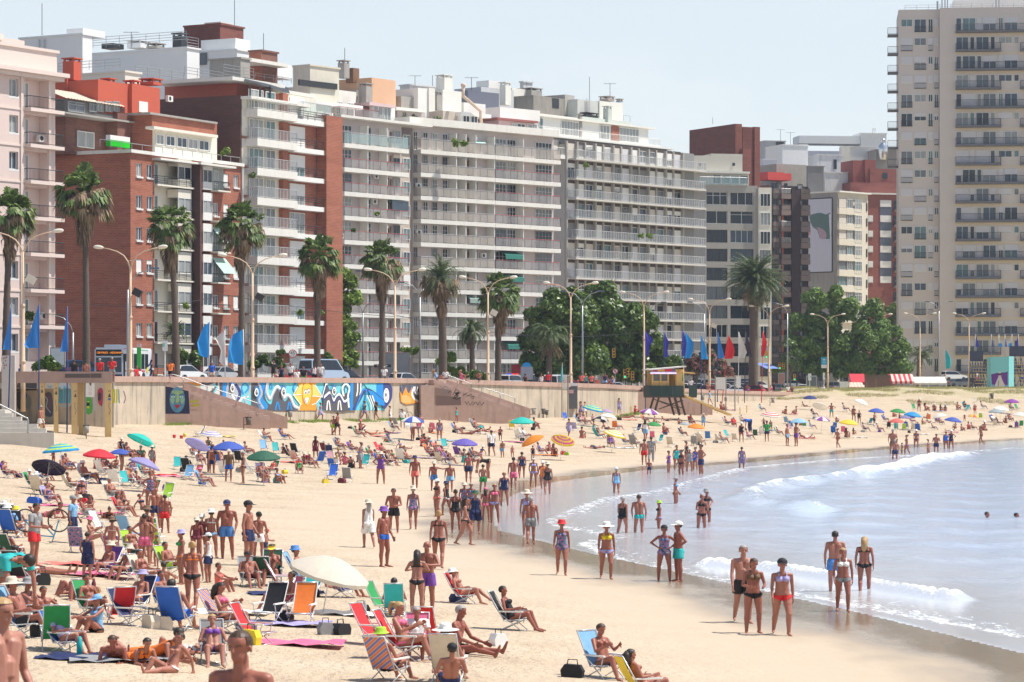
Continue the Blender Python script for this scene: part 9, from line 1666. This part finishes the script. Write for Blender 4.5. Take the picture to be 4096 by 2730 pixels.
F 915 352 172 hold f4 10 Sb sc BkPk|F 1000 338 235 knees f4 60 Ln - BpPp|F 1112 335 240 knees m4 0 Sn sc Th|F 1198 342 255 knees f5 150 Ld - BkPk|F 1258 344 260 knees f4 170 Ld bi Bi|F 1418 325 222 knees m3 20 Sn - Tw|F 1530 325 210 chair f4 40 Ld - Ok/t|F 1645 392 245 stand m3 0 Sg cw Tr|F 1745 320 210 chair m4 80 Sd - Te/b|F 330 545 355 hold m4 60 Sd - Tk|F 60 480 275 stand f4 20 Bd - BkPk|F 132 512 335 stand f4 0 Sn - Ok|F 575 935 560 stand m4 178 Sg - Th|F 602 1022 715 stand m3 180 Sg - Tn|F 690 938 760 stand f3 -70 Bn - Pu|F 755 938 655 stride f3 -80 Bn - Pv|F 878 852 585 walk f4 0 Sd cw BnPn|F 1035 952 712 stand f4 60 Bn - BeKe|F 1140 916 640 hold m4 0 Sd - Tn|F 1265 868 610 stand f5 0 Sd - Ab|F 1335 870 590 hips f4 -40 Bd bw On|F 1725 788 542 walk f4 -80 Bd - Pk|F 205 610 490 chair m5 75 Sd - Tk/n|F 390 615 490 chair f3 70 Sn bw Pk/w|F 520 570 470 chair f3 175 Sg - Ak/k|F 615 590 500 chair f4 170 Sd - Pt/t|F 750 570 470 chair f3 160 Sd - Pb/B|F 900 620 490 chair f4 165 Ld - Pb/b|F 1100 590 500 chair m4 80 Sg bw Tn/y|F 1150 500 410 chair f5 10 Sd - Om/h|F 1200 520 420 chair f4 30 Sd - Pv/v|F 1510 480 380 hips m5 160 Sg bw Tr|F 1560 580 480 knees f4 40 Sd - Or|F 1470 600 510 knees m4 60 Sn - Te|F 1770 600 470 knees f4 -60 Bd bw BpPk|F 1890 500 380 chair m3 40 Sg bw Sw/b|F 1950 530 425 chair f3 75 Sd - Ok/c|F 2050 500 400 knees f4 -30 Sb - Oh|F 2110 480 375 chair f4 20 Sg - Pv/m|F 2120 330 240 chair m5 20 Sn - Te/g|F 2190 570 470 chair f3 170 Sd - Pv/v|F 1010 440 370 lean m3 -60 Sd - Te|F 660 440 365 knees f5 30 Sd - Ok|F 580 420 335 knees f4 50 Sr - Or|F 960 520 440 knees m3 120 Sn - Tu|F 1040 500 430 lean f3 70 Sd - BtPt|F 820 500 440 chairup f4 70 Sd - Pk/p|F 1390 570 480 knees f3 -30 Sg - Ac|F 60 650 590 knees f4 150 Ld - Bk|F 1620 590 515 chair m4 75 Sd - Tk/r|F 470 480 390 chair f4 60 Sn - Ab/b|F 1330 610 560 prone f4 70 Sd - Pr'''.replace('BeKe', 'BePe').replace('/B', '/b'))
me = bpy.data.meshes.new('far_crowd'); me.from_pydata(CV, [], CF); [me.materials.append(q) for q in CM_]; me.polygons.foreach_set('material_index', CI); me.polygons.foreach_set('use_smooth', [True]*len(CF)); me.update(); tag(link('far_crowd', me), kind='stuff')
for r in '''296 1437 stand m4 170 Sd SkTn|345 1441 stand m3 178 Sd Tk|400 1432 stand m3 178 Sg SrTk|448 1428 hold m4 10 Sg SrTe|545 1460 walk m4 60 Sd SrTk|558 1468 walk m3 80 Sd SwTk|682 1438 walk m4 178 Sd SoTk|82 1455 walk m4 70 Sd SnTn|849 1446 stand f3 0 Sg SbTc|1094 1440 walk m4 10 Sd SkTk|1126 1457 walk f4 0 Sn AnTk|1163 1450 walk m3 0 Sd SwTk|1187 1472 walk m2 20 Sd SwTw|1214 1463 walk m3 0 Sd SkTg|1258 1456 walk f4 178 Sd AwTk|1283 1452 walk m3 0 Sd SwTe|1537 1463 walk m3 175 Sg SwTe|1782 1474 walk m3 0 Sd SwTn|2101 1494 stand f4 170 Bd AkTk|2165 1493 walk m4 0 Sd AwTk|2193 1486 walk m4 178 Sg SrTn|2327 1491 stand m3 178 Sd SxTk|2343 1493 stand f4 175 Sb AtTk|2366 1493 stand f4 178 Sn SxTk|2388 1508 stand f3 160 Sg Ax|2420 1489 walk m4 0 Sd AnTl|2593 1506 stand f4 0 Sn AfTk|2606 1512 stand m3 170 Sd SwTk|2764 1513 stand m3 178 Sg SwTn|3082 1540 walk f3 10 Sn SpTw|3152 1541 walk m4 20 Sn SwTr|3168 1542 walk m4 10 Sd AhTh|3293 1541 stand m3 178 Sg SwTe|3275 1546 walk f4 0 Sd AnTn|3095 1530 stand m4 0 Sd SkTk|3908 1488 walk f4 60 Sd SwTp|4075 1450 stand f4 0 Sd AhTk|4088 1490 stand f4 0 Sb AwTb|3948 1437 stand m5 -20 Sd Th|610 1705 stand m4 0 - -'''.split('|')[:-1]:
 a = r.split(); px, hy = float(a[0]), float(a[1]); D = 207 if px < 470 else wallD(px)[0]+1.6; D = 462 if px > 3850 else D; hz = P(px, hy, D).z
 person(px, 0, None, a[2], a[3], float(a[4]), a[5], '-', a[6], D=D, z=hz-1.72 if px < 3000 else hz-1.68)
for px, hy, ps, sk, rz, gar, lb in ((1844, 1491, 'knees', 'f3', 80, 'Dp', 'perched on the wall left of the second staircase lamp'), (1914, 1476, 'knees', 'm4', 175, 'Tk', 'perched bare backed on the second staircase top wall'), (1748, 1502, 'lean', 'f3', 80, 'Ol', 'lounging on the wall at the second staircase top'), (2448, 1512, 'knees', 'f4', -60, 'Ab', 'perched on the wall beneath the no parking sign'), (2830, 1532, 'knees', 'f4', 40, 'Po', 'perched on the wall below the cream floodlight lamp'), (2988, 1541, 'knees', 'm5', 150, 'Tv', 'perched on the wall beside the black mast')):
 D, zc = wallD(px); person(px, 0, None, ps, sk, rz, 'Sn' if sk[0] == 'm' else 'Lb', '-', gar, D=D-.25, z=zc+.02, place_=lb)
person(163, 1738, 1624, 'walk', 'm3', 75, 'Sg', '-', 'Tw', place_='striding past the white steps');
for px, hy, D, sx, hr, gar, lb in ((953, 2532, 20.8, 'm4', 'Cn', 'Tn', 'out of focus, closest to the camera at the bottom'), (4, 2402, 24.5, 'm2', 'Sb', 'Tk', 'cut off by the bottom left picture corner')):
 z = P(px, hy, D).z-1.66; t = person(px, 0, None, 'stand', sx, -25 if px > 500 else 60, hr, '-', gar, D=D, z=z, place_=lb)
 m = MB(); m.lathe([(1.9, z-1.9), (1.5, z-.3), (1.2, z-.03), (.5, z), (.01, z)], 16, t.location.x, t.location.y); tag(link('sand_mound', m.mesh('sand_mound', bpy.data.materials['beach_sand'], True)), kind='structure')
for px, y, hy, lb in ((3512, 1897, 1882, 'dark haired bather far out, only the head above the water'), (3948, 2096, 2074, 'dark haired bather neck deep at the right, left of two'), (4066, 2100, 2066, 'dark haired bather neck deep at the right picture edge')):
 g = ground(px, y); t = person(px, 0, None, 'stand', 'm4', 60, 'Sd', '-', 'Tk', D=g.y, z=-1.47, place_=lb); t['label'] = lb
for r in 'B 380 420 -70 e|B 100 850 10 t|B 220 985 -20 l|B 330 990 -30 x|B 1230 610 20 l|B 1390 640 20 t|B 1640 660 160 k|B 1640 760 150 c|B 1950 780 -150 b|B 2110 770 20 a|B 2120 980 -10 b|B 720 940 160 w|B 1060 900 70 e|C 805 350 150 e|C 960 370 10 w|C 750 590 70 n|C 380 890 -20 t|C 590 700 60 r|C 1290 420 160 p|C 1440 640 20 t|C 160 1080 175 e|D 860 400 20 b|D 980 540 160 i|D 1500 520 175 o|D 1790 560 -40 n|D 1990 650 175 p|D 2080 700 -40 t|D 2230 750 160 c|E 270 340 -60 t|E 430 730 170 s|E 560 750 165 c|E 690 690 40 t|E 780 745 165 c|E 1050 690 170 d|E 1520 570 160 s|E 1690 560 170 g|E 2200 640 170 p|E 2090 580 175 b|F 270 520 -40 t|F 855 330 20 g|F 1040 470 175 o|F 1545 340 -30 t|F 720 600 175 u|F 840 600 175 c|F 1720 450 170 u|F 1910 550 170 c|F 2200 330 30 g|F 2250 560 175 g|F 1650 240 0 c|A 1650 870 30 t|A 1500 880 170 w|A 30 1180 120 u|A 2160 1080 -20 u|A 1330 1480 60 w|G 1110 940 175 f|G 2170 760 175 g|G 2190 900 170 u|G 1640 1080 170 v|G 1850 760 150 l|G 150 620 175 n|H 1620 1400 175 d|H 1900 1490 100 p|J 1700 720 -20 k|J 2160 740 -10 o|J 1500 1020 70 r|I 1720 740 -160 r|I 1850 760 60 n|I 800 1120 -170 g|I 180 620 60 l|K 950 870 60 g|K 120 650 -20 t|K 1470 1230 165 r|K 860 1230 60 r|D 300 480 150 g|D 160 520 170 y|E 1500 600 10 a'.split('|'):
 a = r.split(); c = CROP[a[0]]; chair(c[0]+c[2]*float(a[1]), c[1]+c[2]*float(a[2]), float(a[3]), a[4], sc=U(rv, .74, .9))
def bag_mesh():
 m = MB(); m.prism([(-.22, 0), (.22, 0), (.25, .2), (.18, .36), (-.16, .38), (-.25, .22)], -.12, .12, 'y'); return m.mesh('bag', fabric('k'))
BAGM = bag_mesh(); m = MB(); m.ring_tube([(-.12, 0, .34), (-.1, 0, .5), (.1, 0, .5), (.12, 0, .33)], .014, 5); BAGH = m.mesh('handle', BLK)
for r in 'A 240 760 n|A 480 1090 b|A 1150 1060 k|A 1350 840 n|A 1550 1060 k|A 2180 930 v|B 420 1040 b|B 900 880 e|B 180 880 k|C 1095 530 k|C 1560 430 k|C 1670 390 k|C 200 380 k|C 1280 745 m|C 930 830 t|C 90 1090 m|D 430 530 k|D 290 670 k|D 825 850 r|D 1560 400 k|D 2160 590 n|D 1210 760 n|E 530 760 e|E 1820 455 e|E 300 790 k|F 785 630 k|F 180 620 e|F 400 620 v|F 1790 600 h|F 2110 560 h|G 600 1400 k|G 1220 200 k|G 2010 1530 k|G 1700 490 k|H 2270 1560 k|I 550 920 k|I 2000 440 k|J 1920 720 k|J 150 810 c|J 1440 1030 y|K 690 880 k|K 290 1110 e|K 460 1110 k|K 1800 740 n|K 2260 1240 w|J 1370 830 f|I 2150 800 c|Z 2290 2712 k|G 470 230 b|B 1500 900 y|B 1390 1025 t|B 2030 1025 y|D 870 855 u|A 1080 1090 r'.split('|'):
 a = r.split(); c = CROP[a[0]]; px, py = c[0]+c[2]*float(a[1]), c[1]+c[2]*float(a[2]); g = ground(px, py); t = link('beach_bag', BAGM, loc=g-Vector((0, 0, .02)), rz=U(rv, -1, 1)); setmat(t, fabric(a[3])); t.scale = (U(rv, .55, .95), U(rv, .6, 1.1), U(rv, .55, .85)); tag(t, uniq([CLR[a[3]][0]+' beach bag', 'on the sand'], px, py), 'bag', 'bags on the sand'); link('handle', BAGH, t)
m = MB()
for i in range(8):
 for j in range(5):
  q = lambda a, b: (-.9+1.8*a/8, -.45+.9*b/5, .05+.025*sin(a*2.1+b)+.02*sin(b*2.7)); m.quad(q(i, j), q(i+1, j), q(i+1, j+1), q(i, j+1))
TWM = m.mesh('towel', fabric('w'), True)
for r in 'A 850 595 v|A 760 1130 p|A 1330 1240 p|B 60 945 p|B 1580 760 r|C 500 440 o|C 560 485 r|C 700 440 v|C 1200 770 f|C 1270 440 o|C 1920 215 w|C 1850 445 w|C 2000 420 x|D 600 860 o|D 1680 400 r|D 1620 765 w|E 700 330 p|E 1500 388 p|E 1720 705 r|E 1250 600 s|F 140 692 w|F 940 650 w|F 1180 345 i|F 1330 625 p|G 850 1240 p|G 1050 1110 x|G 1440 1270 p|H 1950 1540 n|J 1100 595 w|J 1950 760 i|J 2100 1040 p|K 500 885 w|I 1300 1240 n|I 1750 1270 e|D 210 690 p|C 1450 540 l|B 700 420 y|A 2080 730 r'.split('|'):
 a = r.split(); c = CROP[a[0]]; px, py = c[0]+c[2]*float(a[1]), c[1]+c[2]*float(a[2]); t = link('beach_towel', TWM, loc=ground(px, py), rz=U(rv, -.4, .4)); setmat(t, fabric(a[2+1])); tag(t, uniq([CLR[a[3]][0]+' beach towel', 'spread on the sand'], px, py), 'towel', 'towels on the sand')
def bike(lb, g, rz, up, col, sc=1.0):
 t = thing('bicycle', lb, 'bicycle', g, radians(rz)); M_ = Matrix.Translation((0, 0, 1.0)) @ Matrix.Rotation(pi, 4, 'X') if up else Matrix.Identity(4)
 for x in (-.52, .52):
  w = MB(); w.ring_tube([(x+.33*cos(2*pi*k/24), 0, .34+.33*sin(2*pi*k/24)) for k in range(25)], .022, 6, False)
  for k in range(10): w.bar((x, 0, .34), (x+.32*cos(2*pi*k/10), 0, .34+.32*sin(2*pi*k/10)), .004, 3)
  part(t, 'wheel', w, BLK, mtx=M_)
 w = MB()
 for a, b in (((-.52, .34), (-.1, .32)), ((-.1, .32), (.36, .78)), ((-.18, .78), (.34, .82)), ((-.52, .34), (-.18, .78)), ((-.1, .32), (-.2, .88)), ((.52, .34), (.34, .9))): w.bar((a[0], 0, a[1]), (b[0], 0, b[1]), .02, 6)
 part(t, 'frame', w, col, mtx=M_); w = MB(); w.bar((.32, -.26, .98), (.32, .26, .98), .014); w.bar((.34, 0, .88), (.32, 0, .98), .014); part(t, 'handlebar', w, BLK, mtx=M_); w = MB(); w.box(-.34, -.1, -.07, .07, .88, .94); part(t, 'saddle', w, BLK, mtx=M_)
bike('blue bicycle leaning at the foot of the painted lamp', ground(1612, 1640), 15, False, CPAINT['b']); bike('light blue bicycle turned upside down beside the person in red shorts', ground(168, 2172), -10, True, pm('cyan_frame', (.03, .35, .6), .4))
for px, py, c, lb in ((697, 1754, 'r', 'red sand bucket, left of two'), (726, 1756, 'r', 'red sand bucket, right of two'), (739, 1749, 'y', 'yellow sand bucket by the floral bag'), (375, 2382, 'm', 'maroon flask beside the raised knees'), (318, 2632, 't', 'teal flask beside the blue chair'), (1458, 2470, 'e', 'silver flask beside the turquoise chair')):
 g = ground(px, py); m = MB(); m.lathe([(.09, 0), (.12, .22), (.10, .23)] if c in 'ry' else [(.05, 0), (.05, .26), (.03, .3), (.03, .36)], 12); tag(link('sand_bucket' if c in 'ry' else 'flask', m.mesh('vessel', fabric(c), True), loc=g), lb, 'bucket' if c in 'ry' else 'flask')
for me in bpy.data.meshes:
 if not me.materials or me.materials[0] is None:
  if me.materials: me.materials[0] = WHITE
cam = bpy.data.cameras.new('camera'); co = bpy.data.objects.new('camera', cam); COL.objects.link(co)
co.location = (0, 0, H); co.rotation_euler = (pi/2, 0, 0)
cam.sensor_width = 36; cam.sensor_fit = 'HORIZONTAL'; cam.lens = F/4096*36; cam.shift_y = (HY-1365)/4096
cam.clip_start = 1; cam.clip_end = 9000
cam.dof.use_dof = True; cam.dof.focus_distance = 230; cam.dof.aperture_fstop = 9
SC.camera = co
EL, AZ = radians(62), radians(2)          # sun from the right (+X), high
sdir = Vector((cos(EL)*cos(AZ), cos(EL)*sin(AZ), sin(EL)))
sl = bpy.data.lights.new('sun', 'SUN'); sl.energy = 4.9; sl.angle = radians(.5); sl.color = (1, .95, .87)
so = bpy.data.objects.new('sun', sl); COL.objects.link(so); so.rotation_euler = sdir.to_track_quat('Z', 'Y').to_euler()
w = bpy.data.worlds.new('World'); SC.world = w; w.use_nodes = True
nt = w.node_tree; nt.nodes.clear()
sky = nt.nodes.new('ShaderNodeTexSky'); sky.sky_type = 'NISHITA'; sky.sun_disc = False
sky.sun_elevation = EL; sky.sun_rotation = pi/2-AZ; sky.air_density = 1.0; sky.dust_density = .4; sky.ozone_density = 1.5; sky.altitude = 5
bg = nt.nodes.new('ShaderNodeBackground'); bg.inputs[1].default_value = .10
out = nt.nodes.new('ShaderNodeOutputWorld')
tc = nt.nodes.new('ShaderNodeTexCoord').outputs['Generated']
cl = noise(nt, mapping(nt, tc, (1, 1, 2.6)), 9.0, 7, .6)
sp = N(nt, 'ShaderNodeSeparateXYZ'); L(nt, tc, sp.inputs[0])
low = N(nt, 'ShaderNodeMapRange'); L(nt, sp.outputs[2], low.inputs[0]); low.inputs[1].default_value = .16; low.inputs[2].default_value = .02; low.inputs[3].default_value = 0; low.inputs[4].default_value = 1
cf = math_(nt, 'MULTIPLY', math_(nt, 'MULTIPLY', math_(nt, 'SUBTRACT', cl, .50, True), 5, True), math_(nt, 'MULTIPLY', low.outputs[0], .55))
hf = N(nt, 'ShaderNodeMapRange', interpolation_type='SMOOTHSTEP'); L(nt, sp.outputs[2], hf.inputs[0]); hf.inputs[1].default_value = .5; hf.inputs[2].default_value = .09; hf.inputs[3].default_value = .05; hf.inputs[4].default_value = .68
c = mixc(nt, hf.outputs[0], sky.outputs[0], (7.8, 8.3, 8.6)); c = mixc(nt, math_(nt, 'MULTIPLY', cf, .6), c, (8.8, 8.9, 8.9))
L(nt, c, bg.inputs[0]); L(nt, bg.outputs[0], out.inputs[0])
SC.view_settings.view_transform = 'Standard'; SC.view_settings.look = 'None'; SC.view_settings.exposure = .3; SC.view_settings.gamma = 1
SC.cycles.max_bounces = 6; SC.cycles.transparent_max_bounces = 12
try: SC.cycles.use_denoising = True
except Exception: pass
m = MB(); m.box(-420, 420, -40, 720, -7.5, 82); hz = m.mesh('haze'); ho = tag(link('haze', hz), kind='stuff')
m_ = bpy.data.materials.new('haze'); m_.use_nodes = True; nt = m_.node_tree; nt.nodes.clear(); o = nt.nodes.new('ShaderNodeOutputMaterial'); v = nt.nodes.new('ShaderNodeVolumePrincipled')
v.inputs['Color'].default_value = (.78, .86, 1, 1); v.inputs['Density'].default_value = .00014; v.inputs['Anisotropy'].default_value = .3; L(nt, v.outputs[0], o.inputs['Volume']); hz.materials.append(m_); SC.cycles.volume_bounces = 0
